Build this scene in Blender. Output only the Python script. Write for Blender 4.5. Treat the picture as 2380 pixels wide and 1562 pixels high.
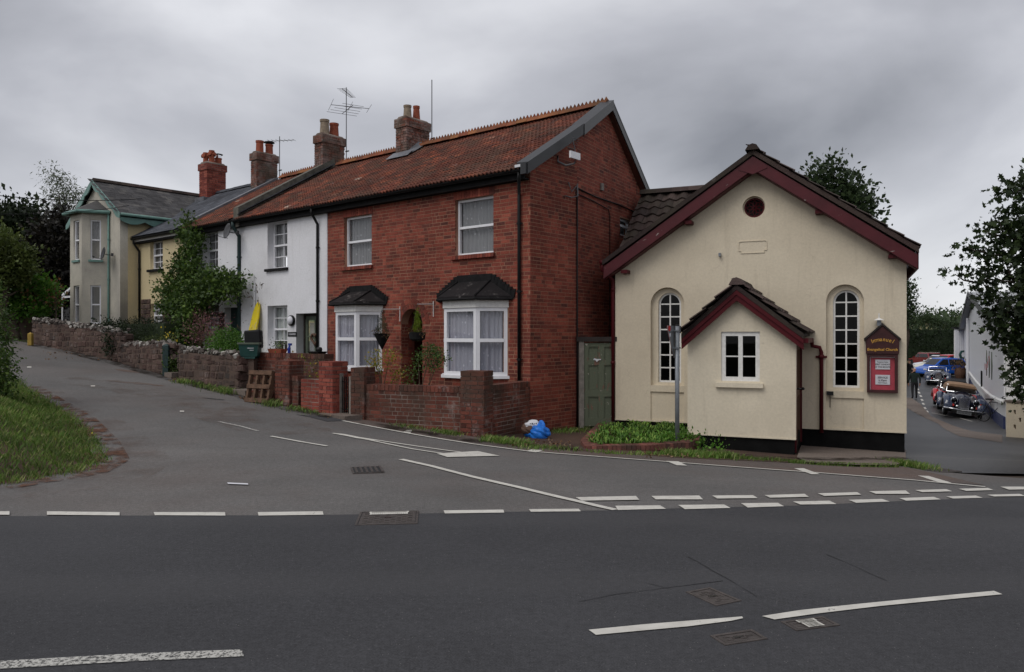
import bpy, bmesh, math, random
import numpy as np
from mathutils import Matrix, Vector, Euler
rnd = random.Random(7)
for o in list(bpy.data.objects): bpy.data.objects.remove(o)
SC = bpy.context.scene
COL = SC.collection
R = math.radians

# ---------------------------------------------------------------- camera
F, CX, CY, EYE = 1780.0, 1190.0, 781.0, 1.65      # photo measured on a 2380 x 1562 grid
cam_d = bpy.data.cameras.new('camera'); cam = bpy.data.objects.new('camera', cam_d); COL.objects.link(cam)
cam_d.sensor_width = 36.0; cam_d.lens = F / 2380 * 36
cam_d.clip_start = 0.05; cam_d.clip_end = 4000
cam.location = (0, 0, EYE); cam.rotation_euler = (R(90), 0, 0)
SC.camera = cam

# ---------------------------------------------------------------- overcast sky and soft sun
SUN_EL, SUN_AZ = 52.0, 228.0                      # azimuth clockwise from +Y: behind the camera, a little left
world = bpy.data.worlds.new('World'); SC.world = world; world.use_nodes = True
nt = world.node_tree; nt.nodes.clear()
def wn(t, **k):
    n = nt.nodes.new(t)
    for a, b in k.items(): setattr(n, a, b)
    return n
out = wn('ShaderNodeOutputWorld'); add = wn('ShaderNodeAddShader')
b1 = wn('ShaderNodeBackground'); b2 = wn('ShaderNodeBackground')
sky = wn('ShaderNodeTexSky'); sky.sky_type = 'NISHITA'; sky.sun_disc = False
sky.sun_elevation = R(SUN_EL); sky.sun_rotation = R(SUN_AZ)
nt.links.new(sky.outputs[0], b1.inputs[0]); b1.inputs[1].default_value = 0.008
tc = wn('ShaderNodeTexCoord'); sep = wn('ShaderNodeSeparateXYZ'); nt.links.new(tc.outputs['Generated'], sep.inputs[0])
def wm(op, a, b=None, c=None, clamp=False):
    n = wn('ShaderNodeMath', operation=op, use_clamp=clamp)
    for i, v in enumerate((a, b, c)):
        if v is None: continue
        if isinstance(v, (int, float)): n.inputs[i].default_value = v
        else: nt.links.new(v, n.inputs[i])
    return n.outputs[0]
zz = wm('ADD', wm('MAXIMUM', sep.outputs[2], 0.0), 0.42)
com = wn('ShaderNodeCombineXYZ')
nt.links.new(wm('DIVIDE', sep.outputs[0], zz), com.inputs[0]); nt.links.new(wm('DIVIDE', sep.outputs[1], zz), com.inputs[1])
com.inputs[2].default_value = 5.5
n1 = wn('ShaderNodeTexNoise'); n1.inputs['Scale'].default_value = 1.25; n1.inputs['Detail'].default_value = 7
n1.inputs['Roughness'].default_value = 0.46; n1.inputs['Distortion'].default_value = 0.35
nt.links.new(com.outputs[0], n1.inputs['Vector'])
ramp = wn('ShaderNodeValToRGB'); cr = ramp.color_ramp
cr.elements[0].position = 0.32; cr.elements[0].color = (0.185, 0.188, 0.205, 1)
cr.elements[1].position = 0.65; cr.elements[1].color = (0.70, 0.705, 0.73, 1)
e = cr.elements.new(0.475); e.color = (0.375, 0.379, 0.408, 1)
nt.links.new(n1.outputs['Fac'], ramp.inputs[0])
# a paler band close to the horizon, the same all round
hz = wn('ShaderNodeMapRange'); hz.inputs['From Min'].default_value = 0.24; hz.inputs['From Max'].default_value = 0.0
hz.inputs['To Min'].default_value = 0.0; hz.inputs['To Max'].default_value = 0.75; hz.interpolation_type = 'SMOOTHSTEP'
nt.links.new(sep.outputs[2], hz.inputs['Value'])
mx = wn('ShaderNodeMixRGB'); mx.inputs[2].default_value = (0.60, 0.605, 0.63, 1)
nt.links.new(hz.outputs[0], mx.inputs[0]); nt.links.new(ramp.outputs[0], mx.inputs[1])
nt.links.new(mx.outputs[0], b2.inputs[0]); b2.inputs[1].default_value = 1.0
nt.links.new(b1.outputs[0], add.inputs[0]); nt.links.new(b2.outputs[0], add.inputs[1]); nt.links.new(add.outputs[0], out.inputs[0])
sl = bpy.data.lights.new('sun', 'SUN'); sun = bpy.data.objects.new('sun', sl); COL.objects.link(sun)
sl.energy = 1.15; sl.angle = R(38); sl.color = (1.0, 0.965, 0.91)
d = Vector((math.sin(R(SUN_AZ)) * math.cos(R(SUN_EL)), math.cos(R(SUN_AZ)) * math.cos(R(SUN_EL)), math.sin(R(SUN_EL))))
sun.rotation_euler = d.to_track_quat('Z', 'Y').to_euler(); sun.location = (0, 0, 60)
vs = SC.view_settings; SC.display_settings.display_device = 'sRGB'
vs.view_transform = 'Standard'; vs.look = 'None'; vs.gamma = 1.0; vs.exposure = 0.33; vs.use_curve_mapping = False
SC.cycles.max_bounces = 6; SC.cycles.transparent_max_bounces = 12; SC.cycles.caustics_reflective = False; SC.cycles.caustics_refractive = False

# ---------------------------------------------------------------- materials
def lin(r, g=None, b=None):
    return (r, g, b, 1.0)
def S(r, g, b):                                   # sRGB 0-255 to linear
    f = lambda c: (c / 255 / 12.92) if c / 255 <= .04045 else ((c / 255 + .055) / 1.055) ** 2.4
    return (f(r), f(g), f(b), 1.0)
class NT:
    def __init__(s, name):
        s.m = bpy.data.materials.new(name); s.m.use_nodes = True; s.t = s.m.node_tree; s.t.nodes.clear()
        s.o = s.n('ShaderNodeOutputMaterial'); s.p = s.n('ShaderNodeBsdfPrincipled'); s.l(s.p.outputs[0], s.o.inputs[0])
        s.p.inputs['Specular IOR Level'].default_value = 0.3
    def n(s, t, **k):
        x = s.t.nodes.new(t)
        for a, b in k.items(): setattr(x, a, b)
        return x
    def l(s, a, b): s.t.links.new(a, b)
    def put(s, v, inp):
        if hasattr(v, 'is_output') or isinstance(v, bpy.types.NodeSocket): s.l(v, inp)
        else: inp.default_value = v
    def math(s, op, a, b=0.0, clamp=False):
        x = s.n('ShaderNodeMath', operation=op, use_clamp=clamp); s.put(a, x.inputs[0]); s.put(b, x.inputs[1]); return x.outputs[0]
    def pos(s, sc=(1, 1, 1)):
        g = s.n('ShaderNodeNewGeometry'); m = s.n('ShaderNodeMapping'); m.inputs['Scale'].default_value = sc
        s.l(g.outputs['Position'], m.inputs[0]); return m.outputs[0]
    def noise(s, scale, detail=4, rough=0.55, sc=(1, 1, 1), dist=0):
        x = s.n('ShaderNodeTexNoise'); x.inputs['Scale'].default_value = scale; x.inputs['Detail'].default_value = detail
        x.inputs['Roughness'].default_value = rough; x.inputs['Distortion'].default_value = dist
        s.l(s.pos(sc), x.inputs['Vector']); return x.outputs['Fac']
    def ramp(s, fac, *stops):
        x = s.n('ShaderNodeValToRGB'); c = x.color_ramp
        while len(c.elements) < len(stops): c.elements.new(0.5)
        for e, (p, col) in zip(c.elements, stops): e.position = p; e.color = col if not isinstance(col, (int, float)) else (col, col, col, 1)
        s.put(fac, x.inputs[0]); return x.outputs[0]
    def mix(s, fac, a, b, mode='MIX'):
        x = s.n('ShaderNodeMixRGB', blend_type=mode); s.put(fac, x.inputs[0]); s.put(a, x.inputs[1]); s.put(b, x.inputs[2]); return x.outputs[0]
    def rand(s):                                  # differs per object and per loose piece of a joined mesh
        g = s.n('ShaderNodeNewGeometry'); o = s.n('ShaderNodeObjectInfo')
        return s.math('FRACT', s.math('ADD', s.math('MULTIPLY', g.outputs['Random Per Island'], 7.31), s.math('MULTIPLY', o.outputs['Random'], 5.17)))
    def bump(s, h, strength=0.3, dist=0.01):
        x = s.n('ShaderNodeBump'); x.inputs['Strength'].default_value = strength; x.inputs['Distance'].default_value = dist
        s.l(h, x.inputs['Height']); s.l(x.outputs[0], s.p.inputs['Normal'])
    def done(s, col, rough=0.8, spec=None, metal=0):
        s.put(col, s.p.inputs['Base Color']); s.put(rough, s.p.inputs['Roughness']); s.put(metal, s.p.inputs['Metallic'])
        if spec is not None: s.p.inputs['Specular IOR Level'].default_value = spec
        return s.m
M = {}
def simple(name, col, rough=0.6, metal=0, var=0.12, scale=6, spec=None, bump=0):
    k = NT(name); nz = k.noise(scale, 5)
    c = k.mix(1.0, col, k.ramp(nz, (0.3, 1 - var), (0.7, 1 + var)), 'MULTIPLY')
    if bump: k.bump(k.noise(scale * 8, 4), bump)
    M[name] = k.done(c, rough, spec, metal); return M[name]
simple('white_upvc', (0.74, 0.74, 0.77, 1), 0.35, var=.04, spec=.4)
simple('white_paint', (0.68, 0.67, 0.65, 1), 0.5, var=.10, scale=20, bump=.1)
simple('black_plastic', (0.007, 0.007, 0.0075, 1), 0.45, var=.2, spec=.2)
simple('grey_fascia', (0.020, 0.0205, 0.023, 1), 0.42, var=.12, spec=.4)
simple('lead', (0.13, 0.135, 0.15, 1), 0.5, var=.25, scale=4)
simple('soot_felt', (0.011, 0.0105, 0.011, 1), 0.8, var=.4, scale=9, bump=.3, spec=.15)
simple('aerial_metal', (0.12, 0.12, 0.125, 1), 0.45, metal=.6)
simple('dish_grey', (0.055, 0.055, 0.06, 1), 0.5)
simple('green_frame', (0.095, 0.115, 0.085, 1), 0.5, var=.2)
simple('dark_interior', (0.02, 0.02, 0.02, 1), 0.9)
simple('teal_paint', (0.13, 0.235, 0.21, 1), 0.5, var=.15)
simple('timber_grey', (0.20, 0.18, 0.16, 1), 0.8, var=.25, scale=12, bump=.3)
simple('timber_brown', (0.115, 0.066, 0.042, 1), 0.85, var=.35, scale=9, bump=.4)
simple('timber_dark', (0.028, 0.022, 0.02, 1), 0.75, var=.3)
simple('galvanised', (0.20, 0.215, 0.235, 1), 0.42, metal=.35, var=.15, scale=9)
simple('sign_back', (0.17, 0.18, 0.19, 1), 0.45, metal=.2)
simple('red_paint', (0.55, 0.02, 0.02, 1), 0.4)
simple('yellow_foam', (0.72, 0.55, 0.01, 1), 0.5, var=.12, scale=9)
simple('crate_green', (0.018, 0.062, 0.055, 1), 0.45)
simple('black_gloss', (0.008, 0.008, 0.009, 1), 0.25)
simple('bag_blue', (0.02, 0.17, 0.62, 1), 0.35, var=.25, scale=14)
simple('bag_white', (0.62, 0.63, 0.66, 1), 0.45, var=.12)
simple('yellow_post', (0.30, 0.20, 0.04, 1), 0.7)
simple('green_post', (0.020, 0.040, 0.040, 1), 0.6)
simple('paper', (0.62, 0.62, 0.66, 1), 0.7, var=.04)
simple('poster_red', (0.42, 0.055, 0.08, 1), 0.6, var=.12, scale=10)
simple('notice_brown', (0.045, 0.013, 0.013, 1), 0.55, var=.3)
simple('gold_paint', (0.50, 0.27, 0.05, 1), 0.5)
simple('ink', (0.02, 0.02, 0.025, 1), 0.7)
simple('rubber', (0.013, 0.013, 0.013, 1), 0.8)
simple('chrome', (0.75, 0.76, 0.78, 1), 0.12, metal=1, var=.02)
simple('car_blue_black', (0.010, 0.014, 0.032, 1), 0.12, spec=.9)
simple('car_slate_blue', (0.028, 0.042, 0.085, 1), 0.15, spec=.8)
simple('car_red', (0.42, 0.012, 0.018, 1), 0.18, spec=.7)
simple('car_blue', (0.012, 0.10, 0.48, 1), 0.15, spec=.8)
simple('car_white', (0.58, 0.60, 0.64, 1), 0.2, spec=.7)
simple('car_cream', (0.62, 0.60, 0.50, 1), 0.25, spec=.6)
simple('rover_cream', (0.52, 0.50, 0.36, 1), 0.4)
simple('car_dark_red', (0.18, 0.01, 0.015, 1), 0.2, spec=.7)
simple('hood_tan', (0.30, 0.19, 0.12, 1), 0.85)
simple('hood_black', (0.015, 0.015, 0.017, 1), 0.8)
simple('lamp_lens', (0.7, 0.7, 0.72, 1), 0.1, spec=.8)
simple('lamp_red', (0.5, 0.03, 0.02, 1), 0.2, spec=.8)
simple('plate_yellow', (0.6, 0.42, 0.06, 1), 0.4)
simple('terracotta', (0.25, 0.065, 0.035, 1), 0.8, var=.3, scale=8)
simple('pot_buff', (0.24, 0.19, 0.14, 1), 0.85, var=.3, scale=10)
simple('concrete_coping', (0.105, 0.098, 0.082, 1), 0.9, var=.35, scale=6, bump=.5)
simple('blue_plastic', (0.01, 0.03, 0.22, 1), 0.4)
simple('heart_brown', (0.12, 0.07, 0.05, 1), 0.8)
simple('iron', (0.062, 0.052, 0.048, 1), 0.6, var=.3, scale=20, bump=.4)
simple('red_dirt', (0.125, 0.07, 0.052, 1), 0.95, var=.4, scale=5)
simple('tar_seam', (0.031, 0.031, 0.033, 1), 0.9, var=.3, scale=30)
simple('bark', (0.055, 0.042, 0.032, 1), 0.9, var=.4, scale=14, bump=.6)
simple('stem_brown', (0.085, 0.06, 0.04, 1), 0.85)
simple('blue_plinth', (0.02, 0.028, 0.085, 1), 0.6)
simple('jumper_green', (0.012, 0.022, 0.018, 1), 0.9)
simple('skin', (0.42, 0.22, 0.15, 1), 0.6)
simple('shutter_red', (0.10, 0.05, 0.03, 1), 0.7)

def glass_mat(name, tint=(1, 1, 1, 1), refl=1.0):
    k = NT(name); k.t.nodes.remove(k.p)
    g = k.n('ShaderNodeBsdfGlossy'); g.inputs['Roughness'].default_value = 0.02; t = k.n('ShaderNodeBsdfTransparent')
    t.inputs[0].default_value = tint
    gm = k.n('ShaderNodeNewGeometry'); dt = k.n('ShaderNodeVectorMath', operation='DOT_PRODUCT'); k.l(gm.outputs['Normal'], dt.inputs[0]); k.l(gm.outputs['Incoming'], dt.inputs[1])
    f_ = k.math('ADD', k.math('MULTIPLY', k.math('POWER', k.math('SUBTRACT', 1.0, k.math('ABSOLUTE', dt.outputs['Value'])), 5.0), .6), .026)
    bm_ = k.n('ShaderNodeBump'); bm_.inputs['Strength'].default_value = .04; k.l(k.noise(2.5, 1), bm_.inputs['Height']); k.l(bm_.outputs[0], g.inputs['Normal'])
    ms = k.n('ShaderNodeMixShader'); k.l(k.math('MULTIPLY', f_, refl), ms.inputs[0]); k.l(t.outputs[0], ms.inputs[1]); k.l(g.outputs[0], ms.inputs[2])
    k.l(ms.outputs[0], k.o.inputs[0]); M[name] = k.m; return k.m
glass_mat('glass'); glass_mat('dark_glass', (.16, .17, .19, 1), .5)

def lace(name, col, holes=.5):
    k = NT(name); k.t.nodes.remove(k.p)
    dif = k.n('ShaderNodeBsdfDiffuse'); dif.inputs[0].default_value = col; tr = k.n('ShaderNodeBsdfTransparent')
    v = k.n('ShaderNodeTexVoronoi'); v.inputs['Scale'].default_value = 9; k.l(k.pos((1, 1, .8)), v.inputs['Vector'])
    spots = k.ramp(v.outputs['Distance'], (0.10, 1.0), (0.22, 0.0))
    ms = k.n('ShaderNodeMixShader'); k.l(k.math('ADD', k.math('MULTIPLY', spots, .3), holes, True), ms.inputs[0])
    k.l(tr.outputs[0], ms.inputs[1]); k.l(dif.outputs[0], ms.inputs[2]); k.l(ms.outputs[0], k.o.inputs[0]); M[name] = k.m
lace('lace_net', (0.60, 0.61, 0.71, 1), .50)
lace('plain_net', (0.42, 0.43, 0.45, 1), .45)
simple('blind_fabric', (0.42, 0.45, 0.44, 1), 0.9)
simple('drape_grey', (0.16, 0.16, 0.17, 1), 0.9)

def brick_mat(name, stops, stain=None, bumpy=.35, whiten=0):
    k = NT(name); r = k.rand()
    c = k.ramp(r, *stops)
    c = k.mix(1.0, c, k.ramp(k.noise(38, 4), (0.25, 0.72), (0.75, 1.25)), 'MULTIPLY')
    c = k.mix(1.0, c, k.ramp(k.noise(0.8, 6, .6), (0.3, 0.74), (0.65, 1.28)), 'MULTIPLY')
    c = k.mix(1.0, c, k.ramp(k.noise(3.1, 5, .65), (0.32, 0.78), (0.6, 1.06)), 'MULTIPLY')
    if whiten:
        c = k.mix(k.ramp(k.noise(3.2, 8, .75), (0.63 - whiten * .1, 0.0), (0.74 - whiten * .04, 0.62)), c, (0.36, 0.33, 0.31, 1))
    if stain: c = k.mix(k.ramp(k.noise(1.3, 6, .65), (0.42, 0.0), (0.66, 0.85)), c, stain)
    k.bump(k.noise(60, 4), bumpy); M[name] = k.done(c, .88, .2)
brick_mat('house_brick', ((0.0, (.095, .034, .027, 1)), (0.12, (.14, .040, .030, 1)), (0.45, (.185, .047, .033, 1)), (0.8, (.225, .056, .038, 1)), (1.0, (.27, .076, .050, 1))), bumpy=.2)
brick_mat('weathered_brick', ((0.0, (.075, .028, .022, 1)), (0.5, (.13, .042, .030, 1)), (1.0, (.19, .060, .042, 1))), stain=(.055, .040, .030, 1), whiten=.8)
brick_mat('new_brick', ((0.0, (.14, .035, .028, 1)), (0.5, (.23, .058, .042, 1)), (1.0, (.29, .085, .06, 1))), whiten=.1)
brick_mat('chimney_brick', ((0.0, (.075, .030, .022, 1)), (0.5, (.16, .050, .033, 1)), (1.0, (.22, .066, .04, 1))), stain=(.075, .065, .05, 1), whiten=2.0)
brick_mat('planter_brick', ((0.0, (.11, .045, .036, 1)), (0.5, (.19, .070, .055, 1)), (1.0, (.25, .095, .075, 1))), stain=(.04, .035, .028, 1))
brick_mat('red_stone', ((0.0, (.060, .036, .031, 1)), (0.5, (.092, .056, .047, 1)), (1.0, (.135, .090, .076, 1))), stain=(.045, .040, .036, 1), bumpy=.9, whiten=.7)
brick_mat('white_flint', ((0.0, (.07, .055, .048, 1)), (0.5, (.17, .15, .135, 1)), (1.0, (.42, .40, .37, 1))), bumpy=.6)
brick_mat('pantile', ((0.0, (.085, .040, .032, 1)), (0.35, (.13, .045, .032, 1)), (0.75, (.175, .057, .037, 1)), (0.93, (.22, .068, .040, 1)), (0.985, (.27, .085, .046, 1)), (1.0, (.34, .26, .21, 1))), stain=(.10, .062, .045, 1), whiten=.2)
brick_mat('ridge_clay', ((0.0, (.15, .048, .028, 1)), (0.6, (.24, .075, .04, 1)), (1.0, (.28, .12, .05, 1))), stain=(.10, .06, .03, 1))
brick_mat('moss_tile', ((0.0, (.028, .020, .019, 1)), (0.6, (.055, .036, .034, 1)), (1.0, (.095, .068, .062, 1))), stain=(.048, .040, .030, 1), whiten=.25, bumpy=.7)
brick_mat('slate', ((0.0, (.042, .045, .055, 1)), (0.6, (.060, .064, .076, 1)), (1.0, (.082, .086, .10, 1))), bumpy=.15)
brick_mat('old_slate', ((0.0, (.050, .048, .050, 1)), (0.6, (.072, .070, .072, 1)), (1.0, (.10, .095, .092, 1))), bumpy=.3)
brick_mat('bay_felt', ((0.0, (.014, .012, .013, 1)), (1.0, (.022, .018, .018, 1))), whiten=.55, bumpy=.3)
brick_mat('far_slate', ((0.0, (.055, .052, .052, 1)), (1.0, (.12, .11, .10, 1))), bumpy=.2)
def mortar(name, a, b):
    k = NT(name); c = k.mix(k.ramp(k.noise(2.2, 5), (.35, 0.), (.7, 1.)), a, b); k.bump(k.noise(70, 3), .5); M[name] = k.done(c, .95, .1)
mortar('buff_mortar', (.31, .17, .115, 1), (.22, .105, .075, 1))
mortar('dark_mortar', (.10, .066, .052, 1), (.30, .25, .22, 1))
mortar('stone_mortar', (.125, .088, .072, 1), (.08, .06, .05, 1))

def render_mat(name, base, dirt, dirty=.5, streak=.3, lowz=None):
    k = NT(name)
    c = k.mix(k.ramp(k.noise(0.8, 6, .6), (.42, 0.), (.75, dirty)), base, dirt)
    c = k.mix(k.ramp(k.noise(1.0, 5, .7, (6, 6, .5)), (.56, 0.), (.78, streak)), c, dirt)
    c = k.mix(1.0, c, k.ramp(k.noise(25, 3), (.3, .95), (.7, 1.05)), 'MULTIPLY')
    v = k.n('ShaderNodeTexVoronoi', feature='DISTANCE_TO_EDGE'); v.inputs['Scale'].default_value = .8
    mp = k.n('ShaderNodeVectorMath', operation='ADD'); nn = k.n('ShaderNodeTexNoise'); nn.inputs['Scale'].default_value = 2.5; k.l(k.pos(), nn.inputs['Vector'])
    k.l(k.pos(), mp.inputs[0]); k.l(nn.outputs['Color'], mp.inputs[1]); k.l(mp.outputs[0], v.inputs['Vector'])
    crack = k.math('MULTIPLY', k.ramp(v.outputs['Distance'], (0.0, 1.0), (0.007, 0.0)), k.ramp(k.noise(.7, 2), (.52, 0.), (.6, .35)))
    c = k.mix(crack, c, dirt)
    k.bump(k.noise(9, 8, .7), .22, .02); M[name] = k.done(c, .85, .2)
render_mat('cream_render', (.625, .55, .425, 1), (.38, .32, .24, 1), .36, .45)
render_mat('porch_render', (.65, .58, .455, 1), (.36, .31, .23, 1), .35, .3)
render_mat('white_render', (.70, .70, .73, 1), (.42, .41, .40, 1), .35, .30)
render_mat('bay_render', (.48, .45, .385, 1), (.20, .19, .18, 1), .7, .5)
render_mat('yellow_render', (.56, .47, .29, 1), (.36, .29, .19, 1), .3, .3)
simple('black_plinth', (0.006, 0.006, 0.006, 1), 0.8, var=.4, scale=5, bump=.2, spec=.1)
def maroon():
    k = NT('maroon_paint'); base = k.mix(1.0, (.070, .0075, .012, 1), k.ramp(k.noise(3, 4), (.3, .8), (.7, 1.15)), 'MULTIPLY')
    f = k.ramp(k.noise(2.6, 8, .62, (1, 1, 2.6), 1.2), (.672, 0.), (.69, 1.)); c = k.mix(f, base, (.28, .24, .22, 1))
    k.bump(k.noise(12, 5), .25); M['maroon_paint'] = k.done(c, .5)
maroon()
simple('maroon_clean', (.068, .0075, .011, 1), .5, spec=.15)
def peel(name, base, under):
    k = NT(name); f = k.ramp(k.noise(5, 9, .65, (1.5, 1.5, .6), .6), (.585, 0.), (.60, 1.)); c = k.mix(f, base, under)
    f2 = k.ramp(k.noise(11, 7, .6), (.66, 0.), (.68, 1.)); c = k.mix(f2, c, (.42, .38, .33, 1)); k.bump(k.noise(20, 6), .4); M[name] = k.done(c, .7)
peel('green_peeling', (.11, .125, .085, 1), (.17, .095, .07, 1))
peel('board_weathered', (.70, .55, .02, 1), (.45, .38, .2, 1))

def asphalt(name, a, b, speck=.5, rough=.85, red=0):
    k = NT(name)
    c = k.mix(k.ramp(k.noise(0.35, 5, .55), (.35, 0.), (.68, 1.)), a, b)
    c = k.mix(1.0, c, k.ramp(k.noise(.9, 5, .6, (.6, 1.2, 1)), (.3, .91), (.7, 1.09)), 'MULTIPLY')
    c = k.mix(1.0, c, k.ramp(k.noise(95, 3, .7), (.3, .66), (.7, 1.38)), 'MULTIPLY')
    c = k.mix(1.0, c, k.ramp(k.noise(24, 4, .75), (.32, .82), (.68, 1.2)), 'MULTIPLY')
    c = k.mix(k.ramp(k.noise(1.7, 7, .7), (.62, 0.), (.72, .22)), c, (.03, .028, .028, 1))
    v = k.n('ShaderNodeTexVoronoi'); v.inputs['Scale'].default_value = 55; k.l(k.pos(), v.inputs['Vector'])
    dots = k.math('MULTIPLY', k.ramp(v.outputs['Distance'], (0.07, 1.), (0.16, 0.)), k.ramp(k.n('ShaderNodeSeparateColor').outputs[0] if False else k.noise(17, 2), (.55, 0.), (.62, speck)))
    c = k.mix(dots, c, (.32, .31, .30, 1))
    if red: c = k.mix(k.ramp(k.noise(.42, 7, .62), (.46, 0.), (.66, red)), c, (.125, .075, .056, 1))
    if name == 'asphalt_dark':
        gq = k.n('ShaderNodeNewGeometry'); sq = k.n('ShaderNodeSeparateXYZ'); k.l(gq.outputs['Position'], sq.inputs[0]); yy = k.math('ADD', sq.outputs[1], k.math('MULTIPLY', k.noise(.5, 4), 1.1))
        tr_ = k.math('ADD', k.math('SINE', k.math('MULTIPLY', yy, 3.6)), 0.0); c = k.mix(k.ramp(tr_, (.35, 0.), (.95, .30)), c, (.064, .063, .066, 1))
    k.bump(k.noise(120, 3, .7), .5, .006); M[name] = k.done(c, rough, .25)
asphalt('asphalt_dark', (.038, .038, .0415, 1), (.050, .050, .054, 1), .8)
asphalt('asphalt_light', (.097, .093, .091, 1), (.130, .123, .119, 1), .5, red=.16)
asphalt('asphalt_margin', (.085, .070, .064, 1), (.115, .09, .08, 1), .4, red=.6)
asphalt('asphalt_alley', (.030, .029, .030, 1), (.055, .053, .052, 1), .3, rough=.45)
asphalt('concrete_path', (.125, .10, .085, 1), (.17, .14, .12, 1), .2, red=.2)
asphalt('soil', (.035, .025, .02, 1), (.085, .05, .036, 1), .2, red=.5)
def road_paint():
    k = NT('road_paint'); k.t.nodes.remove(k.p)
    p = k.n('ShaderNodeBsdfPrincipled'); c = k.mix(k.ramp(k.noise(9, 5), (.3, 0.), (.7, 1.)), (.60, .58, .53, 1), (.47, .45, .41, 1)); k.l(c, p.inputs[0]); p.inputs['Roughness'].default_value = .7
    t = k.n('ShaderNodeBsdfTransparent'); ms = k.n('ShaderNodeMixShader')
    k.l(k.ramp(k.math('ADD', k.noise(30, 8, .8), k.math('MULTIPLY', k.noise(3, 3), .35)), (.82, 0.), (.85, 1.)), ms.inputs[0]); k.l(p.outputs[0], ms.inputs[1]); k.l(t.outputs[0], ms.inputs[2]); k.l(ms.outputs[0], k.o.inputs[0]); M['road_paint'] = k.m
    k = NT('road_paint_worn'); k.t.nodes.remove(k.p)
    p = k.n('ShaderNodeBsdfPrincipled'); p.inputs[0].default_value = (.45, .44, .41, 1); p.inputs['Roughness'].default_value = .8
    t = k.n('ShaderNodeBsdfTransparent'); ms = k.n('ShaderNodeMixShader')
    k.l(k.ramp(k.noise(45, 7, .8), (.47, 0.), (.58, .95)), ms.inputs[0]); k.l(p.outputs[0], ms.inputs[1]); k.l(t.outputs[0], ms.inputs[2]); k.l(ms.outputs[0], k.o.inputs[0]); M['road_paint_worn'] = k.m
road_paint()
def spread(name, col, lo=.46, hi=.60, mx=.9, sc=3.2):     # loose dirt, grit and painted contact shade lying over tarmac, broken up at its edges
    k = NT(name); k.t.nodes.remove(k.p); p = k.n('ShaderNodeBsdfDiffuse'); k.l(k.mix(1.0, col, k.ramp(k.noise(14, 5), (.3, .7), (.7, 1.3)), 'MULTIPLY'), p.inputs[0]); t = k.n('ShaderNodeBsdfTransparent'); ms = k.n('ShaderNodeMixShader')
    k.l(k.ramp(k.noise(sc, 9, .72), (lo, 0.), (hi, mx)), ms.inputs[0]); k.l(t.outputs[0], ms.inputs[1]); k.l(p.outputs[0], ms.inputs[2]); k.l(ms.outputs[0], k.o.inputs[0]); M[name] = k.m
spread('red_grit', (.13, .07, .05, 1)); spread('thin_grit', (.14, .09, .07, 1), .48, .70, .32, 1.6); spread('grime_shade', (.028, .022, .018, 1), .42, .62, .85, 2.6)  # the darkest one is grime with contact shade painted into its colour
def leaf(name, a, b, c3, rough=.55, trans=.25):
    k = NT(name); r = k.rand(); c = k.ramp(r, (0.0, a), (0.6, b), (1.0, c3))
    c = k.mix(1.0, c, k.ramp(k.noise(1.7, 4), (.3, .55), (.7, 1.35)), 'MULTIPLY')
    tl = k.n('ShaderNodeBsdfTranslucent'); k.l(c, tl.inputs[0]); ms = k.n('ShaderNodeMixShader'); ms.inputs[0].default_value = trans
    k.done(c, rough, .35); k.l(k.p.outputs[0], ms.inputs[1]); k.l(tl.outputs[0], ms.inputs[2]); k.l(ms.outputs[0], k.o.inputs[0]); M[name] = k.m
leaf('leaf_maple', (.013, .024, .008, 1), (.022, .040, .011, 1), (.045, .070, .018, 1))
leaf('leaf_oak', (.022, .040, .016, 1), (.034, .056, .020, 1), (.052, .08, .028, 1))
leaf('leaf_dark', (.010, .018, .008, 1), (.018, .030, .012, 1), (.030, .045, .016, 1))
leaf('leaf_copper', (.009, .008, .007, 1), (.016, .013, .010, 1), (.026, .024, .014, 1))
leaf('leaf_bright', (.042, .12, .012, 1), (.08, .20, .018, 1), (.14, .27, .04, 1))
leaf('leaf_olive', (.048, .07, .015, 1), (.078, .11, .024, 1), (.12, .145, .04, 1))
leaf('leaf_vine', (.026, .055, .010, 1), (.055, .105, .018, 1), (.13, .20, .035, 1))
leaf('leaf_willow', (.08, .10, .06, 1), (.11, .135, .085, 1), (.16, .18, .12, 1))
leaf('leaf_box', (.05, .13, .015, 1), (.08, .19, .025, 1), (.13, .25, .04, 1))
leaf('leaf_yellow', (.10, .13, .015, 1), (.22, .22, .02, 1), (.38, .22, .03, 1))
leaf('leaf_lime', (.12, .20, .01, 1), (.20, .30, .02, 1), (.34, .42, .04, 1))
leaf('leaf_pink', (.12, .04, .05, 1), (.22, .09, .10, 1), (.30, .16, .16, 1))
leaf('leaf_rust', (.05, .05, .02, 1), (.12, .07, .03, 1), (.22, .10, .04, 1))
leaf('petal_yellow', (.6, .45, .03, 1), (.7, .5, .04, 1), (.75, .6, .05, 1))
leaf('grass_blade', (.07, .14, .018, 1), (.115, .20, .032, 1), (.28, .28, .11, 1))
leaf('strap_leaf', (.05, .13, .014, 1), (.09, .20, .025, 1), (.22, .33, .06, 1))
leaf('dry_leaf', (.12, .06, .03, 1), (.20, .11, .06, 1), (.32, .22, .13, 1))
leaf('hedge_far', (.006, .014, .005, 1), (.012, .024, .008, 1), (.020, .036, .012, 1))
leaf('tree_far', (.030, .055, .022, 1), (.045, .075, .030, 1), (.065, .10, .04, 1))

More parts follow.
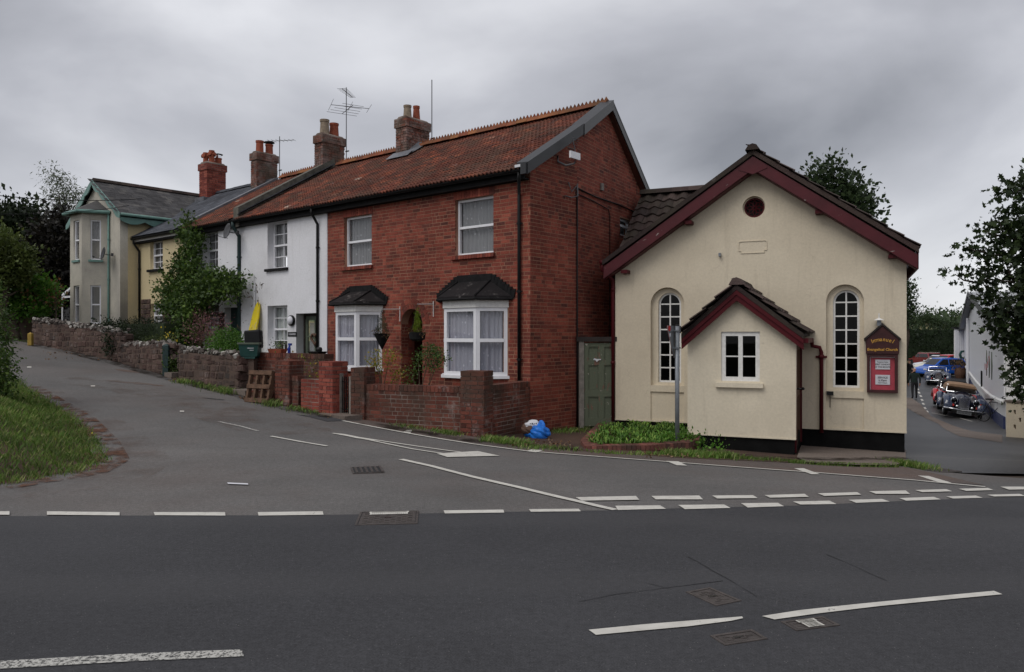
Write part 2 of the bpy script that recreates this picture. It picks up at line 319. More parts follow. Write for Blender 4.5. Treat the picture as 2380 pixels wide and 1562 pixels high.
# ---------------------------------------------------------------- mesh helpers
def link(o, parent=None, mat=None, label=None, kind=None):
    COL.objects.link(o)
    if parent is not None: o.parent = parent
    if mat and o.data and hasattr(o.data, 'materials') and not o.data.materials: o.data.materials.append(M[mat] if isinstance(mat, str) else mat)
    if label: o['label'] = label
    if kind: o['kind'] = kind
    return o
def tag(o, label, cat, group=None):
    o['label'] = label; o['category'] = cat
    if group: o['group'] = group
    return o
def thing(name, label, cat, loc=(0, 0, 0), rz=0, group=None):
    o = bpy.data.objects.new(name, None); COL.objects.link(o); o.location = loc; o.rotation_euler = (0, 0, rz); o.empty_display_size = .2
    return tag(o, label, cat, group)
class MB:
    def __init__(s): s.v = []; s.f = []
    def add(s, vs_, fs):
        b = len(s.v); s.v += [tuple(v) for v in vs_]; s.f += [tuple(i + b for i in f) for f in fs]; return s
    def box(s, x0, x1, y0, y1, z0, z1):
        return s.add([(x0, y0, z0), (x1, y0, z0), (x1, y1, z0), (x0, y1, z0), (x0, y0, z1), (x1, y0, z1), (x1, y1, z1), (x0, y1, z1)],
                     [(0, 3, 2, 1), (4, 5, 6, 7), (0, 1, 5, 4), (1, 2, 6, 5), (2, 3, 7, 6), (3, 0, 4, 7)])
    def prism(s, pts, axis, a, b):                # polygon pts in the two other axes, extruded from a to b
        n = len(pts)
        def mk(p, t):
            return (t, p[0], p[1]) if axis == 'x' else ((p[0], t, p[1]) if axis == 'y' else (p[0], p[1], t))
        return s.add([mk(p, a) for p in pts] + [mk(p, b) for p in pts],
                     [tuple(range(n))[::-1], tuple(range(n, 2 * n))] + [(i, (i + 1) % n, n + (i + 1) % n, n + i) for i in range(n)])
    def tube(s, pts, r, n=8, cap=True):
        pts = [Vector(p) for p in pts]; rs = r if isinstance(r, (list, tuple)) else [r] * len(pts)
        b = len(s.v); up0 = Vector((0, 0, 1))
        for i, p in enumerate(pts):
            t = (pts[min(i + 1, len(pts) - 1)] - pts[max(i - 1, 0)]); t.normalize()
            ref = up0 if abs(t.z) < .95 else Vector((0, 1, 0)); a = t.cross(ref).normalized(); c = t.cross(a)
            for j in range(n):
                an = 2 * math.pi * j / n; s.v.append(tuple(p + a * math.cos(an) * rs[i] + c * math.sin(an) * rs[i]))
        for i in range(len(pts) - 1):
            for j in range(n):
                k = (j + 1) % n; s.f.append((b + i * n + j, b + i * n + k, b + (i + 1) * n + k, b + (i + 1) * n + j))
        if cap: s.f.append(tuple(b + j for j in range(n))[::-1]); s.f.append(tuple(b + (len(pts) - 1) * n + j for j in range(n)))
        return s
    def lathe(s, prof, c=(0, 0, 0), n=16, M4=None, sy=1.0):   # profile of (radius, z)
        b = len(s.v)
        for (r, z) in prof:
            for j in range(n):
                an = 2 * math.pi * j / n; v = Vector((r * math.cos(an), r * math.sin(an) * sy, z))
                if M4 is not None: v = M4 @ v
                s.v.append((v.x + c[0], v.y + c[1], v.z + c[2]))
        for i in range(len(prof) - 1):
            for j in range(n):
                k = (j + 1) % n; s.f.append((b + i * n + j, b + i * n + k, b + (i + 1) * n + k, b + (i + 1) * n + j))
        s.f.append(tuple(b + j for j in range(n))[::-1]); s.f.append(tuple(b + (len(prof) - 1) * n + j for j in range(n)))
        return s
    def loft(s, rings, cap=True, closed=True):
        b = len(s.v); n = len(rings[0])
        for r_ in rings: s.v += [tuple(p) for p in r_]
        for i in range(len(rings) - 1):
            for j in range(n if closed else n - 1):
                k = (j + 1) % n; s.f.append((b + i * n + j, b + i * n + k, b + (i + 1) * n + k, b + (i + 1) * n + j))
        if cap and closed: s.f.append(tuple(b + j for j in range(n))[::-1]); s.f.append(tuple(b + (len(rings) - 1) * n + j for j in range(n)))
        return s
    def mesh(s, name):
        me = bpy.data.meshes.new(name); me.from_pydata(s.v, [], s.f); me.update(); return me
    def build(s, name, mat, parent=None, smooth=False, label=None, kind=None, M4=None, recalc=True):
        me = s.mesh(name)
        if recalc:
            bm = bmesh.new(); bm.from_mesh(me); bmesh.ops.recalc_face_normals(bm, faces=bm.faces); bm.to_mesh(me); bm.free()
        if smooth: me.polygons.foreach_set('use_smooth', [True] * len(me.polygons))
        o = bpy.data.objects.new(name, me); link(o, parent, mat, label, kind)
        if M4 is not None: o.matrix_local = M4
        return o
def bev(o, w=.01, seg=2):
    m = o.modifiers.new('bevel', 'BEVEL'); m.width = w; m.segments = seg; m.limit_method = 'ANGLE'; return o
def slab(outer, holes, y0, y1, name, mat, parent, **k):      # outline and holes in (x, z), solid between y0 and y1
    cu = bpy.data.curves.new('tmp', 'CURVE'); cu.dimensions = '2D'; cu.fill_mode = 'BOTH'
    for poly in [outer] + list(holes):
        sp = cu.splines.new('POLY'); sp.points.add(len(poly) - 1)
        for p, (x, z) in zip(sp.points, poly): p.co = (x, z, 0, 1)
        sp.use_cyclic_u = True
    cu.extrude = abs(y1 - y0) / 2
    ob = bpy.data.objects.new('tmp', cu); COL.objects.link(ob)
    me = bpy.data.meshes.new_from_object(ob); bpy.data.objects.remove(ob); bpy.data.curves.remove(cu)
    ym = (y0 + y1) / 2
    me.transform(Matrix(((1, 0, 0, 0), (0, 0, -1, ym), (0, 1, 0, 0), (0, 0, 0, 1))))
    me.materials.clear(); me.name = name; o = bpy.data.objects.new(name, me); return link(o, parent, mat, k.get('label'), k.get('kind'))
def arch(x0, x1, z0, ztop, n=14):                # round-headed opening, anticlockwise from bottom left
    r_ = (x1 - x0) / 2; xc = (x0 + x1) / 2; zs = ztop - r_
    return [(x0, z0), (x1, z0)] + [(xc + r_ * math.cos(math.pi * i / n), zs + r_ * math.sin(math.pi * i / n)) for i in range(n + 1)]
def rect(x0, x1, z0, z1): return [(x0, z0), (x1, z0), (x1, z1), (x0, z1)]
def text(txt, size, name, mat, parent, M4, font_shear=0, ext=.002, sx=1.0, align='CENTER', bold=0):
    cu = bpy.data.curves.new('tmp', 'FONT'); cu.body = txt; cu.size = size; cu.extrude = ext; cu.align_x = align; cu.align_y = 'CENTER'; cu.shear = font_shear; cu.offset = bold
    cu.resolution_u = 3
    ob = bpy.data.objects.new('tmp', cu); COL.objects.link(ob); me = bpy.data.meshes.new_from_object(ob)
    bpy.data.objects.remove(ob); bpy.data.curves.remove(cu); me.materials.clear(); me.name = name
    me.transform(Matrix.Diagonal((sx, 1, 1, 1))); me.transform(Matrix.Rotation(R(90), 4, 'X'))
    o = bpy.data.objects.new(name, me); link(o, parent, mat); o.matrix_local = M4; return o
# many alike pieces: the nearest ones each an object, the rest one joined part
CUBE = ([(-.5, -.5, -.5), (.5, -.5, -.5), (.5, .5, -.5), (-.5, .5, -.5), (-.5, -.5, .5), (.5, -.5, .5), (.5, .5, .5), (-.5, .5, .5)],
        [(0, 3, 2, 1), (4, 5, 6, 7), (0, 1, 5, 4), (1, 2, 6, 5), (2, 3, 7, 6), (3, 0, 4, 7)])
EYEV = Vector((0, 0, EYE))
def wmat(o):
    m = o.matrix_basis.copy() if False else Matrix.LocRotScale(o.location, o.rotation_euler, o.scale)
    return wmat(o.parent) @ m if o.parent else m
def pieces(name, base, mats, parent, mat, limit=300, smooth=False):
    if not mats: return
    W = wmat(parent) if parent else Matrix()
    mats = sorted(mats, key=lambda m: ((W @ m).translation - EYEV).length)
    me = bpy.data.meshes.new(name); me.from_pydata(base[0], [], base[1]); me.materials.append(M[mat])
    if smooth: me.polygons.foreach_set('use_smooth', [True] * len(me.polygons))
    for m in mats[:limit]:
        o = bpy.data.objects.new(name, me); COL.objects.link(o)
        if parent is not None: o.parent = parent
        o.matrix_local = m
    rest = mats[limit:]
    if rest:
        bv = np.array([list(v) + [1] for v in base[0]]); A = np.array([[list(r_) for r_ in m] for m in rest])
        V = np.einsum('nij,kj->nki', A, bv)[:, :, :3].reshape(-1, 3); nb = len(base[0])
        fs = [tuple(i + k * nb for i in f) for k in range(len(rest)) for f in base[1]]
        me2 = bpy.data.meshes.new(name + '_field'); me2.from_pydata(V.tolist(), [], fs); me2.materials.append(M[mat])
        if smooth: me2.polygons.foreach_set('use_smooth', [True] * len(me2.polygons))
        o = bpy.data.objects.new(name + '_field', me2); COL.objects.link(o); o['kind'] = 'stuff'
        if parent is not None: o.parent = parent
def TRS(x, y, z, sx=1, sy=1, sz=1, rz=0, rx=0, ry=0):
    return Matrix.Translation((x, y, z)) @ Euler((rx, ry, rz)).to_matrix().to_4x4() @ Matrix.Diagonal((sx, sy, sz, 1))
def bricks(x0, x1, z0, z1, spans=None, P=None, h=.075, L=.235, hd=.115, j=.014, rs=1, proud=.004, headers=.42, thick=.03):
    """boxes of a brick face in plane matrix P (local x along, z up, -y outward); spans(z) gives solid intervals"""
    rr = random.Random(rs); res = []; P = P or Matrix(); n = int(round((z1 - z0) / h)); k = 0
    for i in range(n):
        za = z0 + i * h; zc = za + h / 2; iv = spans(zc) if spans else [(x0, x1)]
        x = x0 - (0 if i % 2 else hd * .9) - rr.random() * .05
        while x < x1:
            w = hd if rr.random() < headers else L
            a, b = x, x + w - j
            for (p, q) in iv:
                aa, bb = max(a, p), min(b, q)
                if bb - aa > .035:
                    res.append(P @ TRS((aa + bb) / 2, -proud + thick / 2 + rr.uniform(-.002, .003), zc + rr.uniform(-.001, .001), bb - aa, thick, h - j, 0, rr.uniform(-.01, .01), rr.uniform(-.006, .006)))
            x += w
    return res
def minus(iv, a, b):
    r_ = []
    for p, q in iv:
        if b <= p or a >= q: r_.append((p, q)); continue
        if a > p: r_.append((p, a))
        if b < q: r_.append((b, q))
    return r_

# ---------------------------------------------------------------- facade frames
class Fr:                                         # origin on the wall, local X to the right along it, Y into the building
    def __init__(s, x, y, ang):
        a = R(ang); s.o = Vector((x, y, 0)); s.n = Vector((math.sin(a), math.cos(a), 0)); s.ex = Vector((math.cos(a), -math.sin(a), 0)); s.rz = -a
    def hit(s, px, py=CY, d=0.0):                 # photo point on the plane local Y = d -> (local x, z)
        r_ = Vector(((px - CX) / F, 1, -(py - CY) / F)); t = (s.o.dot(s.n) + d) / r_.dot(s.n)
        p = EYEV + r_ * t; return ((p - s.o).dot(s.ex), p.z)
    def hitx(s, px, py, X):                       # photo point on the plane local X = const -> (local y, z)
        r_ = Vector(((px - CX) / F, 1, -(py - CY) / F)); t = (s.o.dot(s.ex) + X) / r_.dot(s.ex)
        p = EYEV + r_ * t; return ((p - s.o).dot(s.n), p.z)
    def w(s, x, y, z): return s.o + s.ex * x + s.n * y + Vector((0, 0, z))
    def loc(s, x, y): 
        v = Vector((x, y, 0)) - s.o; return (v.dot(s.ex), v.dot(s.n))
T = Fr(0.36, 15.1, 39.6)                          # the terrace front
Cc = Fr(7.213, 14.0, 24.0)                        # the chapel front, origin at its right corner

# ---------------------------------------------------------------- ground height
CP = np.array([(-10, 2, 0), (0, 2, 0), (10, 2, -.05), (-20, 2, .1), (20, 2, -.4), (0, -6, 0), (-20, -6, 0), (20, -6, -.3), (-10, 7, .06), (-4, 7, 0), (0, 7, 0), (4, 7.5, -.08),
 (8, 8.5, -.25), (14, 9.5, -.6), (22, 10, -1.0), (-2, 10, .02), (2, 10, -.12), (6, 11, -.33), (10, 12, -.55), (-.51, 13, -.1), (.36, 15.1, -.27), (-2.87, 14.2, .1),
 (4.86, 13.1, -.40), (7.2, 14, -.52), (2.2, 15.9, -.33), (-4.13, 15, .2), (-6.18, 17.3, .37), (-8.3, 19.2, .58), (-10.68, 21, .9), (-14.4, 23, 1.38), (-9.7, 15, .5),
 (-5.06, 9.5, .04), (-7, 8.2, .02), (-17, 24.5, 1.55), (-22, 27, 1.75), (-15, 18, 1.0), (-30, 32, 2.2), (-24, 14, .8), (9, 20, -1.0), (11.5, 20, -1.0), (13, 26, -1.42),
 (17, 33, -1.72), (21, 40, -1.82), (28, 58, -1.72), (37, 64, -1.6), (34, 80, -1.6), (60, 90, -1.7), (15, 14, -.85), (20, 20, -1.2), (30, 30, -1.8), (60, 40, -2.1), (0, 25, .1), (-10, 32, 1.5), (0, 60, -1), (-40, 60, 2.5), (-60, 20, 2), (-60, -10, 1), (60, 0, -1.5)], float)
def _tps(r2): return np.where(r2 > 1e-12, r2 * np.log(r2 + 1e-12) * .5, 0)
_n = len(CP); _A = np.zeros((_n + 3, _n + 3)); _d2 = ((CP[:, None, :2] - CP[None, :, :2]) ** 2).sum(-1)
_A[:_n, :_n] = _tps(_d2) + np.eye(_n) * .8; _A[:_n, _n] = 1; _A[:_n, _n + 1:] = CP[:, :2]; _A[_n, :_n] = 1; _A[_n + 1:, :_n] = CP[:, :2].T
_W = np.linalg.solve(_A, np.concatenate([CP[:, 2], [0, 0, 0]]))
def gza(P):
    P = np.atleast_2d(np.asarray(P, float)); d2 = ((P[:, None, :] - CP[None, :, :2]) ** 2).sum(-1)
    z = _tps(d2) @ _W[:_n] + _W[_n] + P @ _W[_n + 1:]; return np.clip(z, -2.2, 3.2)
def gz(x, y): return float(gza([(x, y)])[0])
def G(px, py):                                    # photo point on the ground
    d_ = Vector(((px - CX) / F, 1, -(py - CY) / F)); t0 = 2.5
    ts = np.concatenate([np.arange(2.5, 40, .05), np.arange(40, 140, .25)]); X = np.stack([d_.x * ts, ts], 1); h_ = EYE + d_.z * ts - gza(X)
    i = int(np.argmax(h_ < 0)) if (h_ < 0).any() else len(ts) - 1
    a = h_[i - 1] / (h_[i - 1] - h_[i]) if i > 0 and h_[i] < 0 else 0
    t = ts[i - 1] + (ts[i] - ts[i - 1]) * a; return (d_.x * t, t)
def drape(poly, off, name, mat, step=.5, kind='structure', parent=None):
    bm = bmesh.new(); vs_ = [bm.verts.new((x, y, 0)) for x, y in poly]; f = bm.faces.new(vs_); bmesh.ops.triangulate(bm, faces=[f])
    xs = [p[0] for p in poly]; ys = [p[1] for p in poly]
    for k in range(int(math.floor(min(xs) / step)) + 1, int(math.ceil(max(xs) / step))):
        bmesh.ops.bisect_plane(bm, geom=bm.verts[:] + bm.edges[:] + bm.faces[:], plane_co=(k * step, 0, 0), plane_no=(1, 0, 0), dist=1e-5)
    for k in range(int(math.floor(min(ys) / step)) + 1, int(math.ceil(max(ys) / step))):
        bmesh.ops.bisect_plane(bm, geom=bm.verts[:] + bm.edges[:] + bm.faces[:], plane_co=(0, k * step, 0), plane_no=(0, 1, 0), dist=1e-5)
    P = np.array([(v.co.x, v.co.y) for v in bm.verts]); z = gza(P) + off
    for v, q in zip(bm.verts, z): v.co.z = q
    bmesh.ops.recalc_face_normals(bm, faces=bm.faces)
    if sum(f.normal.z for f in bm.faces) < 0: bmesh.ops.reverse_faces(bm, faces=bm.faces)
    me = bpy.data.meshes.new(name); bm.to_mesh(me); bm.free(); o = bpy.data.objects.new(name, me); return link(o, parent, mat, None, kind)
def strip(pts, w, off, name, mat, step=.3, kind='structure', ragged=0, cap=True):
    rr = random.Random(len(name) + int(pts[0][0] * 100)); P = []
    for (a, b) in zip(pts[:-1], pts[1:]):
        n = max(1, int(math.dist(a, b) / step)); P += [(a[0] + (b[0] - a[0]) * i / n, a[1] + (b[1] - a[1]) * i / n) for i in range(n)]
    P.append(pts[-1]); L_, R_ = [], []
    for i, p in enumerate(P):
        q = Vector(P[min(i + 1, len(P) - 1)]) - Vector(P[max(i - 1, 0)]); q.normalize(); nx, ny = -q.y, q.x
        ww = (w if not callable(w) else w(i / (len(P) - 1))) / 2
        L_.append((p[0] + nx * (ww + rr.uniform(-1, 1) * ragged), p[1] + ny * (ww + rr.uniform(-1, 1) * ragged)))
        R_.append((p[0] - nx * (ww + rr.uniform(-1, 1) * ragged), p[1] - ny * (ww + rr.uniform(-1, 1) * ragged)))
    V = L_ + R_; z = gza(V) + off; n = len(P)
    mb = MB(); mb.add([(x, y, q) for (x, y), q in zip(V, z)], [(i, n + i, n + i + 1, i + 1) for i in range(n - 1)])
    return mb.build(name, mat, None, kind=kind)

# ---------------------------------------------------------------- foliage helpers
def leafcloud(blobs, n, size, name, mat, parent=None, seed=1, cluster=10, shape='diamond', droop=.0, shell=.65, spread=1.0, up=.3, kind=None, clip=None):
    """many small leaf faces gathered in sprays through a set of ellipsoids"""
    g = np.random.default_rng(seed); B = np.array([b[:6] for b in blobs], float); vol = (B[:, 3] * B[:, 4] * B[:, 5]) ** .67; pr = vol / vol.sum()
    nc = max(1, n // cluster); ib = g.choice(len(B), nc, p=pr); u = g.normal(size=(nc, 3)); u /= np.linalg.norm(u, axis=1)[:, None]
    rad = shell + (1 - shell) * g.random(nc) ** .6; lo = g.random(nc) < .25; rad[lo] *= g.random(lo.sum()) ** .5
    rad *= 1 + g.normal(0, .09, nc)
    c = B[ib, :3] + u * B[ib, 3:6] * rad[:, None]
    ii = np.repeat(np.arange(nc), cluster); N = len(ii)
    dirn = u[ii] * .8 + g.normal(0, .5, (N, 3)); dirn[:, 2] += up - droop
    pos = c[ii] + g.normal(0, 1, (N, 3)) * size * 1.3 * spread + dirn * size * g.random((N, 1)) * 1.6 * spread
    if clip is not None: pos = pos[clip(pos)]; N = len(pos); dirn = dirn[:N]
    return leafmesh(pos, size, name, mat, parent, g, shape, dirn, kind)
def leafmesh(pos, size, name, mat, parent, g, shape='diamond', dirn=None, kind=None):
    N = len(pos)
    if dirn is None: dirn = g.normal(size=(N, 3))
    a = dirn + g.normal(0, .55, (N, 3)); a /= np.linalg.norm(a, axis=1)[:, None]
    b = np.cross(a, g.normal(size=(N, 3))); b /= np.linalg.norm(b, axis=1)[:, None] + 1e-9; nn = np.cross(a, b)
    s = size * (.45 + 1.15 * g.random((N, 1)) ** 1.4)
    if shape == 'diamond': P = [(0, 0, 0), (.5, .33, .06), (1, 0, 0), (.5, -.33, .06)]
    elif shape == 'narrow': P = [(0, 0, 0), (.4, .13, .03), (1, 0, -.05), (.4, -.13, .03)]
    elif shape == 'maple': P = [(0, 0, 0), (.18, .42, .05), (.42, .22, 0), (.62, .5, .08), (.66, .16, 0), (1, 0, -.05), (.66, -.16, 0), (.62, -.5, .08), (.42, -.22, 0), (.18, -.42, .05)]
    else: P = shape
    k = len(P); V = np.empty((N, k, 3))
    for i, (p, q, r_) in enumerate(P): V[:, i, :] = pos + a * s * p + b * s * q + nn * s * r_
    me = bpy.data.meshes.new(name); me.vertices.add(N * k); me.vertices.foreach_set('co', V.reshape(-1))
    me.loops.add(N * k); me.loops.foreach_set('vertex_index', np.arange(N * k, dtype=np.int32))
    me.polygons.add(N); me.polygons.foreach_set('loop_start', np.arange(0, N * k, k, dtype=np.int32)); me.polygons.foreach_set('loop_total', np.full(N, k, dtype=np.int32))
    me.update(calc_edges=True); o = bpy.data.objects.new(name, me); return link(o, parent, mat, None, kind)
def blades(pts, h, w, name, mat, seed=1, parent=None, kind='stuff', lean=.35):
    g = np.random.default_rng(seed); P = np.asarray(pts, float); N = len(P); az = g.random(N) * 6.283; H_ = h * (.5 + g.random(N)) ; ln = lean * g.random(N) * H_
    dx, dy = np.cos(az), np.sin(az); px, py = -dy * w / 2, dx * w / 2
    V = np.empty((N, 4, 3)); V[:, 0] = P - np.stack([px, py, 0 * px], 1); V[:, 1] = P + np.stack([px, py, 0 * px], 1)
    mid = P + np.stack([dx * ln * .35 + px * .4, dy * ln * .35 + py * .4, H_ * .6], 1); V[:, 2] = mid
    V[:, 3] = P + np.stack([dx * ln, dy * ln, H_], 1)
    me = bpy.data.meshes.new(name); me.vertices.add(N * 4); me.vertices.foreach_set('co', V.reshape(-1)); me.loops.add(N * 4)
    idx = (np.arange(N)[:, None] * 4 + np.array([0, 1, 2, 3])[None]).reshape(-1).astype(np.int32); me.loops.foreach_set('vertex_index', idx)
    me.polygons.add(N); me.polygons.foreach_set('loop_start', np.arange(0, N * 4, 4, dtype=np.int32)); me.polygons.foreach_set('loop_total', np.full(N, 4, dtype=np.int32))
    me.update(calc_edges=True); o = bpy.data.objects.new(name, me); return link(o, parent, mat, None, kind)
def inpoly(poly, n, seed=1):
    g = np.random.default_rng(seed); A = np.array(poly); lo, hi = A.min(0), A.max(0); out_ = np.empty((0, 2))
    while len(out_) < n:
        p = lo + g.random((n * 2, 2)) * (hi - lo); ins = np.zeros(len(p), bool); j = len(A) - 1
        for i in range(len(A)):
            c1 = (A[i, 1] > p[:, 1]) != (A[j, 1] > p[:, 1]); xx = (A[j, 0] - A[i, 0]) * (p[:, 1] - A[i, 1]) / (A[j, 1] - A[i, 1] + 1e-12) + A[i, 0]
            ins ^= c1 & (p[:, 0] < xx); j = i
        out_ = np.concatenate([out_, p[ins]])
    return out_[:n]
def branchy(base, top, r0, parent, name='trunk', mat='bark', n=7, spread=.5, seed=1):
    rr = random.Random(seed); mb = MB(); b = Vector(base); t = Vector(top); d_ = t - b
    pts = [b + d_ * k / 5 + Vector((rr.uniform(-1, 1), rr.uniform(-1, 1), 0)) * r0 * .6 * (k > 0) for k in range(6)]
    mb.tube(pts, [r0 * (1 - .14 * k) for k in range(6)], 9)
    for i in range(n):
        k = .35 + .6 * i / n; p = b + d_ * k; a = rr.uniform(0, 6.28); L_ = d_.length * spread * rr.uniform(.5, 1)
        q = p + Vector((math.cos(a) * L_, math.sin(a) * L_, L_ * rr.uniform(.4, .9))); mid = (p + q) / 2 + Vector((0, 0, -.06 * L_))
        mb.tube([p, mid, q], [r0 * .42, r0 * .25, r0 * .08], 6)
    return mb.build(name, mat, parent, smooth=True)
# ================================================================ THE GROUND
gx = np.unique(np.round(np.concatenate([-np.geomspace(60, 1600, 10)[::-1], np.arange(-60, 71, 1.0), np.geomspace(72, 1600, 10)]), 3))
gy = np.unique(np.round(np.concatenate([[-300, -100, -40], np.arange(-15, 111, 1.0), np.geomspace(113, 1700, 12)]), 3))
XX, YY = np.meshgrid(gx, gy); PP = np.stack([XX.ravel(), YY.ravel()], 1); ZZ = np.concatenate([gza(PP[i:i + 4000]) for i in range(0, len(PP), 4000)])
far = np.clip((np.maximum(np.abs(PP[:, 0]) - 62, PP[:, 1] - 95)) / 60, 0, 1); ZZ = ZZ * (1 - far) - 2.1 * far - .035
mb = MB(); nx_ = len(gx); mb.v = [(float(x), float(y), float(z)) for (x, y), z in zip(PP, ZZ)]
mb.f = [(j * nx_ + i, j * nx_ + i + 1, (j + 1) * nx_ + i + 1, (j + 1) * nx_ + i) for j in range(len(gy) - 1) for i in range(nx_ - 1)]
k = NT('field'); c_ = k.mix(k.ramp(k.noise(.02, 4), (.45, 0.), (.55, 1.)), (.045, .075, .022, 1), (.16, .14, .06, 1)); nearsoil = k.mix(k.ramp(k.noise(.6, 5), (.4, 0.), (.6, 1.)), (.05, .035, .026, 1), (.06, .075, .025, 1))
gp = k.n('ShaderNodeNewGeometry'); sx_ = k.n('ShaderNodeSeparateXYZ'); k.l(gp.outputs['Position'], sx_.inputs[0])
M['field'] = k.done(k.mix(k.math('GREATER_THAN', sx_.outputs[1], 95.), nearsoil, c_), .95)
mb.build('ground', 'field', kind='structure', recalc=False)

def px(*L): return [G(x, y) for x, y in L]
side = px((2380, 1112), (2150, 1094), (2100, 1084), (1850, 1080), (1560, 1068), (1350, 1052), (1200, 1040), (1110, 1026), (1000, 1006), (850, 982), (790, 966), (700, 950), (640, 936), (555, 912), (410, 880), (285, 844), (180, 820), (75, 799))
top = [(-18.5, 26.5), (-20.5, 27.5), (-21, 24)]
bank_edge = px((42, 880), (60, 900), (100, 925), (180, 976), (228, 1030), (246, 1072), (200, 1098), (100, 1114), (0, 1130)) 
mr0, mr1 = G(100, 1200), G(2380, 1155)
def edgeY(x): 
    pts = [G(-300, 1201), G(100, 1200.5), G(800, 1199), G(1400, 1188), (0, 0), (0, 0)][:4] + [G(1900, 1175), G(2380, 1155)]
    xs = [p[0] for p in pts]; ys = [p[1] for p in pts]
    if x < xs[0]: return ys[0]
    if x > xs[-1]: return ys[-1] + (x - xs[-1]) * .22
    return float(np.interp(x, xs, ys))
up = [(x, edgeY(x)) for x in np.arange(-30, 31, 1.0)]
side_poly = [(30, edgeY(30) + 6)] + side + top + [(-16, 18), (-12.5, 16.0)] + bank_edge + [(-9.5, 8.3), (-30, 8.0), (-30, edgeY(-30) - .3)] + [(x, y - .3) for x, y in up[1:-1]] + [(30, edgeY(30) - .3)]
drape(side_poly, 0.0, 'side_road', 'asphalt_light')
drape([(x, y) for x, y in up] + [(30, -9), (-30, -9)], 0.005, 'main_road', 'asphalt_dark')
# the strip between the edge line and the buildings, the soil by the gate, the concrete before the chapel door
edge_line = px((797, 979), (900, 999), (1000, 1017), (1100, 1033), (1230, 1050), (1400, 1063), (1560, 1075), (1900, 1100), (2120, 1117), (2290, 1133))
marg = edge_line[:-1] + px((2290, 1128), (2150, 1096), (2100, 1086), (2000, 1081), (1870, 1079), (1600, 1062), (1400, 1050), (1250, 1032), (1130, 1020), (1000, 998), (850, 976), (797, 968))
drape(marg, 0.005, 'road_margin', 'asphalt_margin')
soil = px((1130, 1022), (1232, 1036), (1330, 1048), (1400, 1052), (1600, 1066), (1850, 1077), (2000, 1084), (2000, 1050), (1700, 1040), (1590, 1000), (1430, 985), (1345, 985), (1232, 990), (1120, 1000))
drape(soil, 0.010, 'soil_strip', 'soil')
conc = px((1852, 1068), (1875, 1080), (1990, 1086), (2080, 1087), (2106, 1078), (2105, 1050), (2000, 1036), (1868, 1026))
drape(conc, 0.04, 'concrete_path', 'concrete_path')
ally = [G(2107, 1052), G(2100, 1084), G(2160, 1094), G(2240, 1100), (12, 12.2), (30, 13.5), (24, 22), (30, 34), (42, 50), (60, 60), (70, 85), (20, 88), (22, 60), (15.5, 38), (9.7, 22.5)]
drape(ally, 0.006, 'alley', 'asphalt_alley')
drape(px((2107, 948), (2150, 952), (2180, 985), (2200, 1000), (2230, 1015), (2330, 1030), (2330, 1012), (2260, 1003), (2165, 968), (2140, 940), (2118, 925), (2107, 925)), .012, 'pavement', 'concrete_path')
# bank of grass on the left
BK = [(-30, 26), (-17.5, 20.5), (-14, 17.2)] + bank_edge + [(-9, 8.2), (-16, 7.9), (-30, 7.8)]
def seg_d(P, poly):
    P = np.asarray(P); d_ = np.full(len(P), 1e9)
    for a, b in zip(poly[:-1], poly[1:]):
        a = np.array(a); b = np.array(b); ab = b - a; t = np.clip(((P - a) @ ab) / (ab @ ab), 0, 1); d_ = np.minimum(d_, np.linalg.norm(P - (a + t[:, None] * ab), axis=1))
    return d_
_be = BK[1:]
def bank_h(P):
    d_ = seg_d(P, _be); t = np.clip(d_ / 2.6, 0, 1); P = np.asarray(P)
    bumps = .05 * np.sin(P[:, 0] * 2.3 + P[:, 1]) + .04 * np.sin(P[:, 1] * 3.7)
    return -.01 + .95 * (t * t * (3 - 2 * t)) * np.clip((P[:, 1] - 5) / 6, .4, 1.0) + bumps * t
bk = drape(BK, 0, 'grass_bank', 'soil', .4)
P_ = np.array([(v.co.x, v.co.y) for v in bk.data.vertices]); hh = bank_h(P_)
for v, h_ in zip(bk.data.vertices, hh): v.co.z += h_
bk['kind'] = 'structure'
pts = np.concatenate([inpoly(BK, 420000, 3), inpoly([(x + (x + 9) * .02, y - .0) for x, y in BK], 1000, 4)]); pts = pts + np.random.default_rng(2).normal(0, .05, pts.shape); pts = pts[(pts[:, 0] > -13) & (pts[:, 1] < 17)][:170000]
z_ = np.concatenate([gza(pts[i:i + 8000]) for i in range(0, len(pts), 8000)]) + bank_h(pts)
blades(np.c_[pts, z_], .07, .009, 'grass', 'grass_blade', 5, lean=.8)
strip([(x, y) for x, y in bank_edge[1:]] , .55, .012, 'red_earth', 'red_grit', .2)
strip(px((60, 905), (130, 950), (200, 985), (262, 1040), (290, 1080), (240, 1112), (100, 1135), (-60, 1150)), 1.1, .014, 'red_earth', 'thin_grit', .25)
strip(px((150, 880), (330, 905), (520, 960), (700, 1010)), 1.4, .016, 'road_grit', 'thin_grit', .3)
g9 = np.random.default_rng(4); w_ = pts[g9.choice(len(pts), 40)]
w_ = w_[(w_[:, 1] < 13)]
leafmesh(np.c_[w_, gza(w_) + bank_h(w_) + .13], .03, 'bank_flowers', 'petal_yellow', None, g9, 'diamond', None, 'stuff')

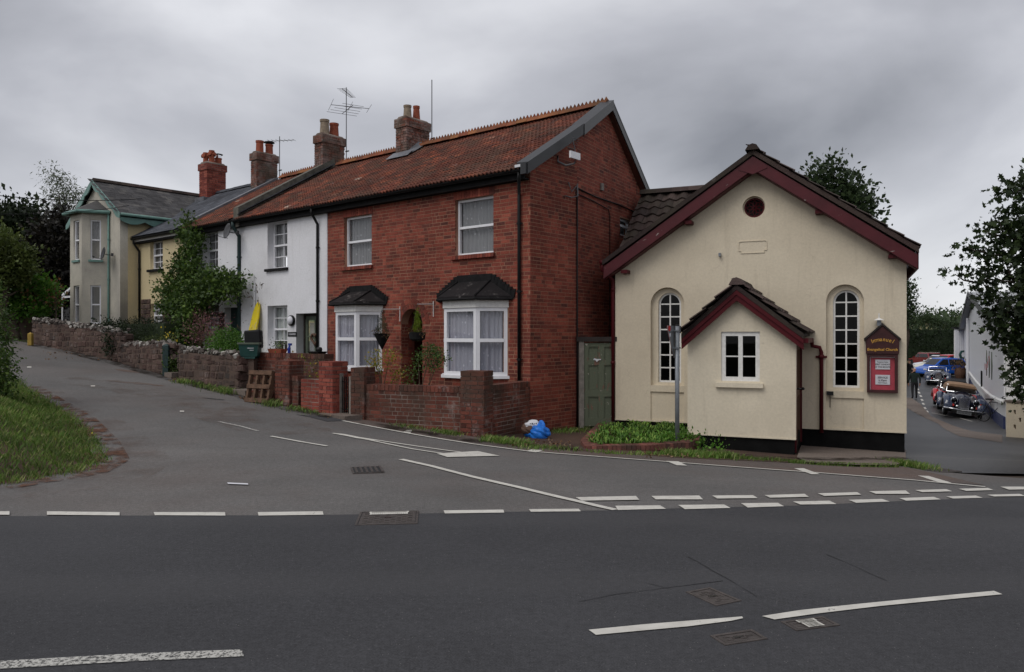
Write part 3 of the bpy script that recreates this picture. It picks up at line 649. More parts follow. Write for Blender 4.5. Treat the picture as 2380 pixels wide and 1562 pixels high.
# ---------------------------------------------------------------- painted lines
MK = 'road_paint'; OFF = .011
def mark(pts, w, mat=MK, **k): 
    return strip(px(*pts), w, OFF, 'road_marking', mat, .25, ragged=.004, **k)
strip(edge_line, .075, OFF, 'road_marking', MK, .25)
def quadmark(q, mat=MK): return drape(px(*q), OFF, 'road_marking', mat, .4)
for q in [((109, 1191), (278, 1193), (278, 1200.5), (109, 1199)), ((357, 1193), (523, 1193), (524, 1201), (360, 1200)), ((599, 1193), (750, 1191), (752, 1199), (601, 1201)),
          ((1031, 1189), (1170, 1187), (1172, 1194), (1034, 1196)), ((1229, 1186), (1345, 1185), (1350, 1191), (1234, 1192)), ((-40, 1191), (22, 1191), (22, 1199), (-40, 1199))]: quadmark(q)
# double broken line at the mouth of the junction
for q in [((1338, 1158), (1478, 1155), (1486, 1164), (1352, 1166)), ((1514, 1155), (1625, 1154), (1634, 1163), (1524, 1163)), ((1655, 1154), (1750, 1153), (1761, 1160), (1667, 1161)),
          ((1777, 1153), (1870, 1150), (1880, 1157), (1790, 1159)), ((1901, 1149), (1992, 1146), (2002, 1152), (1916, 1155)), ((2020, 1144), (2105, 1142), (2115, 1150), (2036, 1150)),
          ((2127, 1141), (2200, 1139), (2213, 1144), (2144, 1146)), ((2228, 1138), (2296, 1136), (2309, 1141), (2246, 1143)), ((2325, 1133), (2400, 1133), (2400, 1139), (2345, 1140)),
          ((1430, 1178), (1534, 1177), (1548, 1185), (1436, 1188)), ((1576, 1176), (1683, 1175), (1698, 1183), (1592, 1186)), ((1722, 1172), (1808, 1171), (1822, 1179), (1738, 1182)),
          ((1843, 1168), (1928, 1166), (1944, 1174), (1860, 1175)), ((1972, 1164), (2050, 1162), (2068, 1168), (1990, 1171)), ((2090, 1160), (2170, 1157), (2187, 1163), (2106, 1166)),
          ((2199, 1156), (2268, 1154), (2284, 1159), (2215, 1161)), ((2294, 1152), (2370, 1150), (2384, 1155), (2310, 1156))]: quadmark(q)
mark([(932, 1069), (1000, 1084), (1100, 1110), (1200, 1133), (1300, 1157), (1430, 1187)], .085)
quadmark(((1548, 1073), (1577, 1074), (1597, 1084), (1573, 1083))); quadmark(((1846, 1090), (1868, 1090), (1906, 1104), (1886, 1104))); quadmark(((2133, 1107), (2158, 1108), (2212, 1124), (2186, 1124)))
mark([(774, 1008), (860, 1024), (960, 1045), (1040, 1057)], .055); mark([(790, 1011), (900, 1028), (1030, 1047), (1100, 1056)], .055)
quadmark(((1015, 1056), (1110, 1050), (1162, 1061), (1040, 1064))); quadmark(((774, 1008), (800, 1010), (880, 1026), (830, 1020)))
mark([(508, 981), (560, 992), (600, 1003)], .05, 'road_paint_worn'); mark([(630, 1015), (700, 1028), (760, 1038)], .055)
# centre line of the main road
quadmark(((1368, 1468), (1500, 1455), (1725, 1437), (1727, 1441), (1700, 1447), (1600, 1460), (1385, 1480)))
quadmark(((1771, 1436), (1860, 1422), (2000, 1407), (2310, 1377), (2330, 1385), (2050, 1412), (1900, 1430), (1800, 1444)))
quadmark(((0, 1541), (300, 1524), (562, 1514), (567, 1530), (300, 1542), (0, 1559)), 'road_paint_worn')
mark([(2107, 1061), (2200, 1065), (2380, 1072)], .02, 'road_paint_worn')
quadmark(((945, 1001), (958, 1001), (954, 1008), (936, 1006))); quadmark(((1236, 1046), (1262, 1048), (1246, 1053), (1222, 1050)))
for q in [(68, 854), (216, 898), (423, 957)]: quadmark(((q[0] - 5, q[1] - 1.2), (q[0] + 5, q[1] - 1.2), (q[0] + 5, q[1] + 1.4), (q[0] - 5, q[1] + 1.4)))
# white blocks down the alley and its line
for (x, y) in [(2133, 905), (2136, 913), (2140, 921), (2143, 930), (2146, 939), (2150, 949), (2155, 957)]:
    quadmark(((x - 4, y - 2), (x + 1, y - 2), (x + 4, y + 2), (x - 1, y + 2)))
mark([(2165, 960), (2230, 972), (2260, 980)], .06)
# hairline cracks and tar seams
for pts_, w in [([(1600, 1296), (1660, 1330), (1720, 1365), (1760, 1388)], .03), ([(1345, 1401), (1430, 1384), (1540, 1370), (1680, 1352)], .014), ([(1920, 1290), (1990, 1320), (2060, 1352)], .018),
              ([(1450, 1344), (1560, 1372)], .012)]:
    strip(px(*pts_), w * .32, .0085, 'road_crack', 'tar_seam', .12, ragged=w * .3)
for q in [((700, 965), (800, 972), (840, 978), (760, 980))]: drape(px(*q), .007, 'tarmac_patch', 'asphalt_dark', .4)
for p_, w_ in [([(250, 885), (300, 889), (380, 897)], .22), ([(570, 906), (640, 911)], .12), ([(690, 964), (740, 972)], .1), ([(440, 890), (540, 902)], .16), ([(150, 952), (200, 958)], .3), ([(265, 858), (330, 867)], .25), ([(470, 925), (520, 930)], .1)]: strip(px(*p_), (lambda u, w=w_: w * (.2 + math.sin(math.pi * u))), .004, 'tarmac_patch', 'asphalt_margin' if w_ > .2 else 'tar_seam', .15, ragged=w_ * .3)

# ---------------------------------------------------------------- covers and grates
def cover(quad, label, kind='cover', painted=0):
    q = px(*quad); c = Vector((sum(p[0] for p in q) / 4, sum(p[1] for p in q) / 4)); z = gz(c.x, c.y)
    ex = ((Vector(q[1]) - Vector(q[0])) + (Vector(q[2]) - Vector(q[3]))) / 2; ey = ((Vector(q[3]) - Vector(q[0])) + (Vector(q[2]) - Vector(q[1]))) / 2
    w, d_ = ex.length, ey.length; t = thing('drain_cover' if kind == 'cover' else 'drain_grate', label, 'drain cover', (c.x, c.y, z + .006), math.atan2(ex.y, ex.x))
    sk = ey.dot(ex.normalized()) / 2
    t.rotation_euler[0] = math.atan((gz(c.x, c.y + .3) - gz(c.x, c.y - .3)) / .6)
    f = MB(); b = .02
    for (x0, x1, y0, y1) in [(-w / 2, w / 2, -d_ / 2, -d_ / 2 + b), (-w / 2, w / 2, d_ / 2 - b, d_ / 2), (-w / 2, -w / 2 + b, -d_ / 2 + b, d_ / 2 - b), (w / 2 - b, w / 2, -d_ / 2 + b, d_ / 2 - b)]: f.box(x0, x1, y0, y1, -.03, .004)
    f.build('frame', 'iron', t)
    lid = MB().box(-w / 2 + b + .006, w / 2 - b - .006, -d_ / 2 + b + .006, d_ / 2 - b - .006, -.03, .002).build('lid' if kind == 'cover' else 'sump', 'iron' if kind == 'cover' else 'tar_seam', t)
    s = MB(); nx, ny = int(w / .055), int(d_ / .055)
    if kind == 'cover':
        for i in range(nx):
            for j in range(ny):
                x = -w / 2 + b + .03 + (w - 2 * b - .06) * (i + .5) / nx; y = -d_ / 2 + b + .03 + (d_ - 2 * b - .06) * (j + .5) / ny; o_ = .012 * (1 if (i + j) % 2 else -1)
                s.box(x - .02, x + .02, y - .006 + o_ * .7, y + .006 + o_ * .7, .002, .0045)
        s.build('tread_pattern', 'iron', t)
        MB().box(-.03, .03, -.012, .012, .002, .005).build('key_slot', 'black_gloss', t)
        if painted:
            s = MB()
            for i in range(nx * 2):
                x = -w / 2 + .1 + (w - .2) * (i + .5) / (nx * 2)
                for yy in ((painted - 1.5) * d_ * .35,):
                    s.box(x - .012, x + .012, yy - .05, yy + .02, .0072, .0085); s.box(x - .02, x + .02, yy + .025, yy + .06, .0072, .0085)
            s.build('paint_marks', 'road_paint', t)
    else:
        for i in range(int(w / .06)):
            x = -w / 2 + b + .02 + i * .06; s.box(x, x + .028, -d_ / 2 + b, d_ / 2 - b, .003, .012)
        s.build('grate_bars', 'iron', t)
cover(((1645, 1480), (1750, 1467), (1782, 1487), (1690, 1504)), 'rusty metal drain cover, nearest of three on the dark main road')
cover(((1815, 1446), (1915, 1437), (1950, 1455), (1850, 1471)), 'rusty metal drain cover with white paint marks beside the road centre line', painted=1.3)
cover(((1598, 1376), (1655, 1369), (1718, 1398), (1660, 1414)), 'rusty metal drain cover beyond the road centre line in a patched square')
cover(((818, 1192), (960, 1190), (985, 1218), (845, 1222)), 'wide metal drain cover with worn white paint crossed by the dashed line', painted=2.4)
cover(((805, 1087), (895, 1085), (880, 1100), (830, 1102)), 'barred metal drain grate in the paler side road', 'grate')
cover(((205, 1020), (228, 1020), (232, 1028), (208, 1028)), 'small metal drain grate beside the grass bank', 'grate')
cover(((2130, 1085), (2185, 1086), (2190, 1096), (2140, 1097)), 'flat metal drain cover in the mouth of the alley')
o = drape(px((528, 1124), (576, 1126), (577, 1129), (530, 1127)), .013, 'litter_strip', 'paper', .3, kind=None); tag(o, 'thin strip of white paper litter on the side road', 'litter')

# ================================================================ GENERIC WINDOW
def window(parent, P, x0, x1, z0, z1, transoms=(.5,), cols=1, bars=(0, 0), curtain=None, cside=None, mat='white_upvc', fw=.055, depth=.06, sill=None, sillmat='white_upvc', name='window', curt_lo=0, glass='glass', room=True):
    """P: plane matrix (x along, z up, -y out). transoms: heights as a fraction; bars: (vertical, horizontal) glazing bars per light"""
    f = MB(); w, h = x1 - x0, z1 - z0
    f.box(x0, x0 + fw, 0, depth, z0, z1); f.box(x1 - fw, x1, 0, depth, z0, z1); f.box(x0 + fw, x1 - fw, 0, depth, z0, z0 + fw); f.box(x0 + fw, x1 - fw, 0, depth, z1 - fw, z1)
    xs = [x0 + fw] + sum([[x0 + w * i / cols - fw * .5, x0 + w * i / cols + fw * .5] for i in range(1, cols)], []) + [x1 - fw]
    for i in range(1, cols): f.box(x0 + w * i / cols - fw * .5, x0 + w * i / cols + fw * .5, -.002, depth, z0 + fw, z1 - fw)
    zs = [z0 + fw]
    for t in transoms:
        for a, b in zip(xs[::2], xs[1::2]): f.box(a, b, -.008, depth, z0 + h * t - fw * .5, z0 + h * t + fw * .5)
        zs += [z0 + h * t - fw * .5, z0 + h * t + fw * .5]
    zs.append(z1 - fw)
    fo = f.build(name, mat, parent, M4=P)
    for a, b in zip(xs[::2], xs[1::2]):
        for c, d_ in zip(zs[::2], zs[1::2]):
            MB().box(a - .003, b + .003, depth * .5, depth * .5 + .006, c - .003, d_ + .003).build('pane', glass, fo)
            if bars[0] or bars[1]:
                g_ = MB()
                for i in range(1, bars[0] + 1): xx = a + (b - a) * i / (bars[0] + 1); g_.box(xx - .011, xx + .011, depth * .5 - .012, depth * .5 - .001, c, d_)
                for j in range(1, bars[1] + 1): z = c + (d_ - c) * j / (bars[1] + 1); g_.box(a, b, depth * .5 - .011, depth * .5, z - .011, z + .011)
                g_.build('glazing_bar', mat, fo)
    if curtain:
        parts = cside or [(0, 1)]
        for (ca, cb) in parts:
            n = max(8, int((cb - ca) * w / .022)); top_, bot = [], []; rr = random.Random(int(abs(x0) * 997 + abs(z0) * 31) + int(ca * 10))
            ph = rr.uniform(0, 6)
            for i in range(n + 1):
                u = i / n; xx = x0 + w * (ca + (cb - ca) * u); yy = depth + .05 + .024 * math.sin(u * (cb - ca) * w * 62 + ph + 1.3 * math.sin(u * 9)) + .006 * math.sin(u * 190)
                top_.append((xx, yy, z1 - .02)); bot.append((xx, yy + .01 * math.sin(u * 30), z0 + .02 + curt_lo * h + .01 * math.sin(u * 23)))
            c = MB(); c.add(top_ + bot, [(i, i + 1, n + 2 + i, n + 1 + i) for i in range(n)]); c.build('curtain', curtain, fo, smooth=True)
    if sill:
        MB().box(x0 - sill, x1 + sill, -.10, .02, z0 - .07, z0 - .002).build('sill', sillmat, fo)
    return fo
def plane(ax, ay, bx, by):                        # vertical plane matrix from A to B
    d_ = Vector((bx - ax, by - ay, 0)); L_ = d_.length; d_.normalize()
    return Matrix(((d_.x, -d_.y, 0, ax), (d_.y, d_.x, 0, ay), (0, 0, 1, 0), (0, 0, 0, 1))), L_
I4 = Matrix()
TY = lambda y: Matrix.Translation((0, y, 0))

# ---------------------------------------------------------------- roof tiles
def pantile_base(n=6, amp=.13, thick=.10, waves=1):        # unit tile: width 1, length 1 (y up the slope), heights as a fraction of width
    xs = [i / n - .5 for i in range(n + 1)]; zf = lambda x: amp * math.sin(2 * math.pi * x * waves + .6)
    V = [(x, 0, zf(x) + thick) for x in xs] + [(x, 1, zf(x)) for x in xs] + [(x, 0, zf(x) - .02) for x in xs]; m = n + 1
    return V, [(i, i + 1, m + i + 1, m + i) for i in range(n)] + [(2 * m + i, 2 * m + i + 1, i + 1, i) for i in range(n)]
SLATE = ([(-.5, 0, .06), (.5, 0, .06), (.5, 1, .0), (-.5, 1, .0), (-.5, 0, 0), (.5, 0, 0)], [(0, 1, 2, 3), (4, 5, 1, 0), (4, 0, 3), (5, 2, 1)])
def tilefield(name, parent, mat, base, S0, ux, uy, W, L_, tw, gauge, keep=None, limit=300, seed=2, lap=1.22, jit=.006, stagger=0, zs=1.0):
    """S0 eave corner, ux unit along, uy unit up the slope"""
    ux = Vector(ux).normalized(); uy = Vector(uy).normalized(); nn = ux.cross(uy); rr = random.Random(seed); ms = []
    nc, nr = int(math.ceil(W / tw)), int(round(L_ / gauge))
    for r_ in range(nr):
        for c in range(nc + (1 if stagger else 0)):
            x = (c + .5 - (stagger if r_ % 2 else 0)) * tw; y = r_ * gauge
            if x < 0 or x > W: continue
            if keep and not keep(x, y): continue
            p = Vector(S0) + ux * (x + rr.uniform(-jit, jit)) + uy * (y + rr.uniform(-jit, jit) * 1.5) + nn * rr.uniform(0, jit * .8)
            a = rr.uniform(-.02, .02); X = ux * math.cos(a) + uy * math.sin(a); Y = uy * math.cos(a) - ux * math.sin(a)
            sx, sy, sz = tw * .985, gauge * lap, tw * zs
            ms.append(Matrix(((X.x * sx, Y.x * sy, nn.x * sz, p.x), (X.y * sx, Y.y * sy, nn.y * sz, p.y), (X.z * sx, Y.z * sy, nn.z * sz, p.z), (0, 0, 0, 1))))
    pieces(name, base, ms, parent, mat, limit)
def deck(pts, t, name, mat, parent):              # roof slab from its top outline
    n = len(pts); mb = MB(); mb.add(list(pts) + [(x, y, z - t) for x, y, z in pts], [tuple(range(n)), tuple(range(n, 2 * n))[::-1]] + [(i, (i + 1) % n, n + (i + 1) % n, n + i) for i in range(n)])
    return mb.build(name, mat, parent)
def lerp(a, b, t): return a + (b - a) * t
RIDGE_T = ([(-.5, -.13, -.06), (-.5, -.07, .035), (-.5, 0, .06), (-.5, .07, .035), (-.5, .13, -.06), (.5, -.13, -.06), (.5, -.07, .035), (.5, 0, .06), (.5, .07, .035), (.5, .13, -.06)],
           [(0, 5, 6, 1), (1, 6, 7, 2), (2, 7, 8, 3), (3, 8, 9, 4), (0, 1, 2, 3, 4), (9, 8, 7, 6, 5)])
def crest_base(n=4):
    V, Fc = list(RIDGE_T[0]), list(RIDGE_T[1])
    for i in range(n):
        a = -.5 + i / n; b = a + 1 / n; m = (a + b) / 2; k = len(V)
        V += [(a, -.012, .05), (b, -.012, .05), (m, -.010, .135), (a, .012, .05), (b, .012, .05), (m, .010, .135)]
        Fc += [(k, k + 1, k + 2), (k + 4, k + 3, k + 5), (k, k + 2, k + 5, k + 3), (k + 1, k + 4, k + 5, k + 2)]
    return V, Fc
def ridgerow(parent, x0, x1, y, z, mat, crest=True, step=.30, name='ridge_tile', axis='x', seed=1):
    rr = random.Random(seed); n = max(1, int(round((x1 - x0) / step))); w = (x1 - x0) / n
    ms = []
    for i in range(n):
        p = x0 + (i + .5) * w
        ms.append(TRS(p, y, z + rr.uniform(-.006, .006), w * .99, 1, 1, 0, 0, rr.uniform(-.012, .012)) if axis == 'x' else TRS(y, p, z, w * .99, 1, 1, R(90)))
    pieces(name, crest_base(3) if crest else RIDGE_T, ms, parent, mat)
def chimney(parent, X0, X1, s0, s1, zb, zt, pots, mat='chimney_brick', name='chimney', cowl=None, oversail=2):
    c = MB(); c.box(X0 + .01, X1 - .01, s0 + .01, s1 - .01, zb, zt - .005)
    c.box(X0 - .035, X1 + .035, s0 - .035, s1 + .035, zt - .27, zt - .02); c.prism([(X0 - .02, zt - .02), (X1 + .02, zt - .02), (X1 - .08, zt + .05), (X0 + .08, zt + .05)], 'y', s0 + .03, s1 - .03)
    co = c.build(name, 'dark_mortar', parent)
    ms = bricks(0, X1 - X0, zb, zt - .27, P=Matrix.Translation((X0, s0, 0)), rs=int(abs(X0) * 10)); Pm, L_ = plane(X1, s0, X1, s1); ms += bricks(0, L_, zb, zt - .27, P=Pm, rs=int(abs(X0) * 9) + 1)
    ms += bricks(0, X1 - X0 + .07, zt - .27, zt - .045, P=Matrix.Translation((X0 - .035, s0 - .035, 0)), rs=3); Pm, L_ = plane(X1 + .035, s0 - .035, X1 + .035, s1 + .035); ms += bricks(0, L_, zt - .27, zt - .045, P=Pm, rs=5)
    pieces('brick', CUBE, ms, co, mat)
    for (px_, ps, r0, r1, h, m, style) in pots:
        b = MB(); b.lathe([(r0 * 1.05, 0), (r0, .03), (r1, h * .82), (r1 * 1.12, h * .84), (r1 * 1.16, h), (r1 * .85, h), (r1 * .8, h - .1)], (px_, ps, zt + .03), 14); po = b.build('chimney_pot', m, co, smooth=False)
        if style == 'cowl': MB().lathe([(.02, h + .14), (r1 * 1.5, h + .09), (r1 * 1.55, h + .06), (.03, h + .10)], (px_, ps, zt + .03), 14).build('chimney_cowl', 'black_plastic', co); [MB().tube([(px_ + dx, ps, zt + h), (px_ + dx, ps, zt + h + .12)], .008, 5).build('cowl_stay', 'black_plastic', co) for dx in (-r1 * .8, r1 * .8)]
        if style == 'cage': MB().lathe([(r1 * .9, h), (r1 * .9, h + .13)], (px_, ps, zt + .03), 12).build('chimney_cowl', 'chrome', co); MB().lathe([(.02, h + .19), (r1 * 1.4, h + .15), (r1 * 1.4, h + .13), (.02, h + .14)], (px_, ps, zt + .03), 14).build('cowl_cap', 'black_plastic', co)
        if style == 'horn':
            for a in range(4): MB().tube([(px_, ps, zt + h * .7), (px_ + math.cos(a * 1.57 + .5) * .15, ps + math.sin(a * 1.57 + .5) * .15, zt + h * .78)], [.05, .075], 8).build('pot_horn', m, co)
    return co
def chim_geom(fr, xl, xm, xr, sc, depth=.9):      # front-left, near corner and far-right columns in the photo
    s0 = sc - depth / 2
    X0, X1 = fr.hit(xl, d=s0)[0], fr.hit(xm, d=s0)[0]; s1 = fr.hitx(xr, CY, X1)[0]
    return X0, X1, s0, s1
# ================================================================ THE TERRACE
XB = T.hit(762)[0]; XW = T.hit(563)[0]; XI = T.hit(437)[0]; XC = T.hit(324)[0]
print('XB XW XI XC', XB, XW, XI, XC)
EAVE_S, RS, ZE, ZR = -.27, 3.12, 4.93, 6.93
slope = math.atan2(ZR - ZE, RS - EAVE_S); us = Vector((0, math.cos(slope), math.sin(slope)))
def zr(s): return ZE + (s - EAVE_S) * (ZR - ZE) / (RS - EAVE_S) if s < RS else ZR - (s - RS) * .72
BX, BY = .016, 1.583                               # where the gable wall bends
AX, AY = -.223, RS
dxy = Vector((AX - BX, AY - BY)).normalized(); RX, RY = BX + dxy.x * 4.6, BY + dxy.y * 4.6
PANT = pantile_base(10, .075, .105, 2)
brick_house = thing('brick_house', 'red brick end of terrace house with two bay windows and an arched doorway', 'house', T.o, T.rz)
bh = brick_house
ur, ul = T.hit(1064, 463, .08), T.hit(1147, 452, .0); wl, wr = T.hit(806, 498, .08), T.hit(864, 498, .0)
W1 = (ur[0], ul[0], T.hit(1147, 587)[1], T.hit(1147, 452)[1]); W2 = (wl[0], wr[0], T.hit(835, 618)[1], T.hit(835, 501)[1])
print('W1', W1, 'W2', W2)
d0, d1 = T.hit(932)[0], T.hit(982)[0]; DZ1 = T.hit(957, 718)[1]; DOOR = arch(d0, d1, -.1, DZ1)
BP = .46                                           # how far the bays stand out
def bay_geom(xa, xb, xc, ysill, yhead):
    X0, z0 = T.hit(xa, ysill, -BP); X1, z1 = T.hit(xb, yhead, -BP); X2 = T.hit(xc, CY, 0)[0]
    c = X2 - X1; return X0 - c, X0, X1, X2, z0, z1
BR = bay_geom(1032, 1107, 1180, 866, 712); BL = bay_geom(780, 828, 888, 851, 722); print('bays', BR, BL)
ZB = -.6
holes = [rect(*W1), rect(*W2), DOOR, rect(BR[0] + .12, BR[3] - .12, BR[4], BR[5]), rect(BL[0] + .12, BL[3] - .12, BL[4], BL[5])]
slab([(XB, ZB), (0, ZB), (0, 4.95), (XB, 4.95)], holes, 0, .22, 'wall', 'buff_mortar', bh)
def front_spans(z):
    iv = [(XB + .0, 0)]
    for (a, b, c, d_) in (W1, W2):
        if c - .09 < z < d_ + .0: iv = minus(iv, a - (.09 if z < c else 0), b + (.06 if z < c else 0))
        if d_ <= z < d_ + .215: iv = minus(iv, a - .04, b + .04)
    xc, r_ = (d0 + d1) / 2, (d1 - d0) / 2; zs = DZ1 - r_; R2 = r_ + .235
    if z < zs: iv = minus(iv, d0, d1)
    elif z < zs + R2: hw = math.sqrt(max(0, R2 * R2 - (z - zs) ** 2)); iv = minus(iv, xc - hw, xc + hw)
    for b in (BR, BL):
        if z < b[5] + .05: iv = minus(iv, b[0] - .02, b[3] + .02)
    return iv
bk_ = bricks(XB, 0, -.3, 4.80, front_spans, rs=11)
xc, r_ = (d0 + d1) / 2, (d1 - d0) / 2; zs = DZ1 - r_
for ring, (ra, rb) in enumerate(((r_ + .004, r_ + .112), (r_ + .122, r_ + .23))):
    n = int(math.pi * (ra + rb) / 2 / (.078 if ring == 0 else .115)); 
    for i in range(n):
        a = math.pi * (i + .5) / n; rm = (ra + rb) / 2; bk_.append(Matrix.Translation((xc + rm * math.cos(a), .006, zs + rm * math.sin(a))) @ Matrix.Rotation(-a, 4, 'Y') @ Matrix.Diagonal((rb - ra, .03, math.pi * rm / n - .01, 1)))
for (a, b, c, d_) in (W1, W2):                     # upright bricks over and under the upper windows
    n = int((b - a + .08) / .075)
    for i in range(n): bk_.append(TRS(a - .04 + (b - a + .08) * (i + .5) / n, .006, d_ + .107, (b - a + .08) / n - .009, .03, .205))
    n = int((b - a + .14) / .075)
    for i in range(n): bk_.append(TRS(a - .08 + (b - a + .14) * (i + .5) / n, -.02, c - .05, (b - a + .14) / n - .008, .10, .085, 0, R(-7)))
for b in (BR, BL):                                 # bricks under the bays
    Pf = Matrix.Translation((b[1], -BP + .02, 0)); bk_ += bricks(0, b[2] - b[1], -.2, b[4] - .1, P=Pf, rs=21)
    Pc, L_ = plane(b[2], -BP + .02, b[3], 0); bk_ += bricks(0, L_, -.2, b[4] - .1, P=Pc, rs=22)
# inside of the porch arch: its left side faces the street corner
Pj, L_ = plane(d0, .02, d0, .34); bk_ += bricks(0, L_, -.1, zs + .02, P=Pj, rs=31, proud=.004)
front_n = len(bk_)
P1, L1 = plane(0, 0, BX, BY); P2, L2 = plane(BX, BY, RX, RY)
G2 = Fr(*T.w(BX, BY, 0).xy, 0); G2.ex = T.ex * dxy.x + T.n * dxy.y; G2.n = Vector((-G2.ex.y, G2.ex.x, 0))
gw0, gwz = G2.hit(1441, 505); gw1 = G2.hit(1466, 545)[0]; gwb = G2.hit(1450, 550)[1]; print('gable win', gw0, gw1, gwb, gwz)
def g1(z): return [(0, L1)] if z < 4.75 else [(max(0, EAVE_S + (z + .10 - ZE) / math.tan(slope)), L1)]
def g2(z):
    a = 0; b = L2
    if z > 4.7:
        sa = EAVE_S + (z + .1 - ZE) / math.tan(slope); a = max(0, (sa - BY) / dxy.y); sb = RS + (ZR - z - .1) / .72; b = min(L2, (sb - BY) / dxy.y)
    iv = [(a, b)] if b > a else []
    if gwb < z < gwz: iv = minus(iv, gw0, gw1)
    return iv
bk_ += bricks(0, L1, -.6, 6.2, g1, P=P1, rs=41) + bricks(0, L2, -.8, 6.9, g2, P=P2, rs=42, headers=.6)
pieces('brick', CUBE, bk_, bh, 'house_brick', 300)
g_out1 = [(0, ZB - .3), (L1, ZB - .3), (L1, zr(BY) - .06), (0, zr(0) - .06)]
o = slab(g_out1, [], 0, .22, 'gable_wall', 'buff_mortar', bh); o.matrix_local = P1
g_out2 = [(0, ZB - .3), (L2, ZB - .3), (L2, zr(RY) - .06), ((RS - BY) / dxy.y, ZR - .06), (0, zr(BY) - .06)]
o = slab(g_out2, [rect(gw0, gw1, gwb, gwz)], 0, .22, 'gable_wall', 'buff_mortar', bh); o.matrix_local = P2
window(bh, P2 @ TY(.06), gw0, gw1, gwb, gwz, (.6,), 1, (0, 0), 'plain_net')
mbk = MB(); mbk.box(XB, -.3, RY - .1, RY + .1, ZB, 4.9).build('rear_wall', 'house_brick', bh)
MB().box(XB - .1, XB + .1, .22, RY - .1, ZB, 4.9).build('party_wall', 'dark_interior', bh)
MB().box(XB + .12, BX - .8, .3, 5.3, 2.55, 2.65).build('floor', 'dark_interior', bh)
for (a, b, c, d_), cs in ((W1, None), (W2, None)): 
    window(bh, TY(.09), a, b, c, d_, (.50,), 1, (0, 0), 'plain_net', [(0, 1)], fw=.05)
# the porch
pm = MB(); pm.box(d0 - .08, d0 - .001, .221, .34, ZB, DZ1 + .05); pm.box(d0 - .62, d0 - .54, .345, 1.6, ZB, DZ1 + .2); pm.box(d0 - .54, d0 - .001, .345, .42, ZB, DZ1 + .2); pm.box(d1 + .001, d1 + .08, .221, 1.6, ZB, DZ1 + .05); pm.box(d0 - .54, d1, .345, 1.6, DZ1 + .06, DZ1 + .14); pm.box(d0 - .54, d1, .221, 1.6, ZB, .10); pm.build('porch_lining', 'house_brick', bh)
MB().box(d0 - .54, d1 + .0, 1.5, 1.55, .12, DZ1 + .05).build('door', 'timber_dark', bh); dd = bh.children[-1]
dm = MB()
MB().box(d0 - .36, d0 + .04, 1.485, 1.495, 1.0, 1.85).build('pane', 'glass', bh)
MB().box(d0 - .17, d0 - .15, 1.47, 1.484, 1.0, 1.85).box(d0 - .36, d0 + .04, 1.47, 1.484, 1.44, 1.46).build('glazing_bar', 'timber_dark', bh)
# bays
def bay(b, label=None):
    X0, X1, X2, X3, z0, z1 = b; f = MB(); base = MB()
    base.prism([(X0 + .02, 0), (X1 + .01, -BP + .02), (X2 - .01, -BP + .02), (X3 - .02, 0)], 'z', ZB, z0 - .11)
    bo = base.build('bay_window', 'buff_mortar', bh)
    MB().prism([(X0 - .05, 0), (X1 - .03, -BP - .06), (X2 + .03, -BP - .06), (X3 + .05, 0)], 'z', z0 - .10, z0 - .04).build('sill', 'white_upvc', bo)
    MB().prism([(X0 - .03, 0), (X1 - .01, -BP - .03), (X2 + .01, -BP - .03), (X3 + .03, 0)], 'z', z1 - .02, z1 + .16).build('fascia', 'white_paint', bo)
    MB().prism([(X0 + .06, 0), (X1 + .03, -BP + .06), (X2 - .03, -BP + .06), (X3 - .06, 0)], 'z', z1 - .025, z1 - .021).build('soffit', 'white_paint', bo)
    return bo
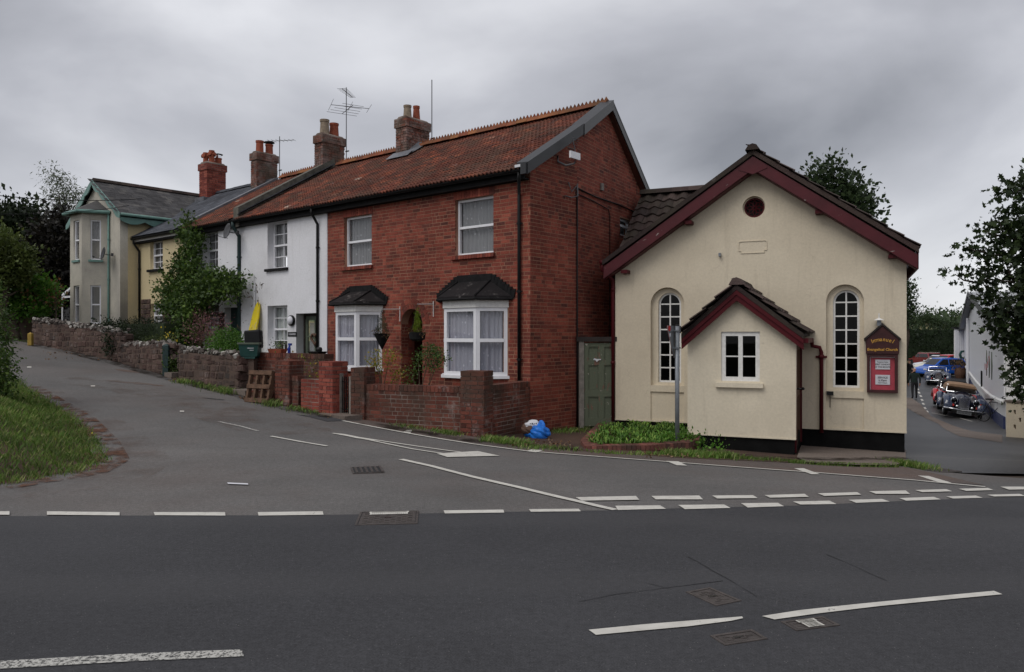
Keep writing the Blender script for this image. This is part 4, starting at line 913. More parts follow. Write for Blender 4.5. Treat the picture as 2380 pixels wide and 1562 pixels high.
for b in (BR, BL):
    bo = bay(b); X0, X1, X2, X3, z0, z1 = b; zz0, zz1 = z0 - .04, z1 - .022
    for (A, B, cols, fw) in (((X1, -BP), (X2, -BP), 1, .075), ((X2, -BP), (X3, 0), 1, .07), ((X0, 0), (X1, -BP), 1, .07)):
        Pm, L_ = plane(A[0], A[1], B[0], B[1]); ww = window(bh, Pm, .004, L_ - .004, zz0, zz1, (.52,), 1, (0, 0), 'lace_net', None, fw=fw)
    # hipped felt roof and stepped flashing
    zt0, zt1 = z1 + .16, T.hit(1100, 653)[1] if b is BR else T.hit(850, 676)[1]; e = .13
    bw, xk = [(X0 - e, -.01), (X1 - e * .6, -BP - e), (X2 + e * .6, -BP - e), (X3 + e, -.01)], lerp(X1, X2, .0)
    r0, r1 = X1 - .02, X2 - .02
    rm = MB(); V = [(x, y, zt0) for x, y in bw] + [(r0, .0, zt1), (r1, .0, zt1)] + [(x, y, zt0 + .05) for x, y in bw]
    rm.add(V, [(0, 1, 2, 3), (0, 6, 7, 1), (1, 7, 8, 2), (2, 8, 9, 3), (6, 4, 7), (7, 4, 5, 8), (8, 5, 9)]); rf = rm.build('bay_roof', 'bay_felt', bh)
    h_ = MB(); h_.tube([(X2 + e * .6, -BP - e, zt0 + .055), (r1, -.0, zt1 + .01)], .022, 6); h_.tube([(X1 - e * .6, -BP - e, zt0 + .055), (r0, .0, zt1 + .01)], .022, 6); h_.build('hip_roll', 'soot_felt', rf, smooth=True)
    fl = MB(); fl.box(r0 - .02, r1 + .06, -.03, -.012, zt1 - .02, zt1 + .13)
    n = 7
    for i in range(n):
        for (xa, xb) in ((r1 + .03, X3 + e + .05), (r0, X0 - e - .05)):
            x = lerp(xa, xb, i / n); x2 = lerp(xa, xb, (i + 1) / n); zc = lerp(zt1 + .11, zt0 + .14, i / n); lo = lerp(zt1, zt0 + .02, (i + 1) / n)
            fl.add([(x, -.03, lo), (x2, -.03, lo - .02), (x2 + (.05 if x2 > x else -.05), -.03, zc - .01), (x, -.03, zc), (x, -.012, lo), (x2, -.012, lo - .02), (x2 + (.05 if x2 > x else -.05), -.012, zc - .01), (x, -.012, zc)],
                   [(0, 1, 2, 3), (7, 6, 5, 4), (0, 4, 5, 1), (1, 5, 6, 2), (2, 6, 7, 3), (3, 7, 4, 0)])
    fl.build('lead_flashing', 'soot_felt', rf)
    gt = MB(); gt.tube([(bw[0][0], bw[0][1], zt0 - .01), (bw[1][0], bw[1][1], zt0 - .01), (bw[2][0], bw[2][1], zt0 - .01), (bw[3][0], bw[3][1], zt0 - .01)], .028, 6); gt.build('roof_edge', 'soot_felt', rf)
# roof
VG = .13
roofR = [(VG, EAVE_S), (VG, BY), (AX + VG, RS)]
dk = deck([(XB, EAVE_S, ZE), (VG, EAVE_S, ZE), (VG, BY, zr(BY)), (AX + VG, RS, ZR), (XB, RS, ZR)], .09, 'roof', 'soot_felt', bh)
deck([(XB, RS, ZR), (AX + VG, RS, ZR), (RX + VG, RY + .25, zr(RY + .25)), (XB, RY + .25, zr(RY + .25))], .09, 'roof', 'pantile', bh)
Lr = (RS - EAVE_S) / math.cos(slope)
def keepB(x, y):
    s = EAVE_S + y * math.cos(slope); X = XB + x
    lim = .02 if s < BY else lerp(.02, AX + .02, (s - BY) / (RS - BY)); return X < lim
tilefield('pantile', bh, 'pantile', PANT, (XB, EAVE_S - .05, ZE - .02), (1, 0, 0), us, .15 - XB, Lr + .02, .215, .168, keepB, 300, 3)
ridgerow(bh, XB, AX + .05, RS, ZR + .10, 'ridge_clay', True, .34)
# grey barge boards with a broad capping
th = .40
def barge(A, B, za, zb, t0, t1, name='bargeboard', cap=.17, out=.15):
    Pm, L_ = plane(A[0], A[1], B[0], B[1]); m = MB()
    m.add([(0, -out - .03, za), (L_, -out - .03, zb), (L_, -out - .03, zb - t1), (0, -out - .03, za - t0), (0, -out, za), (L_, -out, zb), (L_, -out, zb - t1), (0, -out, za - t0)],
          [(3, 2, 1, 0), (4, 5, 6, 7), (0, 1, 5, 4), (1, 2, 6, 5), (2, 3, 7, 6), (3, 0, 4, 7)])
    m.add([(0, -out - .035, za + .01), (L_, -out - .035, zb + .01), (L_, cap, zb + .03), (0, cap, za + .03), (0, -out - .035, za - .03), (L_, -out - .035, zb - .03), (L_, cap, zb - .03), (0, cap, za - .03)],
          [(0, 1, 2, 3), (4, 7, 6, 5), (0, 4, 5, 1), (1, 5, 6, 2), (2, 6, 7, 3), (3, 7, 4, 0)])
    m.add([(0, -out, za - t0 + .01), (L_, -out, zb - t1 + .01), (L_, .0, zb - t1 + .01), (0, .0, za - t0 + .01), (0, -out, za - t0 + .03), (L_, -out, zb - t1 + .03), (L_, 0, zb - t1 + .03), (0, 0, za - t0 + .03)],
          [(0, 3, 2, 1), (4, 5, 6, 7), (0, 1, 5, 4), (1, 2, 6, 5), (2, 3, 7, 6), (3, 0, 4, 7)])
    return m.build(name, 'grey_fascia', bh, M4=Pm)
barge((0, -.3), (BX, BY - .01), ZE + .07, zr(BY) + .11, .22, .22, cap=.10)
barge((BX, BY + .005), (AX, AY), zr(BY) + .115, ZR + .12, .23, .21, cap=.12)
barge((AX - .001, AY + .004), (RX, RY + .2), ZR + .12, zr(RY + .2) + .10, .21, .20, cap=.04, out=.13)
MB().box(.03, .16, -.35, -.27, ZE - .15, ZE + .05).build('box_end', 'grey_fascia', bh)
MB().box(-.12, .10, -.34, -.24, ZE + .0, ZE + .05).build('mortar_bed', 'bag_white', bh)
def eaves(parent, x0, x1, mat='black_plastic', soffit=True):
    m = MB(); m.box(x0, x1, -.16, -.13, ZE - .20, ZE - .02); m.box(x0, x1, -.13, -.002, ZE - .20, ZE - .17); m.build('eaves_board', 'soot_felt', parent)
    gt = MB(); n = 8; ring = lambda x, r: [(x, -.25 + r * math.cos(math.pi + math.pi * i / n), ZE - .03 + r * math.sin(math.pi + math.pi * i / n)) for i in range(n + 1)]
    gt.loft([ring(x0, .055), ring(x1, .055)], False, False); gt.loft([ring(x0, .048), ring(x1, .048)], False, False); g_ = gt.build('gutter', mat, parent, smooth=True, recalc=False)
    return g_
eaves(bh, XB, -.03)
def downpipe(parent, x, y, ztop, zbot, mat='black_plastic', swan=True, r=.034, y0=-.25, x0=None):
    x0 = x if x0 is None else x0
    pts = ([(x0, y0, ztop), (x0, y0, ztop - .12), (x, y, ztop - .38)] if swan else []) + [(x, y, ztop - .42 if swan else ztop), (x, y, zbot)]
    m = MB(); m.tube(pts, r, 10); o = m.build('downpipe', mat, parent, smooth=True)
    z = ztop - 1.0
    c = MB()
    while z > zbot + .2: c.tube([(x, y, z), (x, y, z + .05)], r * 1.3, 10); c.box(x - r * 2.2, x + r * 2.2, y + .005, y + .02, z + .015, z + .035); z -= 1.35
    c.build('pipe_clip', mat, o); return o
pxx = T.hit(1209)[0]; downpipe(bh, pxx + .02, -.06, 4.86, .15, x0=pxx + .17)
c1 = chim_geom(T, 920, 945, 998, RS); zt = T.hit(945, 270, c1[2])[1]; print('c1', c1, zt)
chimney(bh, *c1, 6.3, zt, [((c1[0] + c1[1]) / 2, lerp(c1[2], c1[3], .27), .12, .10, .36, 'pot_buff', ''), ((c1[0] + c1[1]) / 2, lerp(c1[2], c1[3], .66), .11, .085, .42, 'terracotta', 'cowlx')])
fl = MB(); fl.add([(c1[1] + .01, c1[2] - .1, zr(c1[2] - .1) + .09), (c1[1] + .35, c1[2] - .1, zr(c1[2] - .1) + .09), (c1[1] + .32, RS, ZR + .1), (c1[1] + .01, RS, ZR + .22)], [(0, 1, 2, 3)]); fl.add([(c1[0] - .1, c1[2] - .3, zr(c1[2] - .3) + .09), (c1[1] + .35, c1[2] - .3, zr(c1[2] - .3) + .09), (c1[1] + .3, c1[2] - .005, zr(c1[2]) + .14), (c1[0] - .1, c1[2] - .005, zr(c1[2]) + .14)], [(0, 1, 2, 3)]); fl.build('lead_flashing', 'lead', bh)

# aerials and cables
def aerial(name, label, base, mast, yagi, parent=None, loc_rz=T.rz):
    t = thing(name, label, 'aerial', base, loc_rz); MB().tube([(0, 0, 0), (0, 0, mast)], .014, 6).build('mast', 'aerial_metal', t)
    for i, (z, az, L_, n, el) in enumerate(yagi):
        m = MB(); a = R(az); dx, dy = math.cos(a), math.sin(a); m.tube([(-dx * L_ * .4, -dy * L_ * .4, z), (dx * L_ * .6, dy * L_ * .6, z)], .010, 5)
        for k in range(n):
            u = -L_ * .4 + L_ * k / (n - 1); w = el * (1 - .4 * k / n); m.tube([(dx * u - dy * w, dy * u + dx * w, z), (dx * u + dy * w, dy * u - dx * w, z)], .006, 4)
        m.build('antenna', 'aerial_metal', t)
    b = MB(); b.box(-.03, .12, -.02, .02, .05, .08); b.box(-.03, .12, -.02, .02, .3, .33); b.build('bracket', 'aerial_metal', t)
    return t
p = T.w(c1[1] + .05, c1[3] + .05, 7.0); aerial('mast_aerial', 'thin straight mast aerial beside the chimney of the brick house', p, 2.0, [])
# lamp / aerial bracket high on the gable
q = P1 @ Vector((1.18, -.02, T.hit(1330, 372)[1] * 0 + 4.95))
t = thing('gable_aerial', 'small white panel aerial with grid reflector on the brick gable', 'aerial', bh.location + Vector(), T.rz)
def on_gable(xpx, ypx, out=0): 
    # photo point on the first part of the gable wall
    y, z = T.hitx(xpx, ypx, .01 + out); return y, z
ya, za = on_gable(1336, 361, .35)
t.location = T.w(.36, ya, za)
m = MB(); [m.box(-.01, .01, -.20 + .0, .20, .03 * i - .07, .03 * i - .058) for i in range(1)]
MB().box(-.02, .02, -.17, .17, -.075, .065).build('panel', 'white_upvc', t)
m = MB(); [m.tube([(-.0, -.15 - .10 + .03 * i, .12 + .045 * i), (.0, .12 - .06 + .03 * i - .05, .12 + .045 * i)], .006, 4) for i in range(6)]; m.tube([(0, .05, .0), (0, -.1, .36)], .01, 5); m.build('reflector', 'aerial_metal', t)
m = MB(); m.tube([(0, .05, -.02), (-.02, .02, -.16), (-.16, -.08, -.20), (-.34, -.12, -.1), (-.345, -.12, .02)], .022, 7); m.build('bracket', 'aerial_metal', t, smooth=True)
# cables and brackets on the gable
cab = thing('cable_bundle', 'black telephone cables and iron bracket fixed to the brick gable', 'cable', T.o, T.rz)
ya, za = on_gable(1342, 440, .02); m = MB()
yb, zb = on_gable(1483, 500, -.35)
def gp(pos, z, out=.03):
    if pos < L1: v = P1 @ Vector((pos, -out, z))
    else: v = P2 @ Vector((pos - L1, -out, z))
    return v
zc = T.hitx(1340, 440, .02)[1]; print('cable z', zc, 'L1', L1)
m.tube([gp(L1 - .03, zc + .05), gp(L1 - .03, 1.0), gp(L1 - .03, -.4)], .018, 6); m.tube([gp(L1 - .03, zc + .02), gp(L1 + .9, zc - .02), gp(L1 + 2.2, zc + .0), gp(L1 + 3.9, zc - .06)], .016, 6)
m.tube([gp(L1 - .03, zc - .10), gp(L1 + .75, zc - .13), gp(L1 + 1.6, zc - .2), gp(L1 + 1.68, zc - .35), gp(L1 + 1.68, 1.2)], .011, 6)
m.build('cable', 'black_plastic', cab, smooth=True)
m = MB(); m.tube([gp(L1 - .45, zc - .2, .02), gp(L1 - .42, zc - .25, .16), gp(L1 - .25, zc - .2, .2), gp(L1 - .05, zc + .1, .05)], .014, 6); m.box(0, 0, 0, 0, 0, 0); a_ = gp(L1 - .3, zc, .06); m.tube([gp(L1 - .35, zc + .1, .03), gp(L1 - .3, zc - .1, .08), gp(L1 - .1, zc + .05, .06)], .012, 6); m.tube([gp(L1 - .18, zc - .02, .09), gp(L1 - .10, zc - .08, .1), gp(L1 - .16, zc - .13, .09), gp(L1 - .22, zc - .07, .1)], .009, 6); m.build('bracket', 'aerial_metal', cab)
bx = MB(); v = gp(L1 + 1.25, zc + .05, .0); bx.box(v.x, v.x + .05, v.y - .05, v.y + .05, zc + .18, zc + .34); bx.build('junction_box', 'timber_grey', cab)

# ================================================================ WHITE HOUSE
white_house = thing('white_house', 'white rendered terrace house with tiled roof beside the red brick house', 'house', T.o, T.rz); wh = white_house
U = (T.hit(636, CY, .16)[0], T.hit(670)[0], T.hit(655, 623)[1], T.hit(655, 512)[1]); Lw = (T.hit(636, CY, .16)[0], T.hit(670)[0], T.hit(655, 820)[1], T.hit(655, 710)[1])
Dw = (T.hit(704, CY, .18)[0], T.hit(741)[0], -.2, T.hit(720, 728)[1]); print('white', U, Lw, Dw)
XW1 = XW
slab([(XW1, -.4), (XB - .001, -.4), (XB - .001, 4.9), (XW1, 4.9)], [rect(*U), rect(*Lw), rect(*Dw)], -.03, .35, 'wall', 'white_render', wh)
window(wh, TY(.16), *U, (.5,), 1, (1, 1), 'plain_net', [(0, .45), (.62, 1)], fw=.05, room=False)
window(wh, TY(.16), *Lw, (.5,), 1, (1, 1), 'blind_fabric', [(0, 1)], fw=.05, curt_lo=.25)
for w_ in (U,): MB().box(w_[0] - .06, w_[1] + .05, -.10, .16, w_[2] - .07, w_[2] - .002).build('sill', 'soot_felt', wh)
MB().box(Lw[0] - .02, Lw[1] + .02, -.09, .16, Lw[2] - .06, Lw[2] - .002).build('sill', 'white_paint', wh)
MB().box(Dw[0], Dw[0] + .06, .20, .26, -.1, Dw[3]).box(Dw[1] - .06, Dw[1], .20, .26, -.1, Dw[3]).box(Dw[0] + .06, Dw[1] - .06, .20, .26, Dw[3] - .07, Dw[3]).build('door_frame', 'timber_dark', wh)
dz0 = .15; xa, xb = Dw[0] + .06, Dw[1] - .06; dm = MB()
for q in [(xa, xa + .09, dz0, Dw[3] - .07), (xb - .09, xb, dz0, Dw[3] - .07), (xa + .09, xb - .09, Dw[3] - .17, Dw[3] - .07), (xa + .09, xb - .09, dz0, dz0 + .2), (xa + .09, xb - .09, 1.62, 1.66), (xa + .09, xb - .09, 1.18, 1.22), ((xa + xb) / 2 - .02, (xa + xb) / 2 + .02, dz0 + .2, Dw[3] - .17)]: dm.box(q[0], q[1], .22, .26, q[2], q[3])
do = dm.build('door', 'green_frame', wh); MB().box(xa + .09, xb - .09, .238, .244, dz0 + .2, Dw[3] - .17).build('pane', 'glass', do); MB().box(xa + .1, xb - .1, .28, .285, 1.2, 2.0).build('curtain', 'plain_net', do)
hm = MB(); hp = [(.16 * math.sin(a) ** 3 , .01 * (13 * math.cos(a) - 5 * math.cos(2 * a) - 2 * math.cos(3 * a) - math.cos(4 * a))) for a in np.linspace(0, 2 * math.pi, 25)[:-1]]
hxc = lerp(xa, xb, .55); hm.tube([(hxc + x, .19, 1.58 + z) for x, z in hp] + [(hxc + hp[0][0], .19, 1.58 + hp[0][1])], .03, 6); o = hm.build('heart_wreath', 'heart_brown', None, smooth=True); o.location = T.o; o.rotation_euler = (0, 0, T.rz); tag(o, 'brown heart shaped wicker wreath hanging on the green glazed door', 'wreath')
deck([(XW1, EAVE_S, ZE), (XB, EAVE_S, ZE), (XB, RS, ZR), (XW1, RS, ZR)], .09, 'roof', 'soot_felt', wh); deck([(XW1, RS, ZR), (XB, RS, ZR), (XB, 6, 4.9), (XW1, 6, 4.9)], .09, 'roof', 'pantile', wh)
tilefield('pantile', wh, 'pantile', PANT, (XW1 + .15, EAVE_S - .05, ZE - .02), (1, 0, 0), us, XB - XW1 - .15, Lr + .02, .215, .168, None, 300, 4)
ridgerow(wh, XW1 + .3, XB, RS, ZR + .10, 'ridge_clay', True, .34, seed=3)
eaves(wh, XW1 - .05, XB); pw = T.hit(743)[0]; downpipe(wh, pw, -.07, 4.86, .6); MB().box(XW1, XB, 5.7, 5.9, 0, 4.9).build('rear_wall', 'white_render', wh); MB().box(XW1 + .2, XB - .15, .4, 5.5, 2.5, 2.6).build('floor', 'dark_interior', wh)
# sloping parapet between the two roofs, slate soakers beside it
def parapet(parent, X, w, mat, up=.22, s0=-.2):
    m = MB(); m.add([(X - w / 2, s0, zr(s0) - .25), (X + w / 2, s0, zr(s0) - .25), (X + w / 2, RS, ZR - .2), (X - w / 2, RS, ZR - .2), (X - w / 2, s0, zr(s0) + up), (X + w / 2, s0, zr(s0) + up), (X + w / 2, RS, ZR + up), (X - w / 2, RS, ZR + up)], [(0, 3, 2, 1), (4, 5, 6, 7), (0, 1, 5, 4), (1, 2, 6, 5), (2, 3, 7, 6), (3, 0, 4, 7)])
    return m.build('parapet', mat, parent)
parapet(wh, XW1, .26, 'concrete_coping', .30)
sk = [TRS(XW1 + .22, s, zr(s) + .13, .2, .34, .02, 0, slope, R(-20)) for s in np.arange(-.1, 2.9, .27)]; pieces('soaker_slate', CUBE, sk, wh, 'slate')
c2 = chim_geom(T, 731, 750, 801, RS); zt = T.hit(750, 309, c2[2])[1]; print('c2', c2, zt)
chimney(wh, *c2, 6.2, zt, [((c2[0] + c2[1]) / 2, lerp(c2[2], c2[3], .27), .15, .13, .46, 'pot_buff', ''), ((c2[0] + c2[1]) / 2, lerp(c2[2], c2[3], .70), .15, .13, .42, 'terracotta', '')])
p = T.w(c2[1] + .06, c2[3] + .02, 7.2); aerial('tv_aerial', 'tall tv aerial with three arms beside the chimney of the white house', p, 2.35, [(2.2, 120, .9, 9, .16), (1.75, 60, 1.2, 3, .62), (1.62, -20, 1.1, 5, .5)])
# wall lamp, name plate, satellite dishes
x, z = T.hit(678, 745, -.05); t = thing('wall_lamp', 'round bulkhead lamp with black rim on the white house wall', 'lamp', T.w(x, -.03, z), T.rz)
Mx = Matrix.Rotation(R(90), 4, 'X'); MB().lathe([(.13, 0), (.14, .02), (.14, .06), (.12, .07)], (0, 0, 0), 20, Mx).build('rim', 'black_plastic', t, smooth=True); MB().lathe([(.122, .06), (.10, .10), (.05, .125), (.005, .13)], (0, 0, 0), 20, Mx).build('lamp_glass', 'paper', t, smooth=True)
x, z = T.hit(680, 777, -.03); t = thing('house_nameplate', 'black plate with white letters and number 1 on the white wall', 'sign', T.w(x, -.03, z), T.rz)
bev(MB().box(-.20, .20, -.015, -.001, -.06, .06).build('plate', 'black_gloss', t), .005); text('1 ROSEMERE', .062, 'lettering', 'paper', t, Matrix.Translation((0, -.018, 0)), sx=.95)
MB().tube([T.w(XB - 2.0 - 1.2, -.045, 4.6), T.w(XB - 3.2, -.045, .8)], .006, 5)
def dish(label, xp, yp, out, zoff=0, fr=T, d=-.03):
    x, z = fr.hit(xp, yp, d - out); t = thing('satellite_dish', label, 'satellite dish', fr.w(x, d - out, z), R(-49)); t.scale = (.74,) * 3
    Mx = Matrix.Rotation(R(78), 4, 'X'); MB().lathe([(.01, .0), (.12, .012), (.22, .04), (.30, .085), (.305, .08), (.22, .03), (.01, -.012)], (0, 0, 0), 20, Mx).build('dish', 'dish_grey', t, smooth=True)
    MB().tube([(0, .03, -.02), (0, .16, -.04), (.12, .3, -.04)], .02, 6).box(.08, .16, .25, .34, -.1, .04).build('bracket', 'dish_grey', t)
    MB().tube([(0, -.04, -.26), (-.02, -.36, -.22), (-.02, -.46, -.16)], .012, 6).tube([(-.02, -.42, -.18), (-.02, -.50, -.14)], .035, 8).build('feed_arm', 'dish_grey', t)
    return t
dish('grey satellite dish on the white wall beside the green climber', 532, 538, .38)

# ================================================================ IVY HOUSE
ivy_house = thing('ivy_house', 'white rendered terrace house half covered by a green climber', 'house', T.o, T.rz); ih = ivy_house
U3 = (T.hit(482, CY, .14)[0], T.hit(508)[0], T.hit(496, 623)[1], min(4.76, T.hit(496, 530)[1])); L3 = (T.hit(484, CY, .14)[0], T.hit(511)[0], T.hit(498, 762)[1], T.hit(498, 706)[1]); D3 = (T.hit(538, CY, .2)[0], T.hit(559)[0], -.2, T.hit(548, 714)[1]); print('ivy', U3, L3, D3)
slab([(XI, .0), (XW - .001, .0), (XW - .001, 4.9), (XI, 4.9)], [rect(*U3), rect(*L3), rect(D3[0], D3[1], .05, D3[3])], -.02, .35, 'wall', 'white_render', ih)
zst = T.hit(530, 700)[1]
def gapst(z):
    iv = minus([(XI, D3[0])], D3[0] - .0, D3[1]); return minus(iv, L3[0], L3[1]) if z < L3[3] else iv
st = []; rr = random.Random(5)
for i in range(14):
    z = .1 + i * .16
    if z > zst - .05: break
    x = XI - rr.random() * .2
    while x < D3[0]:
        w = rr.uniform(.16, .34)
        for a, b in gapst(z):
            aa, bb = max(a, x), min(b, x + w - .015)
            if bb - aa > .06: st.append(TRS((aa + bb) / 2, -.04, z + .08, bb - aa, .05, .145, 0, 0, rr.uniform(-.03, .03)))
        x += w
STONE = ([(-.5, .5, -.5), (.5, .5, -.5), (.5, .5, .5), (-.5, .5, .5), (-.5, -.1, -.5), (.5, -.1, -.5), (.5, -.1, .5), (-.5, -.1, .5), (-.38, -.5, -.34), (.36, -.5, -.38), (.38, -.5, .34), (-.34, -.5, .38)],
         [(0, 1, 5, 4), (1, 2, 6, 5), (2, 3, 7, 6), (3, 0, 4, 7), (4, 5, 9, 8), (5, 6, 10, 9), (6, 7, 11, 10), (7, 4, 8, 11), (8, 9, 10, 11)])
pieces('stone', STONE, st, ih, 'red_stone')
window(ih, TY(.14), *U3, (.5,), 1, (1, 1), 'plain_net', [(0, .3)], fw=.05); window(ih, TY(.14), *L3, (.4,), 1, (2, 1), 'plain_net', [(0, 1)], fw=.045, curt_lo=.4)
MB().box(D3[0], D3[1], .18, .24, -.1, D3[3]).build('door', 'green_post', ih)
deck([(XI, EAVE_S, ZE), (XW, EAVE_S, ZE), (XW, RS, ZR), (XI, RS, ZR)], .09, 'roof', 'soot_felt', ih); deck([(XI, RS, ZR), (XW, RS, ZR), (XW, 6, 4.9), (XI, 6, 4.9)], .09, 'roof', 'pantile', ih)
tilefield('pantile', ih, 'pantile', PANT, (XI + .1, EAVE_S - .05, ZE - .02), (1, 0, 0), us, XW - XI - .25, Lr + .02, .215, .168, None, 300, 5)
ridgerow(ih, XI + .3, XW - .3, RS, ZR + .10, 'ridge_clay', True, .34, seed=4); eaves(ih, XI, XW - .1); downpipe(ih, T.hit(560)[0], -.06, 4.86, .2, 'green_post', r=.05)
MB().box(XI, XW, 5.7, 5.9, 0, 4.9).build('rear_wall', 'white_render', ih)
c3 = chim_geom(T, 583, 597, 645, RS); zt = T.hit(597, 352, c3[2])[1]; print('c3', c3, zt)
chimney(ih, *c3, 6.2, zt, [((c3[0] + c3[1]) / 2, lerp(c3[2], c3[3], .28), .13, .12, .40, 'terracotta', ''), ((c3[0] + c3[1]) / 2, lerp(c3[2], c3[3], .74), .13, .12, .34, 'terracotta', 'cowl')])
p = T.w(c3[1] + .05, c3[3] + .05, 7.1); aerial('tv_aerial', 'small dark tv aerial behind the chimney with a flat cowl', p, 1.5, [(1.35, 30, .9, 7, .2)])

# ================================================================ CREAM COTTAGE
cream_cottage = thing('cream_cottage', 'cream rendered cottage with dark slate roof and tall red chimney', 'house', T.o, T.rz); cc = cream_cottage
U4 = (T.hit(357, CY, .1)[0], T.hit(379)[0], T.hit(370, 625)[1], min(4.76, T.hit(370, 546)[1])); L4 = (T.hit(358, CY, .1)[0], T.hit(380)[0], T.hit(370, 760)[1], T.hit(370, 705)[1])
slab([(XC, .2), (XI - .001, .2), (XI - .001, 4.9), (XC, 4.9)], [rect(*U4), rect(*L4)], -.01, .35, 'wall', 'yellow_render', cc)
window(cc, TY(.10), *U4, (.5,), 1, (1, 1), 'drape_grey', [(0, 1)], fw=.05); window(cc, TY(.10), *L4, (.5,), 1, (2, 1), 'plain_net', [(0, 1)], fw=.045)
MB().box(U4[0] - .08, U4[1] + .05, -.10, .1, U4[2] - .08, U4[2] - .002).build('sill', 'soot_felt', cc)
st = []; zst = T.hit(330, 697)[1]
for i in range(14):
    z = .5 + i * .17
    if z > zst - .05: break
    x = XC
    while x < XI:
        w = rr.uniform(.16, .36)
        for a, b in (minus([(XC + .2, XI)], L4[0], L4[1]) if z < L4[3] else [(XC + .2, XI)]):
            aa, bb = max(a, x), min(b, x + w - .015)
            if bb - aa > .06: st.append(TRS((aa + bb) / 2, -.03, z + .08, bb - aa, .05, .155, 0, 0, rr.uniform(-.03, .03)))
        x += w
pieces('stone', STONE, st, cc, 'red_stone')
deck([(XC - .6, EAVE_S, ZE), (XI, EAVE_S, ZE), (XI, RS, ZR), (XC - 3.2, RS, ZR)], .09, 'roof', 'soot_felt', cc); deck([(XC - 3, RS, ZR), (XI, RS, ZR), (XI, 6, 4.9), (XC - 3, 6, 4.9)], .09, 'roof', 'slate', cc)
tilefield('slate', cc, 'slate', SLATE, (XC - 3.0, EAVE_S - .04, ZE + .01), (1, 0, 0), us, XI - XC + 3.0 - .25, Lr + .02, .26, .20, lambda x, y: XC - 3 + x > XC - .1 - y * .62, 300, 6, stagger=.5, zs=.25, jit=.002)
m = MB(); m.add([(XI - .30, EAVE_S, ZE + .09), (XI + .12, EAVE_S, ZE + .12), (XI + .12, RS, ZR + .12), (XI - .30, RS, ZR + .09), (XI + .12, EAVE_S, ZE - .05), (XI + .12, RS, ZR - .05)], [(0, 1, 2, 3), (1, 4, 5, 2)]); m.build('lead_verge', 'lead', cc)
ridgerow(cc, XC - 1.5, XI, RS, ZR + .06, 'slate', False, .45)
eaves(cc, XC, XI); downpipe(cc, T.hit(306)[0] if False else XC + .12, -.06, 4.86, .9)
MB().box(XC - .02, XI, -.18, -.165, ZE - .14, ZE - .03).build('fascia', 'white_paint', cc)
c4 = chim_geom(T, 463, 481, 525, RS); zt = T.hit(481, 376, c4[2])[1]; print('c4', c4, zt)
xm = (c4[0] + c4[1]) / 2
chimney(cc, *c4, 6.0, zt, [(xm - .08, lerp(c4[2], c4[3], .2), .10, .085, .38, 'terracotta', 'horn'), (xm + .1, lerp(c4[2], c4[3], .38), .11, .09, .46, 'terracotta', 'horn'), (xm, lerp(c4[2], c4[3], .8), .13, .12, .24, 'terracotta', 'cage')], mat='new_brick')
MB().box(c4[0] - .03, c4[1] + .06, c4[2] - .16, c4[3] + .03, 6.55, 6.75).build('lead_flashing', 'lead', cc)

# ================================================================ BAY HOUSE
S1 = .63; bayh = thing('bay_house', 'cream gabled house with two storey bay and pale green bargeboards', 'house', T.o, T.rz); yh = bayh
XM = T.hit(213, CY, -S1 - .14)[0]; XL = 2 * XM - XC; print('bayhouse', XL, XM, XC, T.hit(176, CY, -S1 - .14)[0], T.hit(163, CY, -S1 - .7)[0])
zE, zA = 5.75, 7.0; y0 = -S1
zw = 5.6
gab = lambda X, z0: [(XL, z0), (XC, z0), (XC, zw), (XM, zA - .12), (XL, zw)]
slab(gab(0, .6), [], y0, y0 + .25, 'wall', 'bay_render', yh)
MB().box(XC - .25, XC, y0 + .25, .6, .6, zw).build('side_wall', 'yellow_render', yh); MB().box(XL, XL + .25, y0 + .25, 5.5, .6, zw).build('side_wall', 'bay_render', yh); MB().box(XL, XC, 5.5, 5.7, .6, zw).build('rear_wall', 'bay_render', yh)
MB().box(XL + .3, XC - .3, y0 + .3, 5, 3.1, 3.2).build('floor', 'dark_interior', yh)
for sgn, Xe in ((1, XC), (-1, XL)):
    e = Xe + sgn * .32; zl = zE - .12; deck([(e, y0 - .12, zl), (XM, y0 - .12, zA), (XM, 6.2, zA), (e, 6.2, zl)] if sgn > 0 else [(XM, y0 - .12, zA), (e, y0 - .12, zl), (e, 6.2, zl), (XM, 6.2, zA)], .08, 'roof', 'soot_felt', yh)
ex_ = XC + .32; zl = zE - .12; uu = Vector((XM - ex_, 0, zA - zl)); Ls = uu.length
tilefield('slate', yh, 'old_slate', SLATE, (ex_ + .02, y0 - .14, zl + .01), (0, 1, 0), uu, 6.6, Ls, .24, .19, None, 300, 8, stagger=.5, zs=.25, jit=.004)
ridgerow(yh, y0 - .1, 6.1, XM, zA + .05, 'moss_tile', False, .45, axis='y')
# scalloped bargeboards and eaves board
def scallop(A, B, n, dep, y, name='bargeboard', ax='x'):
    pts = [A, B]; lo = []
    for i in range(n * 6 + 1):
        u = 1 - i / (n * 6); x = lerp(A[0], B[0], u); z = lerp(A[1], B[1], u) - dep * (.62 + .38 * abs(math.sin(math.pi * n * u))); lo.append((x, z))
    return [A, B] + lo
for sg, Xe in ((1, ex_), (-1, XL - .32)):
    pl = scallop((XM, zA + .03), (Xe, zl + .03), 4, .25, 0); o = slab(pl, [], y0 - .155, y0 - .122, 'bargeboard', 'teal_paint', yh)
pl = scallop((0, zl - .0), (4.0, zl - .0), 5, .30, 0); o = slab(pl, [], 0, .03, 'eaves_board', 'teal_paint', yh); Pm, _ = plane(ex_ - .02, y0 - .12, ex_ - .02, 4); o.matrix_local = Pm
g_ = MB(); g_.tube([(ex_ + .04, y0 - .12, zl + .0), (ex_ + .04, 4, zl + .0)], .05, 8); g_.build('gutter', 'teal_paint', yh, smooth=True)
